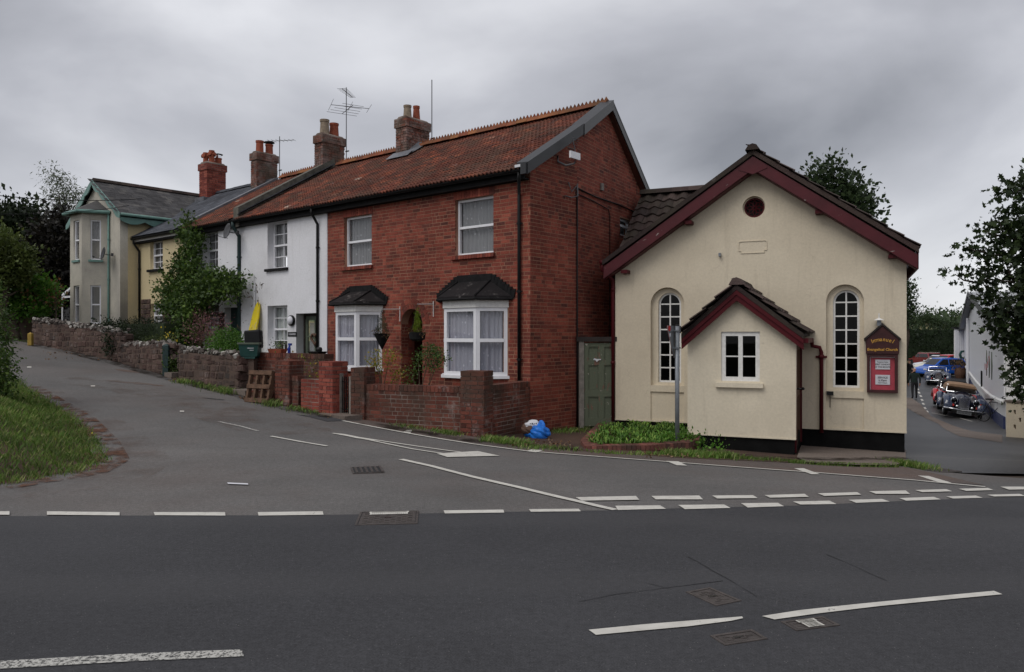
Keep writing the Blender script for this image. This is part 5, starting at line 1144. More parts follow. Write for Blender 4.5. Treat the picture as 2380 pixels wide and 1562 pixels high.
# the bay
bt = T.hit(252, CY, y0)[0]; bpj = .7; b1 = T.hit(190, CY, y0 - bpj)[0]; b0 = T.hit(163, CY, y0 - bpj)[0]; bl_ = b0 - (bt - b1); print('bay', bt, b1, b0)
zb1 = T.hit(215, 497, y0 - bpj * .5)[1]; zb0 = .6
wz = [(T.hit(228, 602, y0 - .4)[1], T.hit(228, 508, y0 - .4)[1]), (T.hit(228, 752, y0 - .4)[1], T.hit(228, 662, y0 - .4)[1])]; print('baywin', wz, zb1)
Pr, Lp = plane(b1, y0 - bpj, bt, y0); Pf, Lf = plane(b0, y0 - bpj, b1, y0 - bpj); Pl, Ll = plane(bl_, y0, b0, y0 - bpj)
for (P_, L_, m0, m1) in ((Pr, Lp, .32, .72), (Pf, Lf, .30, .78), (Pl, Ll, .3, .7)):
    hs = [rect(L_ * m0, L_ * m1, a, b) for a, b in wz]; o = slab(rect(0.001, L_ - .001, zb0, zb1), hs, 0, .15, 'bay_wall', 'bay_render', yh); o.matrix_local = P_
    for a, b in wz: window(yh, P_ @ TY(.05), L_ * m0, L_ * m1, a, b, (.5,), 1, (0, 0), 'drape_grey' if a < 3 else 'plain_net', [(0, .25), (.85, 1)] if a < 3 else [(0, 1)], fw=.045, sill=.06, sillmat='timber_grey' if a < 3 else 'teal_paint', curt_lo=0 if a < 3 else .45)
za_ = T.hit(237, 470, y0)[1]; e = .18; rp = [(bt + e, y0 - .02), (b1 + e * .4, y0 - bpj - e), (b0 - e * .4, y0 - bpj - e), (bl_ - e, y0 - .02)]
V = [(x, y, zb1) for x, y in rp] + [(x, y, zb1 + .06) for x, y in rp] + [((b0 + b1) / 2, y0 - .02, za_ + .1)]
MB().add(V, [(0, 1, 2, 3), (0, 4, 5, 1), (1, 5, 6, 2), (2, 6, 7, 3), (4, 8, 5), (5, 8, 6), (6, 8, 7)]).build('bay_roof', 'old_slate', yh)
MB().tube([(x, y, zb1 + .03) for x, y in rp], .06, 8).build('bay_gutter', 'teal_paint', yh)
downpipe(yh, bt + .12, y0 - .05, zb1 + .1, .7, 'teal_paint', swan=False)
x, z = T.hit(241, 590, y0 - .45); dd = dish('black satellite dish on the cream bay house beside its pale green drainpipe', 243, 590, .28, d=y0)
dd.scale = (.72,) * 3
# lean-to conservatory at the far left
x1_ = XL - .02; cz0, cz1 = T.hit(155, 745, y0 + .1)[1], T.hit(155, 655, y0 + .1)[1]
xx0 = T.hit(150, 700, y0 + .4)[0]; cs = MB(); cs.box(xx0, xx0 + .07, y0 + .3, y0 + .37, .9, cz1 - .5); cs.box(x1_ - .07, x1_, y0 + .3, y0 + .37, .9, cz1 + .1); cs.box(xx0 + .07, x1_ - .07, y0 + .3, y0 + .37, cz1 - .57, cz1 - .5); cs.add([(xx0, y0 + .3, cz1 - .5), (x1_, y0 + .3, cz1 + .1), (x1_, y0 + .3, cz1 + .18), (xx0, y0 + .3, cz1 - .42), (xx0, y0 + .37, cz1 - .5), (x1_, y0 + .37, cz1 + .1), (x1_, y0 + .37, cz1 + .18), (xx0, y0 + .37, cz1 - .42)], [(0, 1, 2, 3), (7, 6, 5, 4), (0, 4, 5, 1), (1, 5, 6, 2), (2, 6, 7, 3), (3, 7, 4, 0)])
co = cs.build('conservatory', 'white_upvc', yh); MB().box(xx0 + .07, x1_ - .07, y0 + .33, y0 + .34, .9, cz1 - .57).build('pane', 'dark_glass', co); MB().box(xx0, x1_, y0 + 1.2, y0 + 1.25, .9, cz1 - .4).build('back_wall', 'bay_render', co)
# ================================================================ THE CHAPEL
chapel = thing('chapel', 'cream rendered gabled chapel with maroon bargeboards and round headed windows', 'chapel', Cc.o, Cc.rz); ch = chapel
CL = Cc.hit(1430)[0]; VO = -.30
ax_, az_ = Cc.hit(1750, 345, VO); exl, ezl = Cc.hit(1403, 598, VO); exr, ezr = Cc.hit(2133, 578, VO); print('chapel', CL, ax_, az_, exl, ezl, exr, ezr)
CA = ax_; ezl = ezr = (ezl + ezr) / 2
PZ = (Cc.hit(1430, 977)[1] + Cc.hit(2107, 1005)[1]) / 2; print('plinth', PZ)
sl_ = (az_ - ezr) / (exr - CA); zc_ = lambda X: az_ - abs(X - CA) * sl_
def cwin(xa, xb, yt, yb, d): 
    a, b = Cc.hit(xa, CY, d)[0], Cc.hit(xb, CY, d)[0]; m = (xa + xb) / 2; return a, b, Cc.hit(m, yb, d)[1], Cc.hit(m, yt, d)[1]
RL = cwin(1512, 1590, 668, 977, 0); RR_ = cwin(1920, 2008, 661, 1002, 0); IL = cwin(1530, 1583, 680, 889, .10); IR = cwin(1936, 1998, 674, 901, .10)
vx, vz = Cc.hit(1752, 481); vr = .195; circ = lambda x, z, r, n=24: [(x + r * math.cos(2 * math.pi * i / n), z + r * math.sin(2 * math.pi * i / n)) for i in range(n)]
outl = [(CL, PZ), (0, PZ), (0, zc_(0) - .22), (CA, az_ - .22), (CL, zc_(CL) - .22)]
RLh = arch(RL[0], RL[1], PZ + .03, RL[3], 20); RRh = arch(RR_[0], RR_[1], PZ + .03, RR_[3], 20)
slab(outl, [RLh, RRh, circ(vx, vz, vr + .02)], 0, .10, 'wall', 'cream_render', ch)
slab([(CL, PZ), (0, PZ), (0, zc_(0) - .22), (CA, az_ - .22), (CL, zc_(CL) - .22)], [arch(*IL[:2], IL[2], IL[3], 20), arch(*IR[:2], IR[2], IR[3], 20), circ(vx, vz, vr)], .1005, .32, 'wall', 'cream_render', ch)
MB().box(-.30, 0, .321, 8.5, PZ, zc_(0) - .24).build('side_wall', 'cream_render', ch); MB().box(CL, CL + .3, .321, 8.5, PZ, zc_(0) - .24).build('side_wall', 'cream_render', ch)
MB().box(CL + .01, -.01, 8.2, 8.4, -.8, 3).build('rear_wall', 'cream_render', ch); MB().box(CL + .35, -.35, .36, 8, PZ - .3, PZ - .2).build('floor', 'dark_interior', ch)
MB().box(CL + .03, -.03, .03, .35, -1.3, PZ - .001).box(-.33, -.03, .351, 8.4, -1.4, PZ - .001).build('plinth', 'black_plinth', ch)
MB().box(CL - .004, .004, -.012, .0, PZ - .004, PZ + .025).build('plinth_moulding', 'cream_render', ch)
for (o_, i_, yb) in ((RL, IL, 898), (RR_, IR, 908)):
    zs_ = i_[2] - .06; MB().box(o_[0] + .002, o_[1] - .002, .0, .099, zs_ - .13, zs_).build('sill', 'cream_render', ch)
    MB().box(o_[0] + .002, o_[1] - .002, .035, .099, PZ + .031, zs_ - .131).build('recess_panel', 'cream_render', ch)
    # the window: arched frame, bars, fourteen panes
    x0, x1, z0, z1 = i_; fw = .04; r_ = (x1 - x0) / 2; xm = (x0 + x1) / 2; zsp = z1 - r_
    fo = slab(arch(x0, x1, z0, z1, 20), [arch(x0 + fw, x1 - fw, z0 + fw, z1 - fw, 20)], .15, .20, 'window', 'white_paint', ch)
    rows = 6; rh = (zsp - z0 - fw) / rows; b = MB(); b.box(xm - .014, xm + .014, .155, .19, z0 + fw, z1 - fw)
    for k_ in range(1, rows + 1): b.box(x0 + fw, xm - .014, .156, .19, z0 + fw + rh * k_ - .013, z0 + fw + rh * k_ + .013).box(xm + .014, x1 - fw, .156, .19, z0 + fw + rh * k_ - .013, z0 + fw + rh * k_ + .013)
    b.build('glazing_bar', 'white_paint', fo)
    for s_ in (0, 1):
        a, c = (x0 + fw, xm - .014) if s_ == 0 else (xm + .014, x1 - fw)
        for k_ in range(rows): MB().box(a, c, .17, .176, z0 + fw + rh * k_ + (.013 if k_ else 0), z0 + fw + rh * (k_ + 1) - .013).build('pane', 'dark_glass', fo)
        rr2 = r_ - fw; q = [(xm + (-1 if s_ == 0 else 1) * .014, zsp + .013)] + [(xm + (-1 if s_ == 0 else 1) * rr2 * math.cos(t), max(zsp + .013, zsp + rr2 * math.sin(t))) for t in np.linspace(0, math.pi / 2 - .05, 8)]
        slab(q if s_ else q[::-1], [], .17, .176, 'pane', 'dark_glass', fo)
# round vent with petal tracery
vo = slab(circ(vx, vz, vr), [circ(vx, vz, vr - .03)], .10, .16, 'round_vent', 'maroon_clean', ch); m = MB()
for i in range(8):
    a = i * math.pi / 4; dx, dz = math.cos(a), math.sin(a)
    for s_ in (-1, 1): m.tube([(vx + .02 * dx, .13, vz + .02 * dz), (vx + .09 * dx - s_ * .035 * dz, .13, vz + .09 * dz + s_ * .035 * dx), (vx + .165 * dx, .13, vz + .165 * dz)], .009, 5)
m.build('tracery', 'maroon_clean', vo); slab(circ(vx, vz, vr), [], .18, .19, 'backing', 'dark_interior', vo)
# plaque with notched lower corners
pa, pb = Cc.hit(1716, 590), Cc.hit(1783, 558); x0, z0, x1, z1 = pa[0], pa[1], pb[0], pb[1]; c_ = .05
pl_o = [(x0, z0 + c_), (x0 + c_, z0 + c_), (x0 + c_, z0), (x1 - c_, z0), (x1 - c_, z0 + c_), (x1, z0 + c_), (x1, z1 - c_ * .3), (x1 - c_ * .6, z1), (x0 + c_ * .6, z1), (x0, z1 - c_ * .3)]
xm, zm = (x0 + x1) / 2, (z0 + z1) / 2; slab(pl_o, [[(xm + (p - xm) * .955, zm + (q - zm) * .91) for p, q in pl_o]], -.014, -.0005, 'plaque', 'cream_render', ch)
# bargeboards and roof
def board(Xa, za, Xb, zb, dep, y0, y1, mat, name, parent):
    s = 1 if Xb > Xa else -1
    return slab([(Xa, za), (Xb, zb), (Xb, zb - dep), (Xa, za - dep)] if s < 0 else [(Xa, za - dep), (Xb, zb - dep), (Xb, zb), (Xa, za)], [], y0, y1, name, mat, parent)
bd = .25
board(CA, az_ - .15, exl + .0, ezl - .15, bd, VO, VO + .045, 'maroon_paint', 'bargeboard', ch); board(CA, az_ - .15, exr - .0, ezr - .15, bd, VO, VO + .045, 'maroon_paint', 'bargeboard', ch)
board(CA, az_ - .02, exl - .02, ezl - .02, .10, VO - .035, VO + .06, 'moss_tile', 'verge', ch); board(CA, az_ - .02, exr + .02, ezr - .02, .10, VO - .035, VO + .06, 'moss_tile', 'verge', ch)
slab([(CA - .26, az_ - .36), (CA, az_ - .16), (CA + .26, az_ - .36), (CA + .26, az_ - .40), (CA, az_ - .50), (CA - .26, az_ - .40)][::-1], [], VO - .012, VO - .001, 'apex_board', 'maroon_paint', ch)
for s_, e_ in ((-1, exl), (1, exr)):
    ez = ezl; A_ = (CA, az_); q = [(CA, VO - .03, az_ - .02), (CA, 8.6, az_ - .02), (e_, 8.6, ez - .02), (e_, VO - .03, ez - .02)]; deck(q if s_ < 0 else q[::-1], .05, 'roof', 'timber_dark', ch)
    sf = [(CA, VO + .05, az_ - .40), (CA, .0, az_ - .40), (e_, .0, ez - .40), (e_, VO + .05, ez - .40)]; deck(sf, .012, 'soffit', 'maroon_paint', ch)
    uu = Vector((CA - e_, 0, az_ - ez)); tilefield('roof_tile', ch, 'moss_tile', pantile_base(6, .09, .12), (e_ - s_ * -.04, VO - .06, ez - .015) if s_ > 0 else (e_ - .04, 7.2, ez - .015), (0, 1, 0) if s_ > 0 else (0, -1, 0), uu, 7.2, uu.length + .02, .30, .33, None, 150, 12 + s_, jit=.008, lap=1.15)
    MB().box(*( (e_ - .02, e_ + .02) ), VO + .05, 7.5, ez - .40, ez - .07).build('eaves_board', 'maroon_clean', ch)
    for xx_, w_ in ((lerp(CA, e_, .42), .1), (lerp(CA, e_, .86), .1)): zz_ = az_ - abs(xx_ - CA) * sl_; MB().box(xx_ - w_ * .7, xx_ + w_ * .7, VO + .06, -.001, zz_ - .47, zz_ - .40).build('barge_shadow_block', 'maroon_clean', ch)  # small dark blocks standing in for the shadows under the bargeboard
rt = [TRS(CA, VO + .1 + i * .42, az_ + .012 + rr.uniform(-.008, .008), .41, 1.05, 1.0, R(90)) for i in range(15)]; pieces('ridge_tile', RIDGE_T, rt, ch, 'moss_tile')
# cross roof behind, on the left
cy1, cz1_ = 3.0, Cc.hit(1566, 446, 3.0)[1]; cy0 = .45; cz0_ = cz1_ - (cy1 - cy0) * .80; us2 = Vector((0, cy1 - cy0, cz1_ - cz0_)); X0_ = CL - .22
print('cross', cz1_, cz0_)
deck([(X0_, cy0, cz0_ - .03), (CA, cy0, cz0_ - .03), (CA, cy1, cz1_ - .03), (X0_, cy1, cz1_ - .03)], .08, 'cross_roof', 'timber_dark', ch); deck([(X0_, cy1, cz1_ - .03), (CA, cy1, cz1_ - .03), (CA, 5.6, cz0_), (X0_, 5.6, cz0_)], .08, 'cross_roof', 'moss_tile', ch)
tilefield('roof_tile', ch, 'moss_tile', pantile_base(6, .10, .14), (X0_, cy0 - .1, cz0_ - .09), (1, 0, 0), us2, 3.2, us2.length + .1, .30, .33, lambda x, y: az_ - abs(X0_ + x - CA) * sl_ < cz0_ + y * .62 + .2, 150, 15, jit=.014, lap=1.15)
pieces('ridge_tile', RIDGE_T, [TRS(X0_ + .2 + i * .4, cy1, cz1_ + .05, .4, 1.2, 1.1) for i in range(7)], ch, 'moss_tile')
# gutter and downpipe at the left corner
pxl = Cc.hit(1424, 700, -.05)[0]; gp_ = MB(); gz1 = Cc.hit(1403, 607, VO)[1]
gp_.tube([(exl - .05, VO + .0, gz1 - .02), (exl - .05, 7, gz1 - .02)], .05, 8).build('gutter', 'maroon_clean', ch, smooth=True)
MB().tube([(exl - .05, VO + .04, gz1 - .03), (exl - .05, VO + .04, gz1 - .17), (pxl, -.03, gz1 - .38), (pxl, -.03, gz1 - .5), (pxl, -.03, -.15)], .036, 10).tube([(pxl, -.03, gz1 - .55), (pxl, -.03, gz1 - .62)], .046, 10).tube([(pxl, -.03, 1.05), (pxl, -.03, 1.12)], .046, 10).build('downpipe', 'maroon_clean', ch, smooth=True)
# ---- porch
pd = Cc.loc(4.857, 13.1)[1]; p0, p1 = Cc.hit(1598, CY, pd)[0], Cc.hit(1850, CY, pd)[0]; pv = pd - .16
pax, paz = Cc.hit(1712, 660, pv); pex0, pez = Cc.hit(1584, 773, pv); pex1, pez1 = Cc.hit(1868, 775, pv); pez = (pez + pez1) / 2; print('porch', pd, p0, p1, pax, paz, pex0, pex1, pez)
sp = (paz - pez) / ((pex1 - pex0) / 2); zp = lambda X: paz - abs(X - pax) * sp
w_ = cwin(1676, 1766, 771, 886, pd)
slab([(p0, PZ), (p1, PZ), (p1, zp(p1) - .12), (pax, paz - .12), (p0, zp(p0) - .12)], [rect(*w_)], pd, pd + .16, 'porch_wall', 'porch_render', ch)
MB().box(p0, p0 + .16, pd + .161, -.001, PZ, zp(p0) - .14).build('porch_wall', 'porch_render', ch)
MB().box(p0 + .03, p1 - .03, pd + .03, -.01, -1.2, PZ - .001).build('porch_plinth', 'black_plinth', ch); MB().box(p0 - .003, p1 + .003, pd - .012, pd, PZ - .005, PZ + .02).build('plinth_moulding', 'porch_render', ch)
# side of the porch: frame and panelled door
sd = MB(); sd.box(p1 - .14, p1 - .001, pd + .161, pd + .23, PZ - .25, zp(p1) - .14).box(p1 - .14, p1 - .001, -.12, -.001, PZ - .25, zp(p1) - .14).box(p1 - .14, p1 - .001, pd + .231, -.121, 1.55, zp(p1) - .14); sd.build('door_frame', 'maroon_clean', ch)
dr = MB(); ya, yb = pd + .235, -.125; dr.box(p1 - .10, p1 - .06, ya, yb, PZ - .22, 1.545)
for q in [(ya, ya + .1), (yb - .1, yb), ((ya + yb) / 2 - .05, (ya + yb) / 2 + .05)]: dr.box(p1 - .06, p1 - .03, q[0], q[1], PZ - .22, 1.545)
for z in (PZ - .2, .55, 1.4): dr.box(p1 - .06, p1 - .031, ya + .1, yb - .1, z, z + .13)
do = dr.build('door', 'shutter_red', ch); MB().tube([(p1 - .03, ya + .2, .72), (p1 + .09, ya + .2, .72)], .016, 8).lathe([(.01, -.02), (.035, 0), (.01, .03)], (p1 + .09, ya + .2, .72), 10).build('handle', 'black_gloss', do)
wo = MB(); x0, x1, z0, z1 = w_; f = .05
wn_ = window(ch, TY(pd + .03), x0, x1, z0, z1, (), 2, (0, 1), None, mat='white_paint', fw=.075, depth=.05, glass='dark_glass')
MB().box(x0 - .09, x1 + .06, pd - .07, pd - .001, z0 - .11, z0 - .03).build('sill', 'porch_render', ch)
for (Xe) in (pex0, pex1):
    s_ = -1 if Xe < pax else 1; board(pax, paz - .02, Xe, pez - .02, .08, pv - .03, pv + .05, 'moss_tile', 'verge', ch); board(pax, paz - .10, Xe, pez - .10, .19, pv, pv + .035, 'maroon_clean', 'bargeboard', ch); board(pax, paz - .105, Xe, pez - .105, .08, pv - .022, pv - .001, 'maroon_clean', 'bargeboard_moulding', ch)
    q = [(pax, pv - .02, paz - .01), (pax, 0, paz - .01), (Xe, 0, pez - .01), (Xe, pv - .02, pez - .01)]; deck(q, .045, 'porch_roof', 'timber_dark', ch)
    uu = Vector((pax - Xe, 0, paz - pez)); tilefield('roof_tile', ch, 'moss_tile', pantile_base(5, .08, .17), (Xe + s_ * .04, pv - .05, pez - .0) if s_ > 0 else (Xe - .04, -.01, pez - .0), (0, 1, 0) if s_ > 0 else (0, -1, 0), uu, -pv + .05, uu.length + .03, .26, .30, None, 120, 31 + s_, jit=.012, lap=1.16)
pieces('ridge_tile', RIDGE_T, [TRS(pax, pv + .14 + i * .4, paz + .05, .4, 1.0, 1.1, R(90)) for i in range(4)], ch, 'moss_tile')
MB().box(pex1 - .03, pex1 + .07, pv + .02, -.02, pez - .17, pez - .09).build('gutter', 'maroon_clean', ch)
xd, _ = Cc.hit(1909, 900, -.06); MB().tube([(pex1 + .05, -.35, pez - .12), (pex1 + .05, -.12, pez - .24), (xd - .03, -.06, pez - .27), (xd, -.06, pez - .36), (xd, -.06, PZ - .06)], .036, 10).tube([(xd, -.06, pez - .48), (xd, -.06, pez - .41)], .05, 10).build('downpipe', 'maroon_clean', ch, smooth=True)
MB().box(xd - .1, xd + .1, -.03, -.004, pez - .47, pez - .43).build('pipe_clip', 'maroon_clean', ch)
hx, hz_ = Cc.hit(1713, 695, pd - .03); MB().box(hx - .012, hx + .012, pd - .03, pd - .001, hz_ - .05, hz_ + .09).build('gable_stud', 'maroon_clean', ch)
hx, hz_ = Cc.hit(1929, 914, -.04); m = MB(); m.box(hx - .06, hx + .06, -.07, -.002, hz_ - .035, hz_ + .035); m.tube([(hx, -.035, hz_), (hx, -.035, hz_ - .27)], .008, 5); m.build('bell_pull', 'black_gloss', ch)
hx, hz_ = Cc.hit(1673, 594, -.04); MB().box(hx - .02, hx + .02, -.08, -.001, hz_ - .02, hz_ + .05).build('wall_hook', 'galvanised', ch)
# ---- notice board
nx0, nz0 = Cc.hit(2015, 912, -.08); nx1, nz1 = Cc.hit(2087, 757, -.08); _, nzm = Cc.hit(2050, 822, -.08); _, nze = Cc.hit(2050, 789, -.08); nxm = (nx0 + nx1) / 2
nb = thing('church_notice_board', 'dark maroon church notice board with gold lettering and red poster inside', 'notice board', Cc.w(nxm, 0, nz0), Cc.rz)
W2_ = (nx1 - nx0) / 2; Hn = nz1 - nz0; hm, he = nzm - nz0, nze - nz0
slab([(-W2_ - .02, hm), (W2_ + .02, hm), (W2_ + .02, he), (0, Hn), (-W2_ - .02, he)], [], -.11, -.002, 'header_board', 'notice_brown', nb)
rm_ = MB(); [rm_.add([(s * (W2_ + .05), -.14, he - .02), (0, -.14, Hn + .01), (0, -.14, Hn + .05), (s * (W2_ + .05), -.14, he + .02), (s * (W2_ + .05), -.002, he - .02), (0, -.002, Hn + .01), (0, -.002, Hn + .05), (s * (W2_ + .05), -.002, he + .02)], [(0, 1, 2, 3), (7, 6, 5, 4), (3, 2, 6, 7), (0, 4, 5, 1), (0, 3, 7, 4)]) for s in (-1, 1)]; rm_.build('header_roof', 'timber_dark', nb)
cs = slab(rect(-W2_, W2_, 0, hm - .005), [rect(-W2_ + .05, W2_ - .05, .05, hm - .055)], -.09, -.002, 'case', 'notice_brown', nb)
MB().box(-W2_ + .045, W2_ - .045, -.02, -.012, .045, hm - .05).build('poster', 'poster_red', nb); MB().box(-W2_ + .05, -W2_ + .062, -.024, -.0205, .05, hm - .06).box(-W2_ + .0625, W2_ - .05, -.024, -.0205, hm - .075, hm - .06).build('poster_edge', 'paper', nb)
pw_ = W2_ * .86
for i, (zc, lines) in enumerate(((hm * .72, [('Temporary Notice', .026, .045), ('FIRST SUNDAY', .040, 0.0), ('OF THE MONTH', .040, -.048)]), (hm * .33, [('SERVICE', .05, .038), ('6.30pm', .05, -.012), ('Visitors Welcome', .022, -.058)]))):
    sh = MB().box(-pw_ * .52, pw_ * .58, -.034, -.030, zc - .09, zc + .09).build('notice_sheet', 'paper', nb)
    for t_, s_, dz in lines: text(t_, s_, 'lettering', 'ink', sh, Matrix.Translation((pw_ * .03, -.0355, zc + dz)), ext=.0006, sx=.92, bold=.0009)
MB().box(-W2_ + .05, W2_ - .05, -.075, -.071, .05, hm - .055).build('glass_front', 'glass', cs)
def arcword(s, R_, zc, size, dx):
    n = len(s)
    for i, ch_ in enumerate(s):
        a = (i - (n - 1) / 2) * dx / R_; text(ch_, size, 'lettering', 'gold_paint', nb, Matrix.Translation((R_ * math.sin(a), -.114, zc + R_ * math.cos(a) - R_)) @ Matrix.Rotation(a, 4, 'Y'), ext=.001, font_shear=.12, bold=.0018, sx=.9)
arcword('Immanuel', .42, hm + (he - hm) * 1.0, .10, .052)
text('Evangelical Church', .068, 'lettering', 'gold_paint', nb, Matrix.Translation((0, -.114, hm + .075)), ext=.001, font_shear=.05, bold=.0020, sx=.98)
lx, lz = Cc.hit(2043, 757, -.1); fl_ = thing('wall_floodlight', 'small white lantern light on the wall above the notice board', 'lamp', Cc.w(lx, -.1, lz), Cc.rz)
m = MB(); m.box(-.035, .035, -.04, .04, 0, .10); m.build('lamp_body', 'galvanised', fl_); MB().lathe([(.09, .10), (.05, .125), (.012, .14), (.010, .23)], (0, 0, 0), 10).build('lamp_cap', 'white_paint', fl_); MB().box(-.01, .01, .04, .099, .03, .05).build('bracket', 'galvanised', fl_)

# ================================================================ GREEN SIDE GATE
A_ = T.w(BX + .04, BY - .05, 0); B_ = Cc.w(CL - .02, .06, 0); d_ = B_ - A_; ang = -math.degrees(math.atan2(d_.y, d_.x)); GF = Fr(A_.x, A_.y, ang)
gt = thing('side_gate', 'old green panelled door with peeling paint between brick house and chapel', 'gate', A_, GF.rz); L_ = d_.length
g0 = GF.hit(1357)[0]; gt1 = GF.hit(1390, 797)[1]; gb = GF.hit(1390, 990)[1]; print('gate', L_, g0, gb, gt1); g1_ = L_ - .0
MB().box(g0 - .11, g0 - .005, -.06, .06, gb - .1, gt1 + .03).build('frame_post', 'timber_grey', gt)
MB().box(g0 - .16, L_ + .1, -.08, .08, gt1 + .03, gt1 + .13).build('lintel', 'timber_dark', gt)
dm = MB().box(g0, g1_, .0, .03, gb, gt1).build('door_leaf', 'green_peeling', gt); wG = g1_ - g0; H_ = gt1 - gb; fr_ = MB(); sw = .085
rows_ = [(0, .075), (.35, .425) , (.765, .80)]
for a, b in ((g0, g0 + sw), (g1_ - sw * .6, g1_), ((g0 + g1_) / 2 - .02, (g0 + g1_) / 2 + .09)): fr_.box(a, b, -.03, -.001, gb, gt1)
rz_ = [(0, .09), (.355, .43), (.735, .79), (.955, 1.0)]
xs_ = [(g0 + sw, (g0 + g1_) / 2 - .02), ((g0 + g1_) / 2 + .09, g1_ - sw * .6)]
for a, b in rz_:
    for p, q in xs_: fr_.box(p, q, -.0295, -.001, gb + H_ * a, gb + H_ * b)
fr_.build('door_rails', 'green_peeling', gt)
for (a, b) in zip([r_[1] for r_ in rz_[:-1]], [r_[0] for r_ in rz_[1:]]):
    for p, q in xs_:
        m = MB(); z0, z1 = gb + H_ * a, gb + H_ * b; m.box(p, q, -.018, -.001, z0, z0 + .018).box(p, q, -.018, -.001, z1 - .018, z1).box(p, p + .018, -.018, -.001, z0 + .018, z1 - .018).box(q - .018, q, -.018, -.001, z0 + .018, z1 - .018); m.build('panel_moulding', 'green_peeling', gt)
zl_ = gb + H_ * .80; MB().box(g0 + .2, g0 + .36, -.045, -.031, zl_ - .012, zl_ + .012).add([(g0 + .2, -.05, zl_ + .03), (g0 + .27, -.05, zl_ - .05), (g0 + .33, -.05, zl_ - .0)], [(0, 1, 2)]).build('letter_flap', 'bag_white', gt)

# ================================================================ GARDEN WALLS
def wall_frame(A, B): 
    d_ = Vector((B[0] - A[0], B[1] - A[1], 0)); return Fr(A[0], A[1], -math.degrees(math.atan2(d_.y, d_.x))), d_.length
def brick_wall(name, label, A, B, zA, zB, th=.22, mat='weathered_brick', mor='dark_mortar', cat='wall', coping=True, group=None, ends=(True, True), seed=1, zoff=-.12, parent=None):
    fr, L_ = wall_frame(A, B); zb = min(gz(*A), gz(*B)) - .2
    t = parent or thing(name, label, cat, (A[0], A[1], 0), fr.rz, group)
    def ztop(x): return lerp(zA, zB, x / L_)
    c = .105 if coping else 0
    P = Matrix() if not parent else (wmat(parent).inverted() @ Matrix.LocRotScale(Vector((A[0], A[1], 0)), Euler((0, 0, fr.rz)), None))
    o = slab([(0, zb), (L_, zb), (L_, zB - c - .004), (0, zA - c - .004)], [], 0, th, 'core', mor, t); o.matrix_local = P
    zt = min(zA, zB) - c; n = int((zt - zb) / .075); z0 = zt - n * .075
    ms = bricks(0, L_, z0, max(zA, zB) - c + .075, lambda z: [(max(0, 0 if zB >= zA or z < zB - c - .03 else 0), L_ if (z < zt or zA == zB) else (L_ * max(0, min(1, (zA - c - z) / (zA - zB + 1e-6))) if zA > zB else L_))] if z < max(zA, zB) - c - .02 else [], P=P, rs=seed, proud=.005)
    if ends[1]: Pe, _l = plane(L_, 0, L_, th); ms += bricks(0, th, z0, zB - c, P=P @ Pe, rs=seed + 1, proud=.005)
    if ends[0]: Pe, _l = plane(0, th, 0, 0); ms += bricks(0, th, z0, zA - c, P=P @ Pe, rs=seed + 2, proud=.005)
    if coping:
        n = int(L_ / .078)
        for i in range(n): x = (i + .5) * L_ / n; ms.append(P @ TRS(x, th / 2 + rr.uniform(-.004, .004), ztop(x) - c / 2, L_ / n - .008, th + .03, c, 0, rr.uniform(-.02, .02), rr.uniform(-.02, .02)))
    return t, ms, P, fr, L_
def pier(t, ms, P, x0, x1, y0, y1, zb, zt, mat_core='dark_mortar', seed=5):
    o = MB().box(x0 + .005, x1 - .005, y0 + .005, y1 - .005, zb, zt - .01).build('pier', mat_core, t, M4=P)
    for a, b in (((x0, y0), (x1, y0)), ((x1, y0), (x1, y1)), ((x1, y1), (x0, y1)), ((x0, y1), (x0, y0))):
        Pe, l_ = plane(*a, *b); n = int((zt - zb) / .075); ms += bricks(0, l_, zt - n * .075, zt, P=P @ Pe, rs=seed, proud=.008, thick=.035)
    ms.append(P @ TRS((x0 + x1) / 2, (y0 + y1) / 2, zt + .005, x1 - x0 + .01, y1 - y0 + .01, .03))
    return o
Wp0, Wp1 = G(1112, 1016), G(836, 974); Wp0 = (Wp0[0], Wp0[1] + .1); dist0 = Wp0[1]
zt0 = EYE - (893 - CY) / F * Wp1[1]; zt1 = EYE - (900 - CY) / F * Wp0[1]; print('wall A', Wp0, Wp1, zt0, zt1); za_ = (zt0 + zt1) / 2
t, ms, P, fr, L_ = brick_wall('brick_garden_wall', 'dark weathered brick garden wall with tall corner pier before the brick house', Wp1, Wp0, za_, za_, seed=61)
zpr = EYE - (866 - CY) / F * (Wp0[1] - .15); pier(t, ms, P, L_ - .30, L_ + .14, -.10, .30, -.6, zpr)
hc = T.w(.02, -.05, 0); fr2 = wall_frame(Wp0, (hc.x, hc.y)); Pw = wmat(t).inverted() @ Matrix.LocRotScale(Vector((Wp0[0], Wp0[1], 0)), Euler((0, 0, fr2[0].rz)), None)
o = slab([(0, -.8), (fr2[1], -.8), (fr2[1], za_ - .1), (0, za_ - .1)], [], 0, .22, 'core', 'dark_mortar', t); o.matrix_local = Pw
ms += bricks(.2, fr2[1], za_ - .08 - 15 * .075, za_ - .08, P=Pw, rs=71, proud=.005); n = int(fr2[1] / .078)
for i in range(4, n): ms.append(Pw @ TRS((i + .5) * fr2[1] / n, .11, za_ - .04, fr2[1] / n - .008, .25, .105, 0, rr.uniform(-.02, .02), 0))
zpl = EYE - (857 - CY) / F * Wp1[1]; pier(t, ms, P, -.16, .13, -.05, .32, -.4, zpl, seed=81)
pieces('brick', CUBE, ms, t, 'weathered_brick', 300); wallA = t
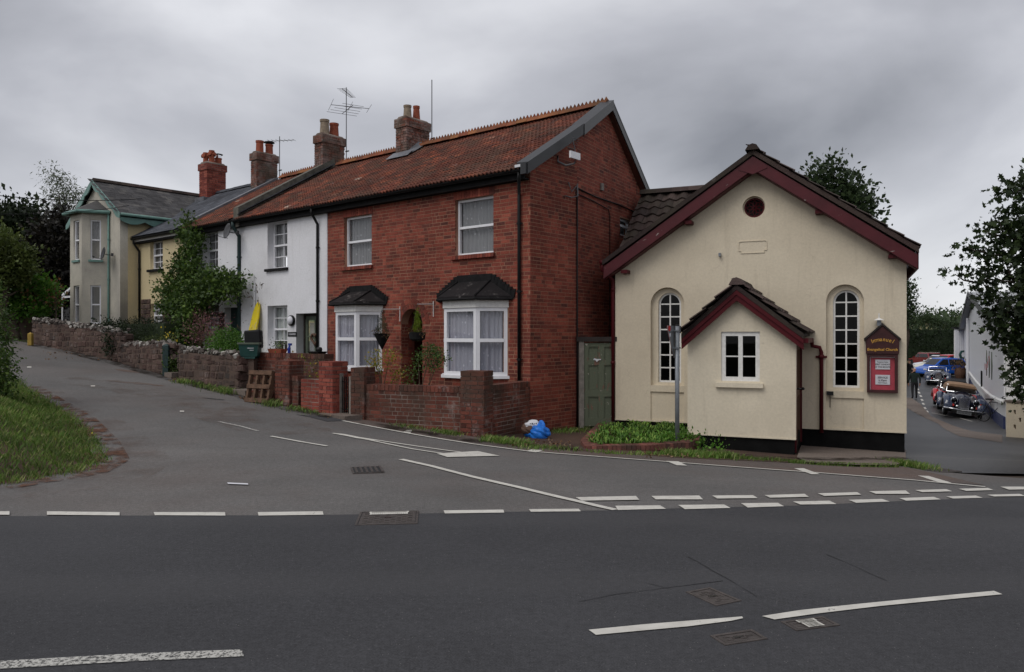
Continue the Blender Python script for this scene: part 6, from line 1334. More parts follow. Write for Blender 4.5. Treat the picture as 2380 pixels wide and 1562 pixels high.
# gate of iron bars with timber posts
Ga, Gb = G(786, 966), G(812, 972); gf, gl = wall_frame(Ga, Gb); zg = EYE - (868 - CY) / F * Ga[1]; t = thing('garden_gate', 'narrow black iron gate between timber posts in the brick wall', 'gate', (Ga[0], Ga[1] + .05, gz(*Ga)), gf.rz); h_ = zg - gz(*Ga)
MB().box(-.05, .04, 0, .08, -.1, h_).build('gate_post', 'timber_grey', t); MB().box(gl - .03, gl + .03, 0, .08, -.1, h_ - .05).build('gate_post', 'timber_grey', t)
m = MB(); [m.tube([(.06 + (gl - .1) * i / 4, .04, .03), (.06 + (gl - .1) * i / 4, .04, h_ - .06)], .008, 5) for i in range(5)]; m.tube([(.05, .04, .12), (gl - .03, .04, .12)], .009, 5).tube([(.05, .04, h_ - .16), (gl - .03, .04, h_ - .16)], .009, 5); m.build('gate_bars', 'black_gloss', t)
s_ = MB().box(-.25, gl + .25, -.28, .2, -.12, .05).build('stone_step', 'concrete_path'); s_.location = (Ga[0], Ga[1], gz(*Ga)); s_.rotation_euler = (0, 0, gf.rz); tag(s_, 'worn stone step below the narrow iron garden gate', 'step')
# new brick pier and low wall left of the gate
Q0, Q1 = G(781, 966), G(700, 950); zq = EYE - (843 - CY) / F * Q0[1]; zlow = EYE - (880 - CY) / F * Q1[1]; print('new wall', Q0, Q1, zq, zlow)
t, ms, P, fr, L_ = brick_wall('new_brick_wall', 'bright red brick wall and pier left of the iron garden gate', Q1, Q0, zlow, zlow, mat='new_brick', seed=91, coping=False)
pier(t, ms, P, L_ - .40, L_ + .0, -.08, .28, -.2, zq, seed=92); pieces('brick', CUBE, ms, t, 'new_brick', 300)
Q2, Q3 = G(690, 949), G(578, 930); z2 = EYE - (868 - CY) / F * Q2[1]
t, ms, P, fr, L_ = brick_wall('old_brick_wall', 'dark mossy brick wall with a stub pier behind the wooden pallet', (Q3[0], Q3[1] + .1), (Q2[0], Q2[1] + .1), z2, z2 - .06, seed=101)
zz2 = EYE - (842 - CY) / F * Q2[1]; xp0, xp1 = fr.hit(645)[0], fr.hit(678)[0]; pier(t, ms, P, xp0, xp1, -.06, .3, -.1, zz2, seed=103); pieces('brick', CUBE, ms, t, 'weathered_brick', 300)
Hb = [T.w(T.hit(755, CY, -1.9)[0], -1.9, 0), T.w(T.hit(585, CY, -1.9)[0], -1.9, 0)]; zh = T.hit(670, 821, -1.9)[1]; print('high wall', Hb, zh)
t, ms, P, fr, L_ = brick_wall('high_brick_wall', 'higher dark brick garden wall before the white house, its top step mossy', (Hb[1].x, Hb[1].y), (Hb[0].x, Hb[0].y), zh, zh, seed=111); pieces('brick', CUBE, ms, t, 'weathered_brick', 300)
iv = [Hb[0].lerp(Hb[1], .12), Hb[0].lerp(Hb[1], .25)]
o = leafcloud([(p.x - .1, p.y - .2, zh - .45 - i * .1, .22, .12, .4) for i, p in enumerate(iv)], 260, .05, 'wall_creeper', 'leaf_yellow', None, 9, 6, kind=None); tag(o, 'yellow green creeper hanging on the high dark brick wall', 'climber')
# stone walls
def stone_wall(label, A, B, zA, zB, seed=1, th=.4, rag=.05):
    fr, L_ = wall_frame(A, B); t = thing('stone_wall', label, 'wall', (A[0], A[1], 0), fr.rz, 'stone garden walls along the lane'); r2 = random.Random(seed); zb = min(gz(*A), gz(*B)) - .15
    slab([(0, zb), (L_, zb), (L_, zB - .06), (0, zA - .06)], [], .004, th, 'core', 'stone_mortar', t); ms = []; z = zb
    ztop = lambda x: lerp(zA, zB, max(0, min(1, x / L_)))
    while z < max(zA, zB):
        h = r2.uniform(.09, .19); x = -.02 - r2.random() * .1
        while x < L_:
            w = r2.choice([r2.uniform(.08, .16), r2.uniform(.14, .26), r2.uniform(.2, .36)])
            if z + h < ztop(x + w / 2) + .03: ms.append(TRS(x + w / 2, .028 + r2.uniform(-.012, .012), z + h / 2 + r2.uniform(-.02, .02), w - .018, .07, h - .016, 0, r2.uniform(-.05, .05), r2.uniform(-.14, .14)))
            x += w
        z += h
    for xx, sg in ((L_, 1), (0, -1)):
        Pe, _ = plane(L_, 0, L_, th) if sg > 0 else plane(0, th, 0, 0); z = zb
        while z < (zB if sg > 0 else zA) - .1: ms.append(Pe @ TRS(th / 2, .0, z + .1, th - .03, .1, .17)); z += .19
    pieces('stone', STONE, ms, t, 'red_stone', 300); cp = []
    x = .03
    while x < L_ - .02:
        for yy in (.03, .10, .2, .3): cp.append(TRS(x + r2.uniform(-.03, .03), yy + r2.uniform(-.03, .03), ztop(x) + r2.uniform(-.06, .02 + rag), r2.uniform(.05, .10), r2.uniform(.05, .10), r2.uniform(.04, .10), r2.uniform(0, 3), r2.uniform(-.6, .6), r2.uniform(-.6, .6)))
        x += .085
    pieces('coping_stone', STONE, cp, t, 'white_flint', 200); return t
S0, S1_ = G(552, 912), G(415, 882); z0, z1 = EYE - (826 - CY) / F * S0[1], EYE - (812 - CY) / F * S1_[1]; stone_wall('nearest red sandstone garden wall, beside the green recycling box, topped with pale flints', S1_, S0, z1, z0, 3)
S2, S3 = G(392, 874), G(284, 846); stone_wall('middle red sandstone garden wall between green post and clipped hedge', S3, S2, EYE - (800 - CY) / F * S3[1], EYE - (800 - CY) / F * S2[1], 5)
S4, S5 = G(279, 843), G(76, 800); stone_wall('longest and farthest sandstone garden wall in front of the cream bay house', S5, S4, EYE - (744 - CY) / F * S5[1], EYE - (772 - CY) / F * S4[1], 7)
def deco_post(name, label, cat, xpx, ytop, ybase, w, mat):
    g_ = G(xpx, ybase); zt = EYE - (ytop - CY) / F * g_[1]; t = thing(name, label, cat, (g_[0], g_[1], gz(*g_))); bev(MB().box(-w / 2, w / 2, -w / 2, w / 2, -.1, zt - gz(*g_)).build('post', mat, t), .01)
    MB().add([(-w / 2, -w / 2, zt - gz(*g_)), (w / 2, -w / 2, zt - gz(*g_)), (w / 2, w / 2, zt - gz(*g_)), (-w / 2, w / 2, zt - gz(*g_)), (0, 0, zt - gz(*g_) + .05)], [(0, 1, 4), (1, 2, 4), (2, 3, 4), (3, 0, 4)]).build('post_cap', mat, t); return t
deco_post('green_post', 'dark green square post at the end of the middle stone wall', 'post', 387, 803, 874, .15, 'green_post')
deco_post('yellow_post', 'yellow marker post at the far end of the lane wall', 'post', 71, 776, 803, .12, 'yellow_post')
for i, (a, b, c, lb) in enumerate((((395, 876), (412, 880), .12, 'stone threshold beside the green post'), ((556, 914), (585, 922), .1, 'stone threshold between the stone wall and the pallet'))):
    g0_, g1__ = G(*a), G(*b); f_, l_ = wall_frame(g0_, g1__); o = MB().box(0, l_, -.15, .4, -.1, c).build('stone_step', 'concrete_path'); o.location = (g0_[0], g0_[1], gz(*g0_)); o.rotation_euler = (0, 0, f_.rz); tag(o, 'worn ' + lb, 'step')
# pallet leaning on the wall
a, b = G(569, 934), G(622, 941); f_, wp = wall_frame(a, b); t = thing('wooden_pallet', 'brown wooden pallet leaning against the dark brick wall', 'pallet', (a[0], a[1], gz(*a)), f_.rz)
hp_ = (EYE - (858 - CY) / F * (a[1] + .15)) - gz(*a); t.rotation_euler[0] = -R(12); print('pallet', wp, hp_)
for i in range(3): z = [0, .43, .86][i] * hp_; MB().box(0, wp, -.02, 0, z, z + .13 * hp_).build('front_board', 'timber_brown', t)
for i in range(4): x = [0, .31, .62, .92][i] * wp; MB().box(x, x + .08 * wp, .001, .09, .0, hp_ * .99).build('stringer', 'timber_brown', t)
for i in range(5): z = (.02 + i * .205) * hp_; MB().box(0, wp, .091, .108, z, z + .10 * hp_).build('back_board', 'timber_brown', t)
# recycling box, black crate, bodyboard
st_ = G(553, 912); yd = st_[1] + .25; tx = lambda xp: (xp - CX) / F * yd; tz = lambda yp: EYE - (yp - CY) / F * yd
t = thing('recycling_box', 'dark green recycling box with small white print, standing on the wall end', 'box', (tx(582), yd, tz(828)), R(6)); w2 = (tx(606) - tx(560)) / 2; hb_ = tz(797) - tz(828)
m = MB(); ring = lambda w, d_, z: [(-w, -d_, z), (w, -d_, z), (w, d_, z), (-w, d_, z)]
m.loft([ring(w2 * .82, .17, 0), ring(w2 * .97, .21, hb_)]); m.build('tub', 'crate_green', t); m = MB(); m.box(-w2 * 1.06, w2 * 1.06, -.23, -.20, hb_ - .03, hb_ + .01).box(-w2 * 1.06, w2 * 1.06, .20, .23, hb_ - .03, hb_ + .01).box(-w2 * 1.06, -w2 * .97, -.20, .20, hb_ - .03, hb_ + .01).box(w2 * .97, w2 * 1.06, -.20, .20, hb_ - .03, hb_ + .01); m.build('rim', 'green_frame', t)
MB().box(-.02, .12, -.216, -.212, hb_ * .6, hb_ * .64).box(.03, .12, -.212, -.206, hb_ * .45, hb_ * .48).build('print', 'paper', t)
MB().box(-w2 * 1.0, w2 * .6, -.16, .2, -.05, -.002).build('base_board', 'crate_green', t); o = MB().box(-w2 * .55, w2 * .5, -.1, .15, -1.1, -.052).build('stone_pier', 'stone_mortar'); o.location = t.location; tag(o, 'pale mortared stone pier under the green recycling box', 'pier')
t = bev(MB().box(-.19, .19, -.03, .2, 0, .42).build('black_crate', 'black_plastic'), .04, 3); t.location = (tx(587), yd + .02, tz(797) - .12); t.rotation_euler = (R(-4), R(-4), 0); tag(t, 'black plastic crate standing upright inside the green recycling box', 'crate')
bx_, bz0 = T.hit(575, 790, -.35); bz1 = T.hit(582, 701, -.1)[1]; hb2 = bz1 - bz0; pr = [(0, .14), (.2, .165), (.5, .175), (.75, .155), (.9, .11), (.97, .06), (1.0, .01)]
t = thing('bodyboard', 'yellow foam surfboard leaning upright against the white house wall', 'surfboard', T.w(bx_, -.35, bz0 - .5), T.rz); m = MB(); hh2 = hb2 + .5
o = slab([(w, z * hh2) for z, w in pr] + [(-w, z * hh2) for z, w in pr[::-1]], [], -.02, .02, 'board', 'board_weathered', t); bev(o, .02, 3); t.rotation_euler = (R(-10), R(4), T.rz)
xg, zg_ = T.hit(594, 740, -.03); MB
o = MB().tube([(0, 0, 0), (0, 0, 2.0)], .018, 6).build('white_pipe', 'white_upvc'); o.location = T.w(xg, -.07, T.hit(594, 780, 0)[1] - .6); tag(o, 'thin white pipe on the white wall beside the yellow surfboard', 'pipe')
# things on the high wall
hw_ = Hb[1].lerp(Hb[0], .35); 
def onwall(xp, off=.1): 
    x = wall_frame((Hb[1].x, Hb[1].y), (Hb[0].x, Hb[0].y))[0]; X = x.hit(xp, CY, off)[0]; return x.w(X, off, zh)
t = thing('window_planter', 'terracotta trough with green plants on the wall top', 'planter', onwall(645), T.rz); MB().loft([[(-.24, -.07, 0), (.24, -.07, 0), (.24, .07, 0), (-.24, .07, 0)], [(-.27, -.09, .09), (.27, -.09, .09), (.27, .09, .09), (-.27, .09, .09)]]).build('trough', 'terracotta', t); leafcloud([(0, 0, .13, .2, .06, .08)], 180, .04, 'plants', 'leaf_vine', t, 3, 6)
t = thing('spray_bottle', 'dark blue trigger spray bottle on the brick wall top', 'bottle', onwall(672), T.rz); MB().lathe([(.035, 0), (.036, .11), (.015, .15), (.013, .17)], (0, 0, 0), 12).build('bottle_body', 'blue_plastic', t); MB().box(-.02, .09, -.015, .015, .17, .22).box(.02, .04, -.01, .01, .12, .169).build('trigger', 'blue_plastic', t)
t = thing('drain_tray', 'black plastic tray at the foot of the drainpipe on the wall top', 'tray', onwall(738, .12), T.rz); MB().loft([[(-.15, -.1, 0), (.15, -.1, 0), (.15, .1, 0), (-.15, .1, 0)], [(-.2, -.12, .05), (.2, -.12, .05), (.2, .12, .05), (-.2, .12, .05)]]).build('tray', 'black_plastic', t); MB().lathe([(.06, .05), (.07, .1), (.05, .14)], (.06, 0, 0), 10).build('pipe_shoe', 'black_plastic', t)

# ================================================================ PLANTER BED AND SIGN
def poly_brickbed():
    c = [G(1392, 1003), G(1352, 1034), G(1362, 1044), G(1400, 1046), G(1500, 1050), (G(1600, 1050)), G(1622, 1046), G(1627, 1034)]
    p0_ = Cc.w(p0 - .02, pd + .3, 0); c.append((p0_.x, p0_.y)); return c
bc = poly_brickbed(); t = thing('planter_bed', 'low raised brick bed with rounded brick edge in front of chapel window', 'planter', (bc[1][0], bc[1][1], 0)); off = Vector((bc[1][0], bc[1][1], 0)); zbed = -.15; ms = []; body = MB()
print('bed', bc)
for (a, b) in zip(bc[:-1], bc[1:]):
    f_, l_ = wall_frame(a, b); P = Matrix.LocRotScale(Vector((a[0], a[1], 0)) - off, Euler((0, 0, f_.rz)), None)
    b_ = MB().box(0, l_, .0, .2, -.8, zbed - .09); body.add([P @ Vector(v) for v in b_.v], b_.f)
    ms += bricks(0, l_, zbed - .09 - .45, zbed - .09, P=P, rs=int(l_ * 100), proud=.006); n = max(1, int(round(l_ / .078)))
    for i in range(n): ms.append(P @ TRS((i + .5) * l_ / n, .10, zbed - .045, l_ / n - .008, .24, .10, 0, rr.uniform(-.02, .02)))
body.build('bed_wall', 'dark_mortar', t); pieces('brick', CUBE, ms, t, 'planter_brick', 300)
bedp = bc[:-1] + [(Cc.w(p0 - .02, pd + .4, 0).x, Cc.w(p0 - .02, pd + .4, 0).y), tuple(Cc.w(p0 - .02, -.05, 0).xy), tuple(Cc.w(CL + .3, -.05, 0).xy)]
cen = (sum(p[0] for p in bedp) / len(bedp), sum(p[1] for p in bedp) / len(bedp)); ins = [(lerp(p[0], cen[0], .10), lerp(p[1], cen[1], .12)) for p in bedp]
MB().prism([(x - off.x, y - off.y) for x, y in ins], 'z', -.8, zbed - .1).build('bed_soil', 'soil', t)
q = inpoly(ins, 190, 8)
V, Fa = [], []; r3 = random.Random(9)
def straps(q, zb, lo, hi, w, n=7):
    mb = MB()
    for (x, y) in q:
        for k_ in range(n):
            a = r3.uniform(0, 6.28); h = r3.uniform(lo, hi); dx, dy = math.cos(a), math.sin(a); nx, ny = -dy * w, dx * w; R0 = h * r3.uniform(.5, .9)
            pts_ = [(0, 0), (.35, .75), (.75, .95), (1, .70)]; vs_ = []
            for i, (u, v) in enumerate(pts_): wd = [.6, 1, .7, .05][i]; c = (x + dx * R0 * u, y + dy * R0 * u, zb + h * v); vs_ += [(c[0] - nx * wd, c[1] - ny * wd, c[2]), (c[0] + nx * wd, c[1] + ny * wd, c[2])]
            mb.add(vs_, [(0, 1, 3, 2), (2, 3, 5, 4), (4, 5, 7, 6)])
    return mb
o = straps(q, zbed - .1, .08, .20, .013, 11).build('strap_leaved_plants', 'strap_leaf', None, recalc=False, kind='stuff'); tag(o, 'bright green strap leaved plants filling the raised brick bed', 'plants')
sp_ = G(1574, 1044); ps = thing('give_way_sign', 'grey backed triangular road sign on a galvanised pole, seen from behind', 'road sign', (sp_[0], sp_[1], gz(*sp_)), R(57)); zt = EYE - (757 - CY) / F * sp_[1] - gz(*sp_); print('sign', sp_, zt)
MB().tube([(0, 0, -.2), (0, 0, zt)], .038, 16).build('pole', 'galvanised', ps, smooth=True); MB().lathe([(.042, zt - .002), (.042, zt + .02), (.01, zt + .025)], (0, 0, 0), 14).build('pole_cap', 'black_plastic', ps)
hs = .56; rnd3 = lambda: None
def tri(s, zc): return [(-s, zc), (s, zc), (s + .02, zc - .03), (.035, zc - s * 1.72 - .02), (0, zc - s * 1.78), (-.035, zc - s * 1.72 - .02), (-s - .02, zc - .03)]
so = slab(tri(.31, zt - .0)[::-1], [], .050, .056, 'sign_plate', 'sign_back', ps); slab(tri(.31, zt - .0)[::-1], [], .0565, .0585, 'sign_face', 'red_paint', ps); slab(tri(.21, zt - .06)[::-1], [], .059, .060, 'sign_centre', 'paper', ps)
MB().box(-.2, .2, .036, .0495, zt - .10, zt - .07).box(-.09, .09, .036, .0495, zt - .40, zt - .37).box(-.05, .05, -.045, .035, zt - .10, zt - .07).box(-.05, .05, -.045, .035, zt - .40, zt - .37).build('sign_clamp', 'galvanised', ps)
slab(circ(-.24, zt - .05, .05), [], .0465, .0495, 'reflector', 'red_paint', ps); MB().box(-.24, -.18, .0465, .0495, zt - .19, zt - .13).build('sticker', 'paper', ps)
# bags of rubbish
g_ = G(1243, 1019); t = thing('rubbish_bags', 'blue plastic bag with white printed bag slumped against the brick wall', 'bag', (g_[0], g_[1] + .05, gz(*g_)))
def blob(rx, ry, rz_, c, mat, name, seed, crump=.12):
    bm = bmesh.new(); bmesh.ops.create_icosphere(bm, subdivisions=4, radius=1); r4 = random.Random(seed); ph = [r4.uniform(0, 6) for _ in range(6)]
    for v in bm.verts:
        p = v.co; k_ = 1 + crump * (math.sin(3 * p.x + ph[0]) * math.sin(2.5 * p.y + ph[1]) + .5 * abs(math.sin(4 * p.z + 3.5 * p.x + ph[2])) + .25 * abs(math.sin(9 * p.y + 6 * p.z + 4 * p.x + ph[3]))); v.co = Vector((p.x * rx * k_ + c[0], p.y * ry * k_ + c[1], max(p.z, -.75) * rz_ * k_ + c[2]))
    me = bpy.data.meshes.new(name); bm.to_mesh(me); bm.free(); o = bpy.data.objects.new(name, me); return link(o, t, mat)
blob(.19, .13, .12, (.05, 0, .09), 'bag_blue', 'blue_bag', 3, .30); blob(.07, .06, .09, (.12, .02, .20), 'bag_blue', 'bag_neck', 4, .35); blob(.15, .10, .085, (-.06, .06, .22), 'bag_white', 'white_bag', 5, .28); blob(.11, .1, .1, (-.14, .02, .16), 'heart_brown', 'brown_bag', 7, .2)
m = MB(); [m.box(-.09 + i * .035, -.07 + i * .035, -.063, -.060, .26, .275 + .01 * (i % 2)) for i in range(4)]; m.build('print', 'ink', t)

# ================================================================ HANGING BASKETS, ROSES, SHRUBS
def basket(label, xp, yp, hpx, conical, col, d=-.55, side=0, cw=.085):
    x, z = T.hit(xp, yp, d); t = thing('hanging_basket', label, 'hanging basket', T.w(x, d, z), T.rz)
    prof = [(.01, -.36), (.10, -.18), (.19, 0)] if conical else [(.10, -.19), (.165, -.15), (.185, 0)]
    MB().lathe(prof, (0, 0, 0), 14).build('basket', 'soot_felt', t)
    cg = math.sqrt(.2); blobs_ = [(0, 0, hpx * k_, cw * (1 - k_ * .85), cw * (1 - k_ * .85), hpx * .16) for k_ in (.1, .3, .5, .7, .9)]
    leafcloud(blobs_, 2300, .022, 'cypress', col, t, 5, 8, 'narrow', up=1.2, spread=.5); leafcloud([(-.1, 0, .02, .12, .12, .06), (.16, -.02, -.03, .10, .08, .08), (0, 0, 0, .17, .15, .04)], 260, .03, 'trailing_plants', 'leaf_rust', t, 8, 6)
    m = MB(); m.tube([(0, -.18, .0), (0, 0, hpx + .08), (0, .02, hpx + .1)], .004, 4).tube([(.16, .08, 0), (0, 0, hpx + .08)], .004, 4).tube([(-.16, .08, 0), (0, 0, hpx + .08)], .004, 4); m.build('chain', 'black_gloss', t)
    MB().tube([(0, .0, hpx + .08), (0, -d - .01, hpx + .1)], .008, 5).tube([(0, -d - .02, hpx + .16), (0, -d - .02, hpx - .18)], .010, 5).build('bracket', 'white_paint', t)
basket('conical hanging basket with dark conifer left of the arched door', 888, 775, .46, True, 'leaf_oak', -.55, cw=.14)
basket('round hanging basket with lime green conifer hanging before the arched door', 970, 772, .52, False, 'leaf_lime', -.5)
def shrub(name, label, cat, blobs_px, n, size, mat, d, seed, cl=8, stems=True, **k):
    bl = []
    for (xp, yp, rx, rz_, dd) in blobs_px: x, z = T.hit(xp, yp, d + dd); p = T.w(x, d + dd, z); bl.append((p.x, p.y, p.z, rx, rx * .8, rz_))
    c = Vector(bl[0][:3]); zb = gz(c.x, c.y); t = thing(name, label, cat, (c.x, c.y, zb)); bl = [(a - c.x, b - c.y, e_ - zb, *r_) for a, b, e_, *r_ in bl]
    leafcloud(bl, n, size, 'foliage', mat, t, seed, cl, **k)
    if stems:
        m = MB(); r5 = random.Random(seed)
        for b in bl: m.tube([(r5.uniform(-.05, .05), r5.uniform(-.05, .05), 0), (b[0] * .5 + r5.uniform(-.08, .08), b[1] * .5, b[2] * .6), (b[0], b[1], b[2])], [.014, .010, .005], 5)
        m.build('stems', 'stem_brown', t)
    return t
shrub('rose_bush', 'yellowing rose bush in front of the left bay window', 'shrub', [(880, 850, .2, .16, 0), (905, 835, .22, .14, 0), (920, 870, .2, .14, 0), (865, 862, .15, .12, 0), (915, 905, .12, .15, 0), (870, 830, .1, .1, 0)], 1000, .038, 'leaf_yellow', -1.6, 11, shell=.3)
shrub('rose_bush', 'green rose bush in front of the arched doorway', 'shrub', [(972, 835, .10, .08, 0), (1000, 820, .22, .10, 0), (958, 870, .08, .12, 0), (1018, 835, .14, .14, 0), (955, 900, .10, .10, 0), (1005, 850, .15, .08, 0)], 1400, .038, 'leaf_vine', -1.6, 12, shell=.3)
climb = [(432, 520, .13, .22, .1), (440, 545, .22, .28, 0), (455, 560, .18, .30, 0), (443, 580, .24, .30, 0), (425, 615, .28, .28, -.1), (448, 625, .28, .3, -.1), (415, 650, .30, .26, -.2), (440, 665, .34, .3, -.2), (398, 685, .26, .24, -.3), (430, 700, .36, .3, -.3), (465, 672, .34, .28, -.3), (488, 655, .30, .22, -.3), (512, 655, .30, .22, -.2), (535, 650, .26, .20, -.2), (547, 668, .18, .20, -.2), (520, 675, .24, .18, -.3), (490, 685, .30, .18, -.3), (455, 715, .34, .26, -.4), (415, 715, .28, .22, -.4), (440, 745, .36, .26, -.5), (378, 668, .14, .16, -.2), (390, 715, .2, .18, -.3), (440, 775, .4, .2, -.6), (500, 640, .18, .12, -.1)]
t = shrub('climbing_vine', 'large green climber spreading over the front of the ivy house', 'climber', climb, 15000, .078, 'leaf_vine', -.35, 21, 8, shape='maple', droop=.35, shell=.5)
x, z = T.hit(455, 700, -.6); m = MB(); m.tube([(0, 0, 0), (.05, 0, .8), (-.1, 0, 1.9), (-.05, 0, 3.0)], [.05, .045, .04, .02], 7); m.build('trunk', 'stem_brown', t)
hx0, hx1 = T.hit(283, CY, -1.5)[0], T.hit(400, CY, -1.5)[0]; hz0, hz1 = T.hit(340, 790, -1.5)[1], T.hit(340, 743, -1.5)[1]
t = thing('clipped_hedge', 'dark clipped box hedge behind the middle stone wall', 'hedge', T.w((hx0 + hx1) / 2, -1.3, gz(-9, 22)), T.rz); zb = gz(-9, 22); hw2 = (hx1 - hx0) / 2
leafcloud([(u * hw2, 0, (hz0 + hz1) / 2 - zb, hw2 * .22, .5, (hz1 - hz0) / 2) for u in np.linspace(-.85, .85, 8)], 9000, .035, 'foliage', 'leaf_dark', t, 31, 8, shell=.75); MB().box(-hw2 * .9, hw2 * .9, -.35, .35, 0, hz1 - zb - .12).build('inner_growth', 'leaf_dark', t)
shrub('pink_shrub', 'dark shrub with pink young leaves behind the stone wall', 'shrub', [(450, 775, .3, .3, 0), (475, 765, .35, .3, 0), (470, 745, .25, .25, 0), (505, 760, .3, .3, 0), (490, 790, .35, .2, 0)], 1800, .05, 'leaf_pink', -1.7, 41, shape='narrow', up=.8)
shrub('round_bush', 'bright green rounded bush beside the green recycling box', 'shrub', [(528, 800, .38, .32, 0), (512, 815, .3, .22, 0), (545, 815, .3, .22, 0), (530, 785, .25, .15, 0)], 6000, .04, 'leaf_box', -2.05, 43, 6, stems=False, shell=.7)
shrub('yellow_flowers', 'small yellow flowering plants on top of the middle stone wall', 'flowers', [(378, 790, .2, .12, 0), (398, 790, .15, .12, 0), (355, 795, .3, .1, 0)], 900, .035, 'leaf_olive', -2.1, 44, stems=False)
shrub('yellow_blooms', 'yellow blooms above the wall beside the green post', 'flowers', [(375, 780, .12, .06, 0), (394, 784, .1, .06, 0)], 26, .07, 'petal_yellow', -2.1, 45, 1, stems=False)
shrub('wall_ivy', 'dark ivy over the end of the farthest stone wall', 'climber', [(268, 790, .22, .3, 0), (270, 820, .2, .25, 0), (262, 765, .3, .12, .2), (250, 758, .3, .12, .2)], 2600, .06, 'leaf_dark', -2.45, 46, stems=False)
shrub('weed_bush', 'green weeds in the gap beside the green post', 'weeds', [(402, 840, .14, .2, 0), (405, 860, .12, .15, 0)], 600, .05, 'leaf_vine', -2.35, 47, stems=False)
shrub('bare_twigs', 'thin dry climber twigs on the white wall above the surfboard', 'climber', [(600, 690, .35, .3, .0), (590, 720, .3, .3, .0)], 90, .10, 'stem_brown', -.12, 48, 5, shape='narrow')
# weeds and grass along the foot of the walls
def weeds(pts, n, h, name='roadside_weeds', mat='grass_blade', w=.014, spread=.16, seed=1, lean=.8, off=0):
    g = np.random.default_rng(seed); P = np.array(px(*pts)); seg = np.linalg.norm(np.diff(P, axis=0), axis=1); cum = np.r_[0, seg.cumsum()]
    clump = g.random(max(3, n // 60)) * cum[-1]; u = np.clip(clump[g.integers(0, len(clump), n)] + g.normal(0, .12, n), 0, cum[-1]); X = np.interp(u, cum, P[:, 0]) + g.normal(0, spread, n) * .6; Y = np.interp(u, cum, P[:, 1]) + g.normal(0, spread, n)
    Q = np.stack([X, Y], 1); return blades(np.c_[Q, gza(Q) + off], h, w, name, mat, seed, lean=lean)
strip(px((75, 801), (180, 822), (285, 848), (410, 883), (555, 918), (640, 941), (700, 956), (780, 970)), .5, .018, 'wall_foot_grime', 'grime_shade', .25)  # dirt strips along the wall feet, painted dark to deepen the contact shadow
strip(px((850, 985), (1000, 1010), (1115, 1028), (1200, 1036), (1345, 1046)), .4, .020, 'wall_foot_grime', 'grime_shade', .25)
strip(px((1630, 1060), (1750, 1066), (1850, 1072), (1960, 1074), (2100, 1070)), .35, .05, 'wall_foot_grime', 'grime_shade', .25)
weeds([(1130, 1024), (1180, 1030), (1215, 1034)], 900, .08, seed=1); weeds([(1215, 1040), (1290, 1044), (1350, 1047)], 450, .05, seed=2); weeds([(1290, 1006), (1345, 1002), (1385, 1000)], 500, .07, seed=3)
weeds([(1380, 1052), (1450, 1056), (1560, 1058), (1620, 1060)], 700, .05, seed=4, w=.018, spread=.09); weeds([(1560, 1058), (1600, 1060), (1700, 1065)], 2200, .08, seed=5, w=.018, spread=.14); weeds([(1700, 1066), (1780, 1070), (1840, 1074)], 500, .05, seed=15, spread=.1); weeds([(1840, 1076), (1900, 1081), (2000, 1085), (2080, 1086)], 1700, .05, seed=6, spread=.045)
weeds([(2085, 1078), (2120, 1084), (2150, 1090)], 1000, .07, seed=7); weeds([(1000, 1000), (1060, 1010), (930, 990)], 700, .06, seed=8); weeds([(425, 888), (500, 905), (545, 916)], 900, .09, seed=9); weeds([(628, 940), (640, 944)], 300, .1, seed=10); weeds([(680, 950), (760, 966)], 300, .06, seed=11)
o = leafcloud([(*Cc.w(p0 - .25, pd + .25, -.32), .25, .2, .14), (sp_[0], sp_[1] - .05, gz(*sp_) + .1, .3, .18, .13), (sp_[0] + .5, sp_[1] - .05, gz(*sp_) + .05, .3, .12, .1), (sp_[0] - 1.0, sp_[1] - .1, gz(*sp_) + .05, .3, .1, .08)], 1500, .05, 'broad_leaved_weeds', 'leaf_bright', None, 51, 6, kind='stuff')
gg = np.random.default_rng(6); LV = np.array([(*p, 0) for p in px(*[(1180 + gg.random() * 150, 1026 + gg.random() * 14) for _ in range(130)], *[(1500 + gg.random() * 220, 1056 + gg.random() * 10) for _ in range(120)], *[(560 + gg.random() * 40, 922 + gg.random() * 10) for _ in range(60)], *[(100 + gg.random() * 160, 812 + gg.random() * 28) for _ in range(60)], *[(395 + gg.random() * 30, 880 + gg.random() * 8) for _ in range(40)], *[(760 + gg.random() * 50, 966 + gg.random() * 8) for _ in range(30)])]); LV[:, 2] = gza(LV[:, :2]) + .02
leafmesh(LV, .05, 'fallen_leaves', 'dry_leaf', None, gg, 'diamond', gg.normal(size=LV.shape) * [1, 1, .15], 'stuff')
gl = G(1648, 1040); LV = np.array([(gl[0] + .02, gl[1], -.28), (gl[0] + .09, gl[1] - .02, -.33)]); o = leafcloud([(*v, .02, .02, .01) for v in LV], 24, .03, 'dandelion_flowers', 'petal_yellow', None, 3, 6, kind='stuff')
# ================================================================ THE ALLEY: WHITE SHED
WS = Fr(16.7, 26.0, -(90 - 29) + 0.0)              # the long wall beside the alley; local X runs towards the camera
wdir = Vector((.485, .8745, 0))
ws = Fr(16.7 + .485 * 44, 26 + .8745 * 44, 119 - 0)
ws.n = Vector((.8745, -.485, 0)); ws.ex = -wdir; ws.rz = math.atan2(ws.ex.y, ws.ex.x)
shed = thing('white_shed', 'long white boarded shed with dark roof edge and blue base beside the alley', 'shed', ws.o, ws.rz)
LT = 44.0; AP = 21.5; zE1, zA1 = 2.25, 4.25; zroof = lambda x: zA1 - abs(x - AP) * (zA1 - zE1) / AP
slab([(0, -2.6), (LT - .02, -2.6), (LT - .02, zroof(LT)), (AP, zA1), (0, zE1)], [], .05, .3, 'wall', 'white_paint', shed)
gzl = lambda x: gz(*(ws.w(x, -.3, 0)).xy)
bd_ = []; x = .15
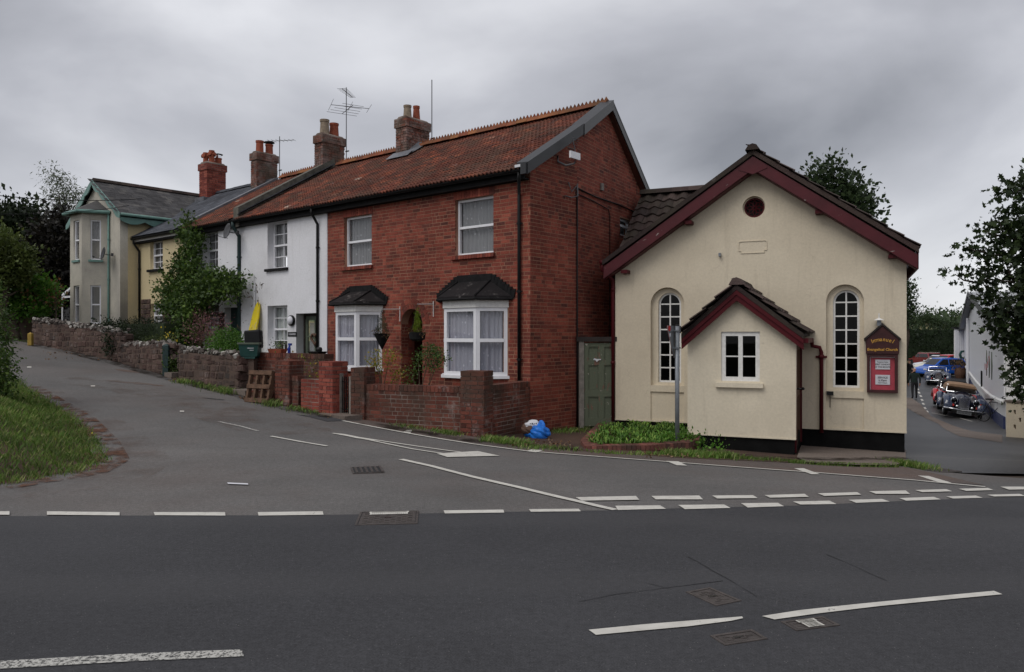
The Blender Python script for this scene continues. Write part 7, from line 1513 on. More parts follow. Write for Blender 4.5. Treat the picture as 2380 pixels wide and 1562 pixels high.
while x < LT - .1:
    zt_ = zroof(x) - .06; zb_ = gzl(x) + .95; bd_.append(TRS(x, .03, (zt_ + zb_) / 2, .275, .04, zt_ - zb_)); x += .30
pieces('cladding_board', CUBE, bd_, shed, 'white_upvc', 300)
n = 22
m = MB(); m.loft([[(LT * i / n, -.02, gzl(LT * i / n) + .88), (LT * i / n, -.07, gzl(LT * i / n) + .86), (LT * i / n, -.07, gzl(LT * i / n) + .95), (LT * i / n, .0, gzl(LT * i / n) + 1.0)] for i in range(n + 1)]); m.build('base_trim', 'white_paint', shed)
m = MB(); m.loft([[(LT * i / n, -.015, -3.2), (LT * i / n, .04, -3.2), (LT * i / n, .04, gzl(LT * i / n) + .42), (LT * i / n, -.015, gzl(LT * i / n) + .42)] for i in range(n + 1)]); m.build('blue_base', 'blue_plinth', shed)
k = NT('corrugated'); w = k.n('ShaderNodeTexWave'); w.inputs['Scale'].default_value = 3; k.l(k.pos(), w.inputs['Vector']); k.bump(w.outputs['Fac'], .6, .03); M['corrugated'] = k.done((.33, .34, .35, 1), .6)
for s_ in (0, 1):
    q = [(AP, -.35, zA1 + .02), (LT + .2 if s_ else -.3, -.35, zroof(0) - .02), (LT + .2 if s_ else -.3, 14, zroof(0) - .02), (AP, 14, zA1 + .02)]; deck(q if not s_ else q[::-1], .12, 'roof', 'corrugated', shed)
    slab([(AP, zA1 - .22), (AP, zA1 + .04), (LT + .2 if s_ else -.3, zE1 + .0), (LT + .2 if s_ else -.3, zE1 - .26)], [], -.40, -.36, 'bargeboard', 'black_plastic', shed)
MB().box(LT - .01, LT + .2, 0.05, 14, -2.6, zE1 - .1).build('end_wall', 'white_paint', shed)
for i, xx in enumerate((LT - 6.5, LT - 8.2, LT - 10.2)): slab([(xx, 1.0), (xx + .28, .42), (xx, -.16), (xx - .28, .42)], [], -.02, .005, 'diamond_ornament', 'green_frame', shed)
MB().tube([(13, -.12, -2.3), (13, -.12, 2.9)], .09, 8).build('downpipe', 'white_upvc', shed)
MB().box(LT - 14.4, LT - 14.1, -.06, .0, -.9, -.1).build('vent', 'black_plastic', shed)
# bunting
t = thing('bunting', 'string of small red and white flags along the white shed wall', 'bunting', ws.w(LT - 4, -.3, 0), ws.rz)
for i in range(9):
    u = i / 8; x = -1.8 + 3.6 * u; z = 1.05 + .5 * u - .8 * u * (1 - u) - .5; MB().add([(x - .10, 0, z), (x + .10, 0, z), (x, 0, z - .24), (x - .10, .01, z), (x + .10, .01, z), (x, .01, z - .24)], [(0, 2, 1), (3, 4, 5), (0, 1, 4, 3), (1, 2, 5, 4), (2, 0, 3, 5)]).build('flag', 'red_paint' if i % 2 else 'paper', t)
MB().tube([(-1.95, 0, .58), (0, 0, .60), (1.95, 0, 1.08)], .008, 4).build('string', 'paper', t)
# shed end screen across the yard
fx0, fx1 = (2222 - CX) / F * 64, (2244 - CX) / F * 64
t = thing('white_yard_door', 'tall white sliding door standing at the far end of the shed', 'door', (fx0, 64.2, -2.1), 0); MB().box(0, fx1 - fx0, 0, .1, .1, 4.35).build('door_leaf', 'white_paint', t)
pieces('door_board', CUBE, [TRS(.1 + i * .19, -.02, 2.2, .17, .03, 4.1) for i in range(int((fx1 - fx0) / .19))], t, 'white_upvc'); MB().box(-.1, fx1 - fx0, -.1, .3, 4.36, 4.5).build('door_track', 'black_plastic', t)
t = thing('hose_reel', 'green hose reel beside the white yard door', 'hose', ((2231 - CX) / F * 63.5, 63.5, .1)); MB().tube([(0, 0, 0), (.12, 0, .25), (.4, 0, .3), (.55, 0, 0), (.35, 0, -.3), (.1, 0, -.25), (0, 0, 0)], .1, 8).build('hose', 'crate_green', t)
# cream pierced block wall at the right edge
ca, cb = Vector((13.55, 21.0, 0)), Vector((15.6, 16.6, 0)); fc = Fr(ca.x, ca.y, -math.degrees(math.atan2(cb.y - ca.y, cb.x - ca.x))); Lc = (cb - ca).length
t = thing('pierced_block_wall', 'low cream block wall with small slots below the dark tree', 'wall', ca, fc.rz); zt_ = EYE - (934 - CY) / F * 21
hs = []
for i in range(int(Lc / .32)):
    for j in range(3): x = .2 + i * .32 + (.14 if j % 2 else 0); z = zt_ - .2 - j * .2; hs.append(rect(x, x + .06, z - .12, z))
slab(rect(0, Lc, -1.6, zt_), hs, 0, .06, 'wall_face', 'cream_render', t); MB().box(0, Lc, .061, .2, -1.6, zt_ - .01).build('core', 'stone_mortar', t); MB().box(-.03, Lc, -.03, .24, zt_ + .001, zt_ + .05).build('coping', 'concrete_path', t)

# ================================================================ VEHICLES
def ringx(y, pts): return [(x, y, z) for x, z in pts]
def wheel(t, x, y, z, r=.33, w=.15, spoked=True):
    Mx = Matrix.Rotation(R(90), 4, 'Y')
    wo = MB().lathe([(r * .62, -w / 2), (r * .92, -w / 2), (r, -w / 4), (r, w / 4), (r * .92, w / 2), (r * .62, w / 2)], (0, 0, 0), 20, Mx).build('wheel', 'rubber', t, smooth=False); wo.location = (x, y, z)
    MB().lathe([(.02, -w * .35), (r * .2, -w * .4), (r * .25, -w * .1), (r * .58, -w * .25), (r * .63, -w * .52), (r * .63, w * .52), (r * .58, w * .25), (r * .25, w * .1), (r * .2, w * .4), (.02, w * .35)], (0, 0, 0), 16, Mx).build('rim', 'chrome', wo)
def roadster(label, loc, rz, body, wing, hood, roll=0, plate=None, hooded=True, name='classic_roadster'):
    t = thing(name, label, 'car', loc, rz, 'open topped classic sports cars in the alley'); t.rotation_euler[1] = roll
    def sec(w, zt, zb, sh=.5):
        pts = [(-w, zb), (-w, lerp(zb, zt, .55)), (-w * .86, lerp(zb, zt, .85)), (-w * .5, zt - .02), (0, zt), (w * .5, zt - .02), (w * .86, lerp(zb, zt, .85)), (w, lerp(zb, zt, .55)), (w, zb)]; return pts
    rings = [ringx(y, sec(w, zt, zb)) for y, w, zt, zb in ((.22, .20, .86, .35), (.26, .24, .90, .33), (.8, .34, .96, .3), (1.5, .48, 1.0, .28), (1.75, .56, 1.02, .28), (1.8, .60, .90, .28), (2.6, .62, .92, .28), (3.2, .56, .88, .32), (3.75, .45, .60, .38), (3.85, .38, .5, .42))]
    MB().loft(rings).build('body', body, t, smooth=True)
    for s_ in (-1, 1):
        path = [(-.12, .42), (-.08, .62), (.10, .80), (.38, .87), (.70, .80), (1.05, .58), (1.45, .40), (2.3, .34)]; wd = [.13, .16, .175, .18, .175, .16, .13, .10]; rings = []
        for (y, z), w in zip(path, wd): rings.append([(s_ * .60 + w * math.cos(a), y + .0, z - .10 + .11 * math.sin(a)) for a in np.linspace(0, math.pi, 9)] + [(s_ * .60 - w * .8, y + .02, z - .16), (s_ * .60 + w * .8, y + .02, z - .16)])
        MB().loft(rings).build('front_wing', wing, t, smooth=True)
        path = [(2.45, .38), (2.55, .62), (2.8, .80), (3.1, .84), (3.45, .74), (3.75, .5)]; rings = []
        for (y, z) in path: rings.append([(s_ * .62 + .15 * math.cos(a), y, z - .1 + .1 * math.sin(a)) for a in np.linspace(0, math.pi, 9)] + [(s_ * .62 - .12, y, z - .16), (s_ * .62 + .12, y, z - .16)])
        MB().loft(rings).build('rear_wing', wing, t, smooth=True)
        for y in (.42, 3.0): wheel(t, s_ * .62, y, .33)
        h = MB(); h.lathe([(.01, .0), (.07, .02), (.115, .09), (.125, .17), (.12, .19)], (s_ * .40, .12, .70), 16, Matrix.Rotation(R(90), 4, 'X')); ho = h.build('headlamp', 'chrome', t, smooth=True)
        MB().lathe([(.112, .185), (.10, .20), (.05, .215), (.005, .22)], (s_ * .40, .12, .70), 16, Matrix.Rotation(R(90), 4, 'X')).build('lens', 'dark_glass', ho, smooth=True)
        MB().lathe([(.01, 0), (.05, .03), (.06, .1), (.01, .115)], (s_ * .27, .0, .47), 12, Matrix.Rotation(R(90), 4, 'X')).build('spot_lamp', 'chrome', t, smooth=True)
        MB().lathe([(.05, .0), (.05, .05), (.01, .06)], (s_ * .42, -.02, .50), 10, Matrix.Rotation(R(90), 4, 'X')).build('indicator', 'lamp_red', t)
        MB().lathe([(.01, 0), (.06, .01), (.065, .05), (.01, .06)], (s_ * .68, 1.6, 1.0), 10, Matrix.Rotation(R(90), 4, 'X')).tube([(s_ * .56, 1.6, .95), (s_ * .68, 1.57, 1.0)], .01, 5).build('mirror', 'chrome', t)
    g_ = arch(-.19, .19, .36, .88, 12); go = slab(g_, [], .12, .22, 'grille', 'chrome', t); m = MB(); [m.box(-.16 + .03 * i - .004, -.16 + .03 * i + .004, .112, .119, .38, .84 - abs(i - 5.2) * .012) for i in range(11)]; m.build('grille_bars', 'dish_grey', go)
    m = MB(); m.loft([[(x, -.22 + .06 * abs(x) ** 2, z - .04), (x, -.25 + .06 * abs(x) ** 2, z), (x, -.22 + .06 * abs(x) ** 2, z + .04), (x, -.19 + .06 * abs(x) ** 2, z)] for x, z in [(-.76, .36), (-.4, .36), (0, .35), (.4, .36), (.76, .36)]]); m.build('bumper', 'chrome', t, smooth=True)
    f = MB(); f.tube([(-.56, 1.62, .95), (-.54, 1.72, 1.24), (0, 1.68, 1.27), (.54, 1.72, 1.24), (.56, 1.62, .95), (0, 1.56, .99), (-.56, 1.62, .95)], .016, 6); wf = f.build('windscreen_frame', 'chrome', t); MB().add([(-.55, 1.63, .96), (.55, 1.63, .96), (.53, 1.72, 1.23), (0, 1.69, 1.26), (-.53, 1.72, 1.23)], [(0, 1, 2, 3, 4)]).build('windscreen', 'glass', wf)
    if hooded:
        rings = [ringx(y, [(-w, zb), (-w, zt - .12), (-w * .8, zt - .02), (0, zt), (w * .8, zt - .02), (w, zt - .12), (w, zb)]) for y, w, zt, zb in ((1.66, .56, 1.30, 1.20), (1.74, .58, 1.34, 1.12), (2.3, .60, 1.38, .92), (2.9, .58, 1.26, .90), (3.2, .54, .95, .88))]; MB().loft(rings).build('hood', hood, t)
    MB().box(-.45, .45, 2.2, 2.4, .5, 1.08).build('seats', 'rubber', t); MB().box(-.55, .55, .0, 3.6, .20, .34).build('chassis', 'rubber', t)
    if plate: po = MB().box(-.26, .26, -.20, -.185, .18, .30).build('number_plate', 'sign_back', t); text(plate, .09, 'lettering', 'ink', po, Matrix.Translation((0, -.203, .24)), sx=.95)
    return t
def ground_at(xp, Y): X = (xp - CX) / F * Y; return (X, Y, gz(X, Y))
g1_ = ground_at(2237, 31.5); roadster('dark blue classic roadster with tan hood, nearest car in the alley', g1_, R(-24), 'car_blue_black', 'car_slate_blue', 'hood_tan', R(8), 'W122 MOG')
g2_ = ground_at(2223, 35.2); roadster('bright red classic roadster with black hood behind the dark blue one', g2_, R(-24), 'car_red', 'car_red', 'hood_black', R(4))
g3_ = ground_at(2181, 53); roadster('dark blue open roadster with no hood in front of the blue hatchback', g3_, R(-27), 'car_blue_black', 'car_slate_blue', 'hood_black', 0, None, False)
def car(name, label, loc, rz, L_, W_, H_, paint, prof='hatch', plate=None, cat='car', rack=False):
    t = thing(name, label, cat, loc, rz); w = W_ / 2
    if prof == 'box': low = [(0, .35), (0, .95), (.35 * L_ * .3, 1.02), (.30 * L_, 1.05), (L_, 1.05), (L_, .35)]; gh = [(.28 * L_, 1.05), (.34 * L_, H_), (L_ - .03, H_), (L_ - .01, 1.05)]
    elif prof == 'estate': low = [(0, .3), (.02, .68), (.15, .78), (.27 * L_, .92), (L_ - .05, .98), (L_, .6), (L_, .32)]; gh = [(.25 * L_, .92), (.42 * L_, H_), (.88 * L_, H_ - .02), (.98 * L_, .98)]
    else: low = [(0, .28), (.0, .55), (.08, .72), (.22 * L_, .93), (L_ - .12, 1.0), (L_ - .0, .75), (L_, .3)]; gh = [(.20 * L_, .92), (.40 * L_, H_ - .03), (.60 * L_, H_), (.86 * L_, H_ - .08), (.965 * L_, .98)]
    wc = (.17 * L_, .80 * L_); wr = .31
    def cut(outline):                          # add wheel arches along the sill
        base = [p for p in outline]; z0 = outline[0][1]; arc = []
        for c in (wc[1], wc[0]): arc += [(c + (wr + .07) * math.cos(a), max(z0, .33 + (wr + .07) * math.sin(a))) for a in np.linspace(0.0, math.pi, 9)]
        return outline + arc
    o = slab(cut(low), [], -w, w, 'body', paint, t); o.matrix_local = Matrix(((0, -1, 0, 0), (1, 0, 0, 0), (0, 0, 1, 0), (0, 0, 0, 1))); bev(o, .06, 3)
    hw = lambda z: lerp(w * .94, w * .76, (z - .92) / (H_ - .92))
    n = len(gh); m = MB(); m.add([(-hw(z), y, z) for y, z in gh] + [(hw(z), y, z) for y, z in gh], [tuple(range(n)), tuple(range(n, 2 * n))[::-1]] + [(i, (i + 1) % n, n + (i + 1) % n, n + i) for i in range(n)]); bev(m.build('cabin', paint, t), .04, 2)
    def inset(p, q, u): return (lerp(p[0], q[0], u), lerp(p[1], q[1], u))
    lo_f, hi_f, hi_r, lo_r = gh[0], gh[1], gh[-2], gh[-1]; cy_ = .55
    def quad_side(pts, s_): return [(s_ * (hw(z) + .012), y, z) for y, z in pts]
    mid = .52 * L_ if prof != 'box' else .55 * L_
    zl, zh_ = .99, H_ - .13
    yf = lambda z: lerp(lo_f[0], hi_f[0], (z - lo_f[1]) / (hi_f[1] - lo_f[1])) + .10; yr = lambda z: lerp(lo_r[0], hi_r[0], (z - lo_r[1]) / (hi_r[1] - lo_r[1])) - .16
    for s_ in (-1, 1):
        for pts in ([(yf(zl) + .05, zl), (mid - .04, zl), (mid - .04, zh_), (yf(zh_) + .05, zh_)], [(mid + .05, zl), (yr(zl), zl), (yr(zh_), zh_), (mid + .05, zh_)]):
            q = quad_side(pts, s_); m = MB(); m.add(q + [(x - s_ * .02, y, z) for x, y, z in q], [(0, 1, 2, 3), (7, 6, 5, 4), (0, 4, 5, 1), (1, 5, 6, 2), (2, 6, 7, 3), (3, 7, 4, 0)]); m.build('side_window', 'black_gloss', t)
        for c in wc: wheel(t, s_ * (w - .10), c, wr, wr, .19)
        MB().box(s_ * (w + .0) - .015, s_ * w + .015, mid - .25, mid - .08, .86, .89).build('door_handle', 'chrome', t)
        MB().box(s_ * (w + .02) - .05, s_ * (w + .02) + .05, .26 * L_, .26 * L_ + .12, .93, 1.05).build('mirror', paint, t)
        MB().box(s_ * w * .78 - .14, s_ * w * .78 + .14, -.015, .14, .60, .72).build('headlight', 'lamp_lens', t); MB().box(s_ * w * .86 - .09, s_ * w * .86 + .09, L_ - .10, L_ + .015, .66, .95).build('tail_light', 'lamp_red', t)
    def endglass(a, b, off, nm):
        za, zb = a[1] + .08, b[1] - .07; P = lambda z: lerp(a[0], b[0], (z - a[1]) / (b[1] - a[1])) + off; q = [(-hw(za) + .1, P(za), za), (hw(za) - .1, P(za), za), (hw(zb) - .08, P(zb), zb), (-hw(zb) + .08, P(zb), zb)]; m = MB(); m.add(q + [(x, y - off * 1.6, z) for x, y, z in q], [(0, 1, 2, 3), (7, 6, 5, 4), (0, 4, 5, 1), (1, 5, 6, 2), (2, 6, 7, 3), (3, 7, 4, 0)]); m.build(nm, 'black_gloss', t)
    endglass(gh[0], gh[1], -.02, 'windscreen'); endglass(gh[-1], gh[-2], .02, 'rear_window')
    MB().box(-.26, .26, L_ + .002, L_ + .02, .50, .62).build('number_plate', 'plate_yellow', t)
    MB().box(-w * .9, w * .9, .2, L_ - .2, .2, .3).build('underbody', 'rubber', t)
    if rack: [MB().box(s_ * w * .7 - .02, s_ * w * .7 + .02, .45 * L_, .9 * L_, H_ + .02, H_ + .06).build('roof_bar', 'chrome', t) for s_ in (-1, 1)]
    return t
def car_at(xp, Y): return ground_at(xp, Y)
car('hatchback', 'bright blue small hatchback parked side on across the yard', car_at(2137, 61.5), R(-84), 3.85, 1.66, 1.56, 'car_blue')
car('hatchback', 'red hatchback parked behind the bright blue one', car_at(2158, 67), R(-84), 3.9, 1.66, 1.62, 'car_red')
car('parked_car', 'pale cream car, only its bonnet showing over the blue hatchback', car_at(2133, 65), R(-84), 3.9, 1.66, 1.4, 'car_cream')
car('parked_car', 'silver white car with dark glass behind the cream bonnet', car_at(2135, 69), R(-82), 4.3, 1.7, 1.50, 'car_white', 'estate')
car('estate_car', 'dark red estate car seen from behind beside the hedge', (ground_at(2128, 88)[0], 88, -1.7), 0, 4.3, 1.68, 1.50, 'car_dark_red', 'estate', rack=True).rotation_euler[2] = R(180)
bpy.context.view_layer.update()
lr = car('off_road_car', 'boxy cream four wheel drive car parked before the hedge', (ground_at(2203, 86)[0], 84, -1.7), R(180 + 22), 4.2, 1.75, 2.0, 'rover_cream', 'box')
# bicycle
bg = ground_at(2313, 29.5); t = thing('bicycle', 'bicycle with dark basket leaning beside the white shed wall', 'bicycle', bg, R(-70)); t.rotation_euler[0] = R(6)
for x in (-.5, .5):
    m = MB(); m.tube([(x + .33 * math.cos(a), 0, .34 + .33 * math.sin(a)) for a in np.linspace(0, 2 * math.pi, 25)], .018, 6); wo = m.build('wheel', 'rubber', t); m = MB(); [m.tube([(x, 0, .34), (x + .32 * math.cos(a), 0, .34 + .32 * math.sin(a))], .003, 3) for a in np.linspace(0, 2 * math.pi, 13)[:-1]]; m.build('spokes', 'chrome', wo)
m = MB(); [m.tube(p, .016, 6) for p in ([(-.5, 0, .34), (-.15, 0, .80), (-.08, 0, .34), (-.5, 0, .34)], [(-.15, 0, .80), (.33, 0, .78), (-.08, 0, .34)], [(.5, 0, .34), (.33, 0, .92)])]; m.build('frame', 'black_gloss', t)
MB().tube([(.33, 0, .92), (.33, 0, 1.0), (.28, -.28, 1.02)], .012, 6).tube([(.33, 0, 1.0), (.28, .28, 1.02)], .012, 6).build('handlebar', 'black_gloss', t); MB().box(-.28, -.02, -.07, .07, .88, .93).build('saddle', 'black_gloss', t); bev(MB().box(.40, .62, -.15, .15, .95, 1.35).build('basket', 'rubber', t), .04, 2); MB().box(-.55, -.52, -.03, .03, .62, .68).build('reflector', 'lamp_red', t)
# people
def person(label, loc, rz, h, walk=.0, cloth=('jumper_green', 'drape_grey', 'skin'), hair=None):
    t = thing('person', label, 'person', loc, rz); s = h / 1.75
    V = {'pel': (0, 0, .95), 'waist': (0, .0, 1.08), 'chest': (0, .01, 1.30), 'neckb': (0, .02, 1.44), 'neck': (0, .03, 1.53), 'head': (0, .05, 1.62), 'top': (0, .045, 1.70)}
    rad = {'pel': .155, 'waist': .15, 'chest': .175, 'neckb': .10, 'neck': .058, 'head': .092, 'top': .07}
    E = [('pel', 'waist'), ('waist', 'chest'), ('chest', 'neckb'), ('neckb', 'neck'), ('neck', 'head'), ('head', 'top')]
    for s_, sd in ((-1, 'l'), (1, 'r')):
        w = walk * s_
        for nm, p, r_ in (('sh', (s_ * .19, .02, 1.39), .075), ('el', (s_ * .27, -.02 - w * .4, 1.12), .052), ('wr', (s_ * .27, .06 - w * .7, .88), .035), ('hd', (s_ * .27, .09 - w * .7, .79), .038), ('hip', (s_ * .10, 0, .86), .105), ('kn', (s_ * .11, .03 + w * .6, .48), .072), ('an', (s_ * .11, -.02 + w, .10), .048), ('ft', (s_ * .12, .13 + w, .045), .042)):
            V[nm + sd] = p; rad[nm + sd] = r_
        E += [('chest', 'sh' + sd), ('sh' + sd, 'el' + sd), ('el' + sd, 'wr' + sd), ('wr' + sd, 'hd' + sd), ('pel', 'hip' + sd), ('hip' + sd, 'kn' + sd), ('kn' + sd, 'an' + sd), ('an' + sd, 'ft' + sd)]
        V['fg' + sd] = (s_ * .265, .10 - w * .7, .70); rad['fg' + sd] = .018; E.append(('hd' + sd, 'fg' + sd))
    names = list(V); me = bpy.data.meshes.new('tmp'); me.from_pydata([Vector(V[n_]) * s for n_ in names], [(names.index(a), names.index(b)) for a, b in E], []); ob = bpy.data.objects.new('tmp', me); COL.objects.link(ob)
    md = ob.modifiers.new('s', 'SKIN'); md.use_smooth_shade = True; lay = me.skin_vertices[0] if me.skin_vertices else None
    if lay is None: bm = bmesh.new(); bm.from_mesh(me); bm.verts.layers.skin.verify(); bm.to_mesh(me); bm.free(); lay = me.skin_vertices[0]
    for i, n_ in enumerate(names): lay.data[i].radius = (rad[n_] * s, rad[n_] * s * (.72 if n_ in ('chest', 'waist', 'pel') else 1)); lay.data[i].use_root = (n_ == 'pel')
    ob.modifiers.new('u', 'SUBSURF').levels = 2; bpy.context.view_layer.update(); me2 = bpy.data.meshes.new_from_object(ob.evaluated_get(bpy.context.evaluated_depsgraph_get())); bpy.data.objects.remove(ob)
    me2.name = 'body'; me2.materials.clear()
    for c in (*cloth, 'rubber'): me2.materials.append(M[c])
    for p in me2.polygons:
        c = p.center / s; p.use_smooth = True; arm = abs(c.x) > .215 and .6 < c.z < 1.3
        p.material_index = 2 if (c.z > 1.49 or (arm and c.z < .87)) else (3 if c.z < .085 else (1 if (c.z < .93 and not arm) else 0))
    link(bpy.data.objects.new('body', me2), t)
    fc = MB(); fc.box(-.012 * s, .012 * s, .135 * s, .165 * s, 1.60 * s, 1.645 * s).build('nose', cloth[2], t)
    for s_ in (-1, 1): MB().lathe([(.005, -.03), (.018, 0), (.005, .03)], (s_ * .096 * s, .05 * s, 1.625 * s), 8).build('ear', cloth[2], t); MB().lathe([(.002, -.01), (.011, 0), (.002, .01)], (s_ * .033 * s, .138 * s, 1.65 * s), 8).build('eye', 'paper', t)
    if hair: MB().lathe([(.09, 0), (.102, .05), (.09, .10), (.03, .135), (.002, .14)], (0, .02 * s, 1.63 * s), 14).build('hair', hair, t, smooth=True)
    return t
pg = ground_at(2125.5, 42.5); person('bald man in dark green jumper and grey trousers walking away down the alley', pg, R(-18), 1.74, .10, ('jumper_green', 'hood_black', 'skin'))
pg = ground_at(2114, 55); person('person in black half hidden by the chapel corner', pg, R(120), 1.72, .03, ('black_plastic', 'rubber', 'skin'), 'rubber')
# barrel of flowers by the shed
g_ = ground_at(2232, 60); t = thing('wooden_barrel', 'brown wooden tub beside the far end of the white shed', 'barrel', g_); MB().lathe([(.32, 0), (.40, .3), (.40, .5), (.34, .8), (.30, .8)], (0, 0, 0), 16).build('tub', 'shutter_red', t); leafcloud([(0, 0, 1.0, .35, .35, .25)], 300, .12, 'plants', 'leaf_rust', t, 3, 6)

# ================================================================ TREES
def pt(xp, yp, Y): return ((xp - CX) / F * Y, Y, EYE - (yp - CY) / F * Y)
def tree(label, Y, blobs_px, n, size, mat, seed, trunk=None, name='tree', cat='tree', cl=10, depth=1.0, r0=.2, group=None, **k):
    """blobs in photo columns and rows at distance Y: (x, y, radius_x, radius_z[, dY])"""
    bl = []
    for b in blobs_px:
        YY_ = Y + (b[4] if len(b) > 4 else 0); p = pt(b[0], b[1], YY_); bl.append((*p, b[2] / F * YY_, (b[2] + b[3]) / 2 / F * YY_ * depth, b[3] / F * YY_))
    tx_, ty_ = trunk if trunk else (sum(b[0] for b in blobs_px) / len(blobs_px), None); bx_ = (tx_ - CX) / F * Y; zb = gz(bx_, Y); t = thing(name, label, cat, (bx_, Y, zb), 0, group)
    bl = [(a - bx_, b - Y, c - zb, *r_) for a, b, c, *r_ in bl]; topz = max(b[2] for b in bl)
    leafcloud(bl, n, size, 'crown', mat, t, seed, cl, **k); branchy((0, 0, -.2), (bl[0][0] * .3, 0, topz * .85), r0, t, seed=seed, n=5, spread=.16)
    m = MB(); r6 = random.Random(seed)
    bs = sorted([Vector(b[:3]) for b in bl], key=lambda v: math.hypot(v.x, v.y)); done_ = [Vector((0, 0, topz * h)) for h in (.25, .4, .55, .7)]
    for q in bs:
        s0 = min(done_, key=lambda v: (v - q).length + (3 if v.z > q.z + .3 else 0)); m.tube([s0, (s0 + q) / 2 + Vector((0, 0, -.05)), q], [r0 * .30, r0 * .2, r0 * .09], 5); done_.append(q)
    m.build('branch', 'bark', t, smooth=True); return t
tree('dark maple like tree overhanging the alley at the right edge', 17.0, [(2351, 449, 19, 9), (2396, 425, 22, 18), (2318, 503, 13, 8), (2368, 505, 22, 19), (2288, 536, 14, 8), (2336, 548, 20, 13), (2391, 555, 20, 20), (2244, 571, 16, 6), (2289, 586, 23, 11), (2331, 590, 19, 10), (2219, 637, 23, 4), (2261, 655, 17, 9), (2306, 642, 22, 13), (2356, 655, 22, 13), (2302, 690, 16, 11), (2351, 715, 27, 22), (2316, 745, 17, 13), (2351, 785, 17, 22), (2371, 845, 13, 27), (2384, 900, 17, 26), (2391, 760, 22, 43), (2450, 600, 45, 160), (2450, 800, 50, 130)],
     12500, .115, 'leaf_maple', 5, (2420, 0), cl=9, shape='maple', droop=.45, shell=.4, r0=.09, spread=.8)
tree('dense green tree rising behind the chapel roof', 30.0, [(1945, 482, 48, 44), (1900, 442, 21, 24), (1935, 407, 14, 22), (1968, 427, 16, 21), (1990, 462, 22, 24), (2015, 502, 16, 21), (1885, 462, 20, 32), (1960, 572, 72, 56), (1900, 414, 10, 16)], 11000, .17, 'leaf_oak', 7, (1960, 0), cl=9, shell=.5, r0=.2)
tree('narrow tree seen just past the chapel corner', 55.0, [(2106, 695, 9, 28), (2108, 735, 10, 25), (2102, 668, 8, 16)], 2200, .18, 'leaf_oak', 8, (2106, 0), cl=8)
tree('tall thin pale tree behind the bay house', 42.0, [(118, 398, 13, 12), (140, 416, 14, 12), (128, 436, 14, 14), (165, 436, 14, 14), (150, 461, 19, 14), (178, 454, 10, 17), (120, 468, 13, 16), (170, 484, 14, 14), (140, 496, 25, 18)], 3000, .17, 'leaf_willow', 9, (150, 0), cl=7, shape='narrow', droop=.9, shell=.3, r0=.12)
tree('dark evergreen tree on the left skyline', 36.0, [(40, 542, 47, 34), (10, 512, 30, 22), (85, 542, 27, 22), (55, 497, 24, 15), (60, 602, 60, 42), (-30, 562, 51, 51), (110, 572, 26, 34), (0, 642, 51, 51)], 18000, .20, 'leaf_dark', 10, (40, 0), cl=9, shell=.7, r0=.3)
tree('dark tree beyond the left edge of the lane', 34.0, [(-150, 560, 80, 70), (-230, 600, 80, 80), (-90, 600, 50, 60), (-320, 620, 90, 90), (-180, 680, 120, 60)], 9000, .26, 'leaf_dark', 61, (-200, 0), cl=9, shell=.7, r0=.3)
tree('very dark copper tree beside the bay house', 33.0, [(125, 585, 38, 51), (115, 665, 42, 60), (150, 625, 30, 68), (90, 625, 34, 42), (140, 525, 26, 21), (140, 725, 34, 34), (60, 685, 42, 51)], 22000, .18, 'leaf_copper', 11, (125, 0), cl=9, shell=.6, r0=.25)
tree('olive green bushy tree at the left edge', 24.0, [(25, 600, 38, 34), (0, 575, 34, 32), (52, 612, 20, 20), (-30, 620, 50, 50), (15, 635, 40, 20)], 12000, .10, 'leaf_olive', 12, (10, 0), cl=10, shell=.7, r0=.15)
tree('bright green laurel bush spilling over the lane wall', 25.0, [(50, 675, 45, 32), (92, 682, 28, 24), (15, 660, 38, 30), (72, 712, 42, 18), (25, 700, 42, 26), (108, 700, 14, 22), (-20, 680, 50, 40)], 12000, .105, 'leaf_bright', 13, (40, 0), name='laurel_bush', cat='bush', cl=9, shell=.7, r0=.1)
tree('orange tipped shrub twigs at the edge of the laurel', 24.6, [(130, 665, 10, 12), (134, 700, 8, 20), (75, 690, 14, 10)], 260, .09, 'leaf_rust', 14, (130, 0), name='rusty_shrub', cat='shrub', cl=5, r0=.04)
tree('tangled hedge with trailing ivy at the left edge of the picture', 13.2, [(-12, 770, 18, 80, .6), (-22, 860, 36, 50), (0, 880, 20, 24), (-30, 700, 24, 60, .8), (18, 850, 8, 34), (2, 905, 22, 16), (-60, 800, 50, 120)], 9500, .05, 'leaf_vine', 15, (-20, 0), name='roadside_hedge', cat='hedge', cl=9, shell=.5, droop=.8, r0=.05)
# dark woodland floor behind the far end of the lane, the back hedge, bushes and hills beyond the yard
t = thing('stone_wall', 'dark stone wall in shade behind the yellow post', 'wall', pt(38, 800, 25.5), R(0)); MB().box(-1.2, .45, -.2, .3, -.5, 1.3).build('wall_face', 'stone_mortar', t)
hx0, hx1 = 56, 70; t = thing('yard_hedge', 'tall dark clipped hedge closing the far side of the yard', 'hedge', (hx0, 104, -2.1), 0); leafcloud([(x, .3, 2.3, 1.3, .8, 2.7) for x in np.arange(-10, 18, 1.0)], 16000, .22, 'foliage', 'hedge_far', t, 21, 8, shell=.8); MB().box(-10, 18, .2, 1.2, 0, 4.6).build('inner_growth', 'hedge_far', t)
tree('loose green bush above the yard hedge', 118.0, [(2150, 742, 13, 9), (2172, 749, 14, 8), (2193, 755, 14, 6), (2222, 757, 14, 5), (2260, 758, 20, 5), (2136, 752, 8, 6)], 8000, .17, 'tree_far', 22, (2180, 0), name='field_bush', cat='bush', cl=8, shell=.6, r0=.04)
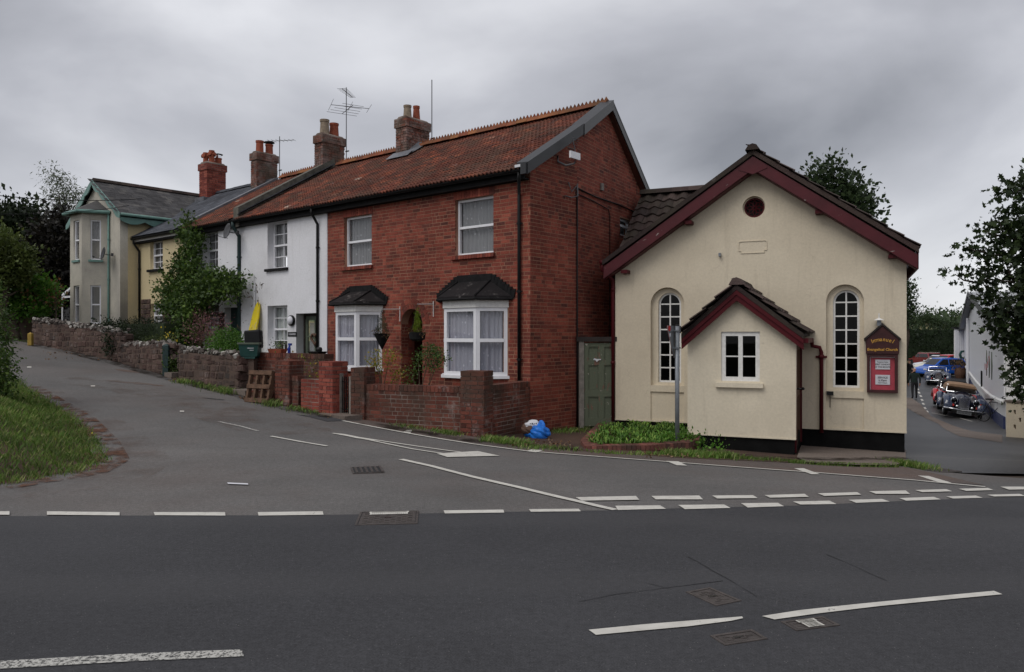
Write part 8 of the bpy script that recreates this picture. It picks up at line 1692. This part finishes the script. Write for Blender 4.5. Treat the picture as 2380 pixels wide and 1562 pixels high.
hl = MB(); xs_ = np.linspace(-500, 1500, 60); ys_ = [420, 520, 620, 720, 860, 1000, 1300]; hz_f = lambda x, y: -2.5 + (26 + 5 * math.sin(x * .011) + 3 * math.sin(x * .031 + 1)) * (1 / (1 + math.exp(-(y - 620) / 70)))
hl.v = [(float(x), float(y), hz_f(x, y)) for y in ys_ for x in xs_]; hl.f = [(j * 60 + i, j * 60 + i + 1, (j + 1) * 60 + i + 1, (j + 1) * 60 + i) for j in range(6) for i in range(59)]
hl.build('hills', 'field', kind='structure', smooth=True, recalc=False)
gh_ = np.random.default_rng(3); wl = []
for i in range(340):
    x = 120 + gh_.random() * 420; y = [470, 560, 640, 700, 740][gh_.integers(0, 5)] + gh_.normal(0, 8); r_ = 3 + gh_.random() * 3.5; wl.append((x, y, hz_f(x, y) + r_ * .3, r_, r_, r_ * .75))
leafcloud(wl, 42000, 2.2, 'far_woodland', 'tree_far', None, 31, 8, shell=.7, kind='stuff')
# overhead cables at the left
def cable(label, a, b, sag, r_=.012):
    a, b = Vector(a), Vector(b); m = MB(); m.tube([a.lerp(b, u) - Vector((0, 0, sag * 4 * u * (1 - u))) for u in np.linspace(0, 1, 13)], r_, 5); o = m.build('overhead_cable', 'black_plastic'); tag(o, label, 'cable')
cable('thin overhead cable crossing the sky at the left edge', pt(-200, 428, 20), pt(330, 462, 26), .2); cable('lower overhead cable running to the cream cottage eaves', pt(-200, 486, 20), pt(300, 478, 25.2), .2, .009)

# ---------------------------------------------------------------- move every empty to the foot of its own thing
def rebase(root):
    pts_ = []
    def walk(o, Mw):
        for c in o.children:
            m = Mw @ (Matrix.LocRotScale(c.location, c.rotation_euler, c.scale))
            if c.type == 'MESH' and len(c.data.vertices) and len(c.data.vertices) < 60000:
                bb = [m @ Vector(v) for v in c.bound_box]; pts_.extend(bb)
            walk(c, m)
    walk(root, Matrix())
    if not pts_: return
    lo = Vector((min(p.x for p in pts_), min(p.y for p in pts_), min(p.z for p in pts_))); hi = Vector((max(p.x for p in pts_), max(p.y for p in pts_), max(p.z for p in pts_)))
    d_ = Vector(((lo.x + hi.x) / 2, (lo.y + hi.y) / 2, lo.z)); Rm = root.rotation_euler.to_matrix(); root.location = root.location + Rm @ d_
    for c in root.children: c.location = c.location - d_
bpy.context.view_layer.update()
for r_ in (brick_house, white_house, ivy_house, cream_cottage, bayh, chapel, cab, shed): rebase(r_)
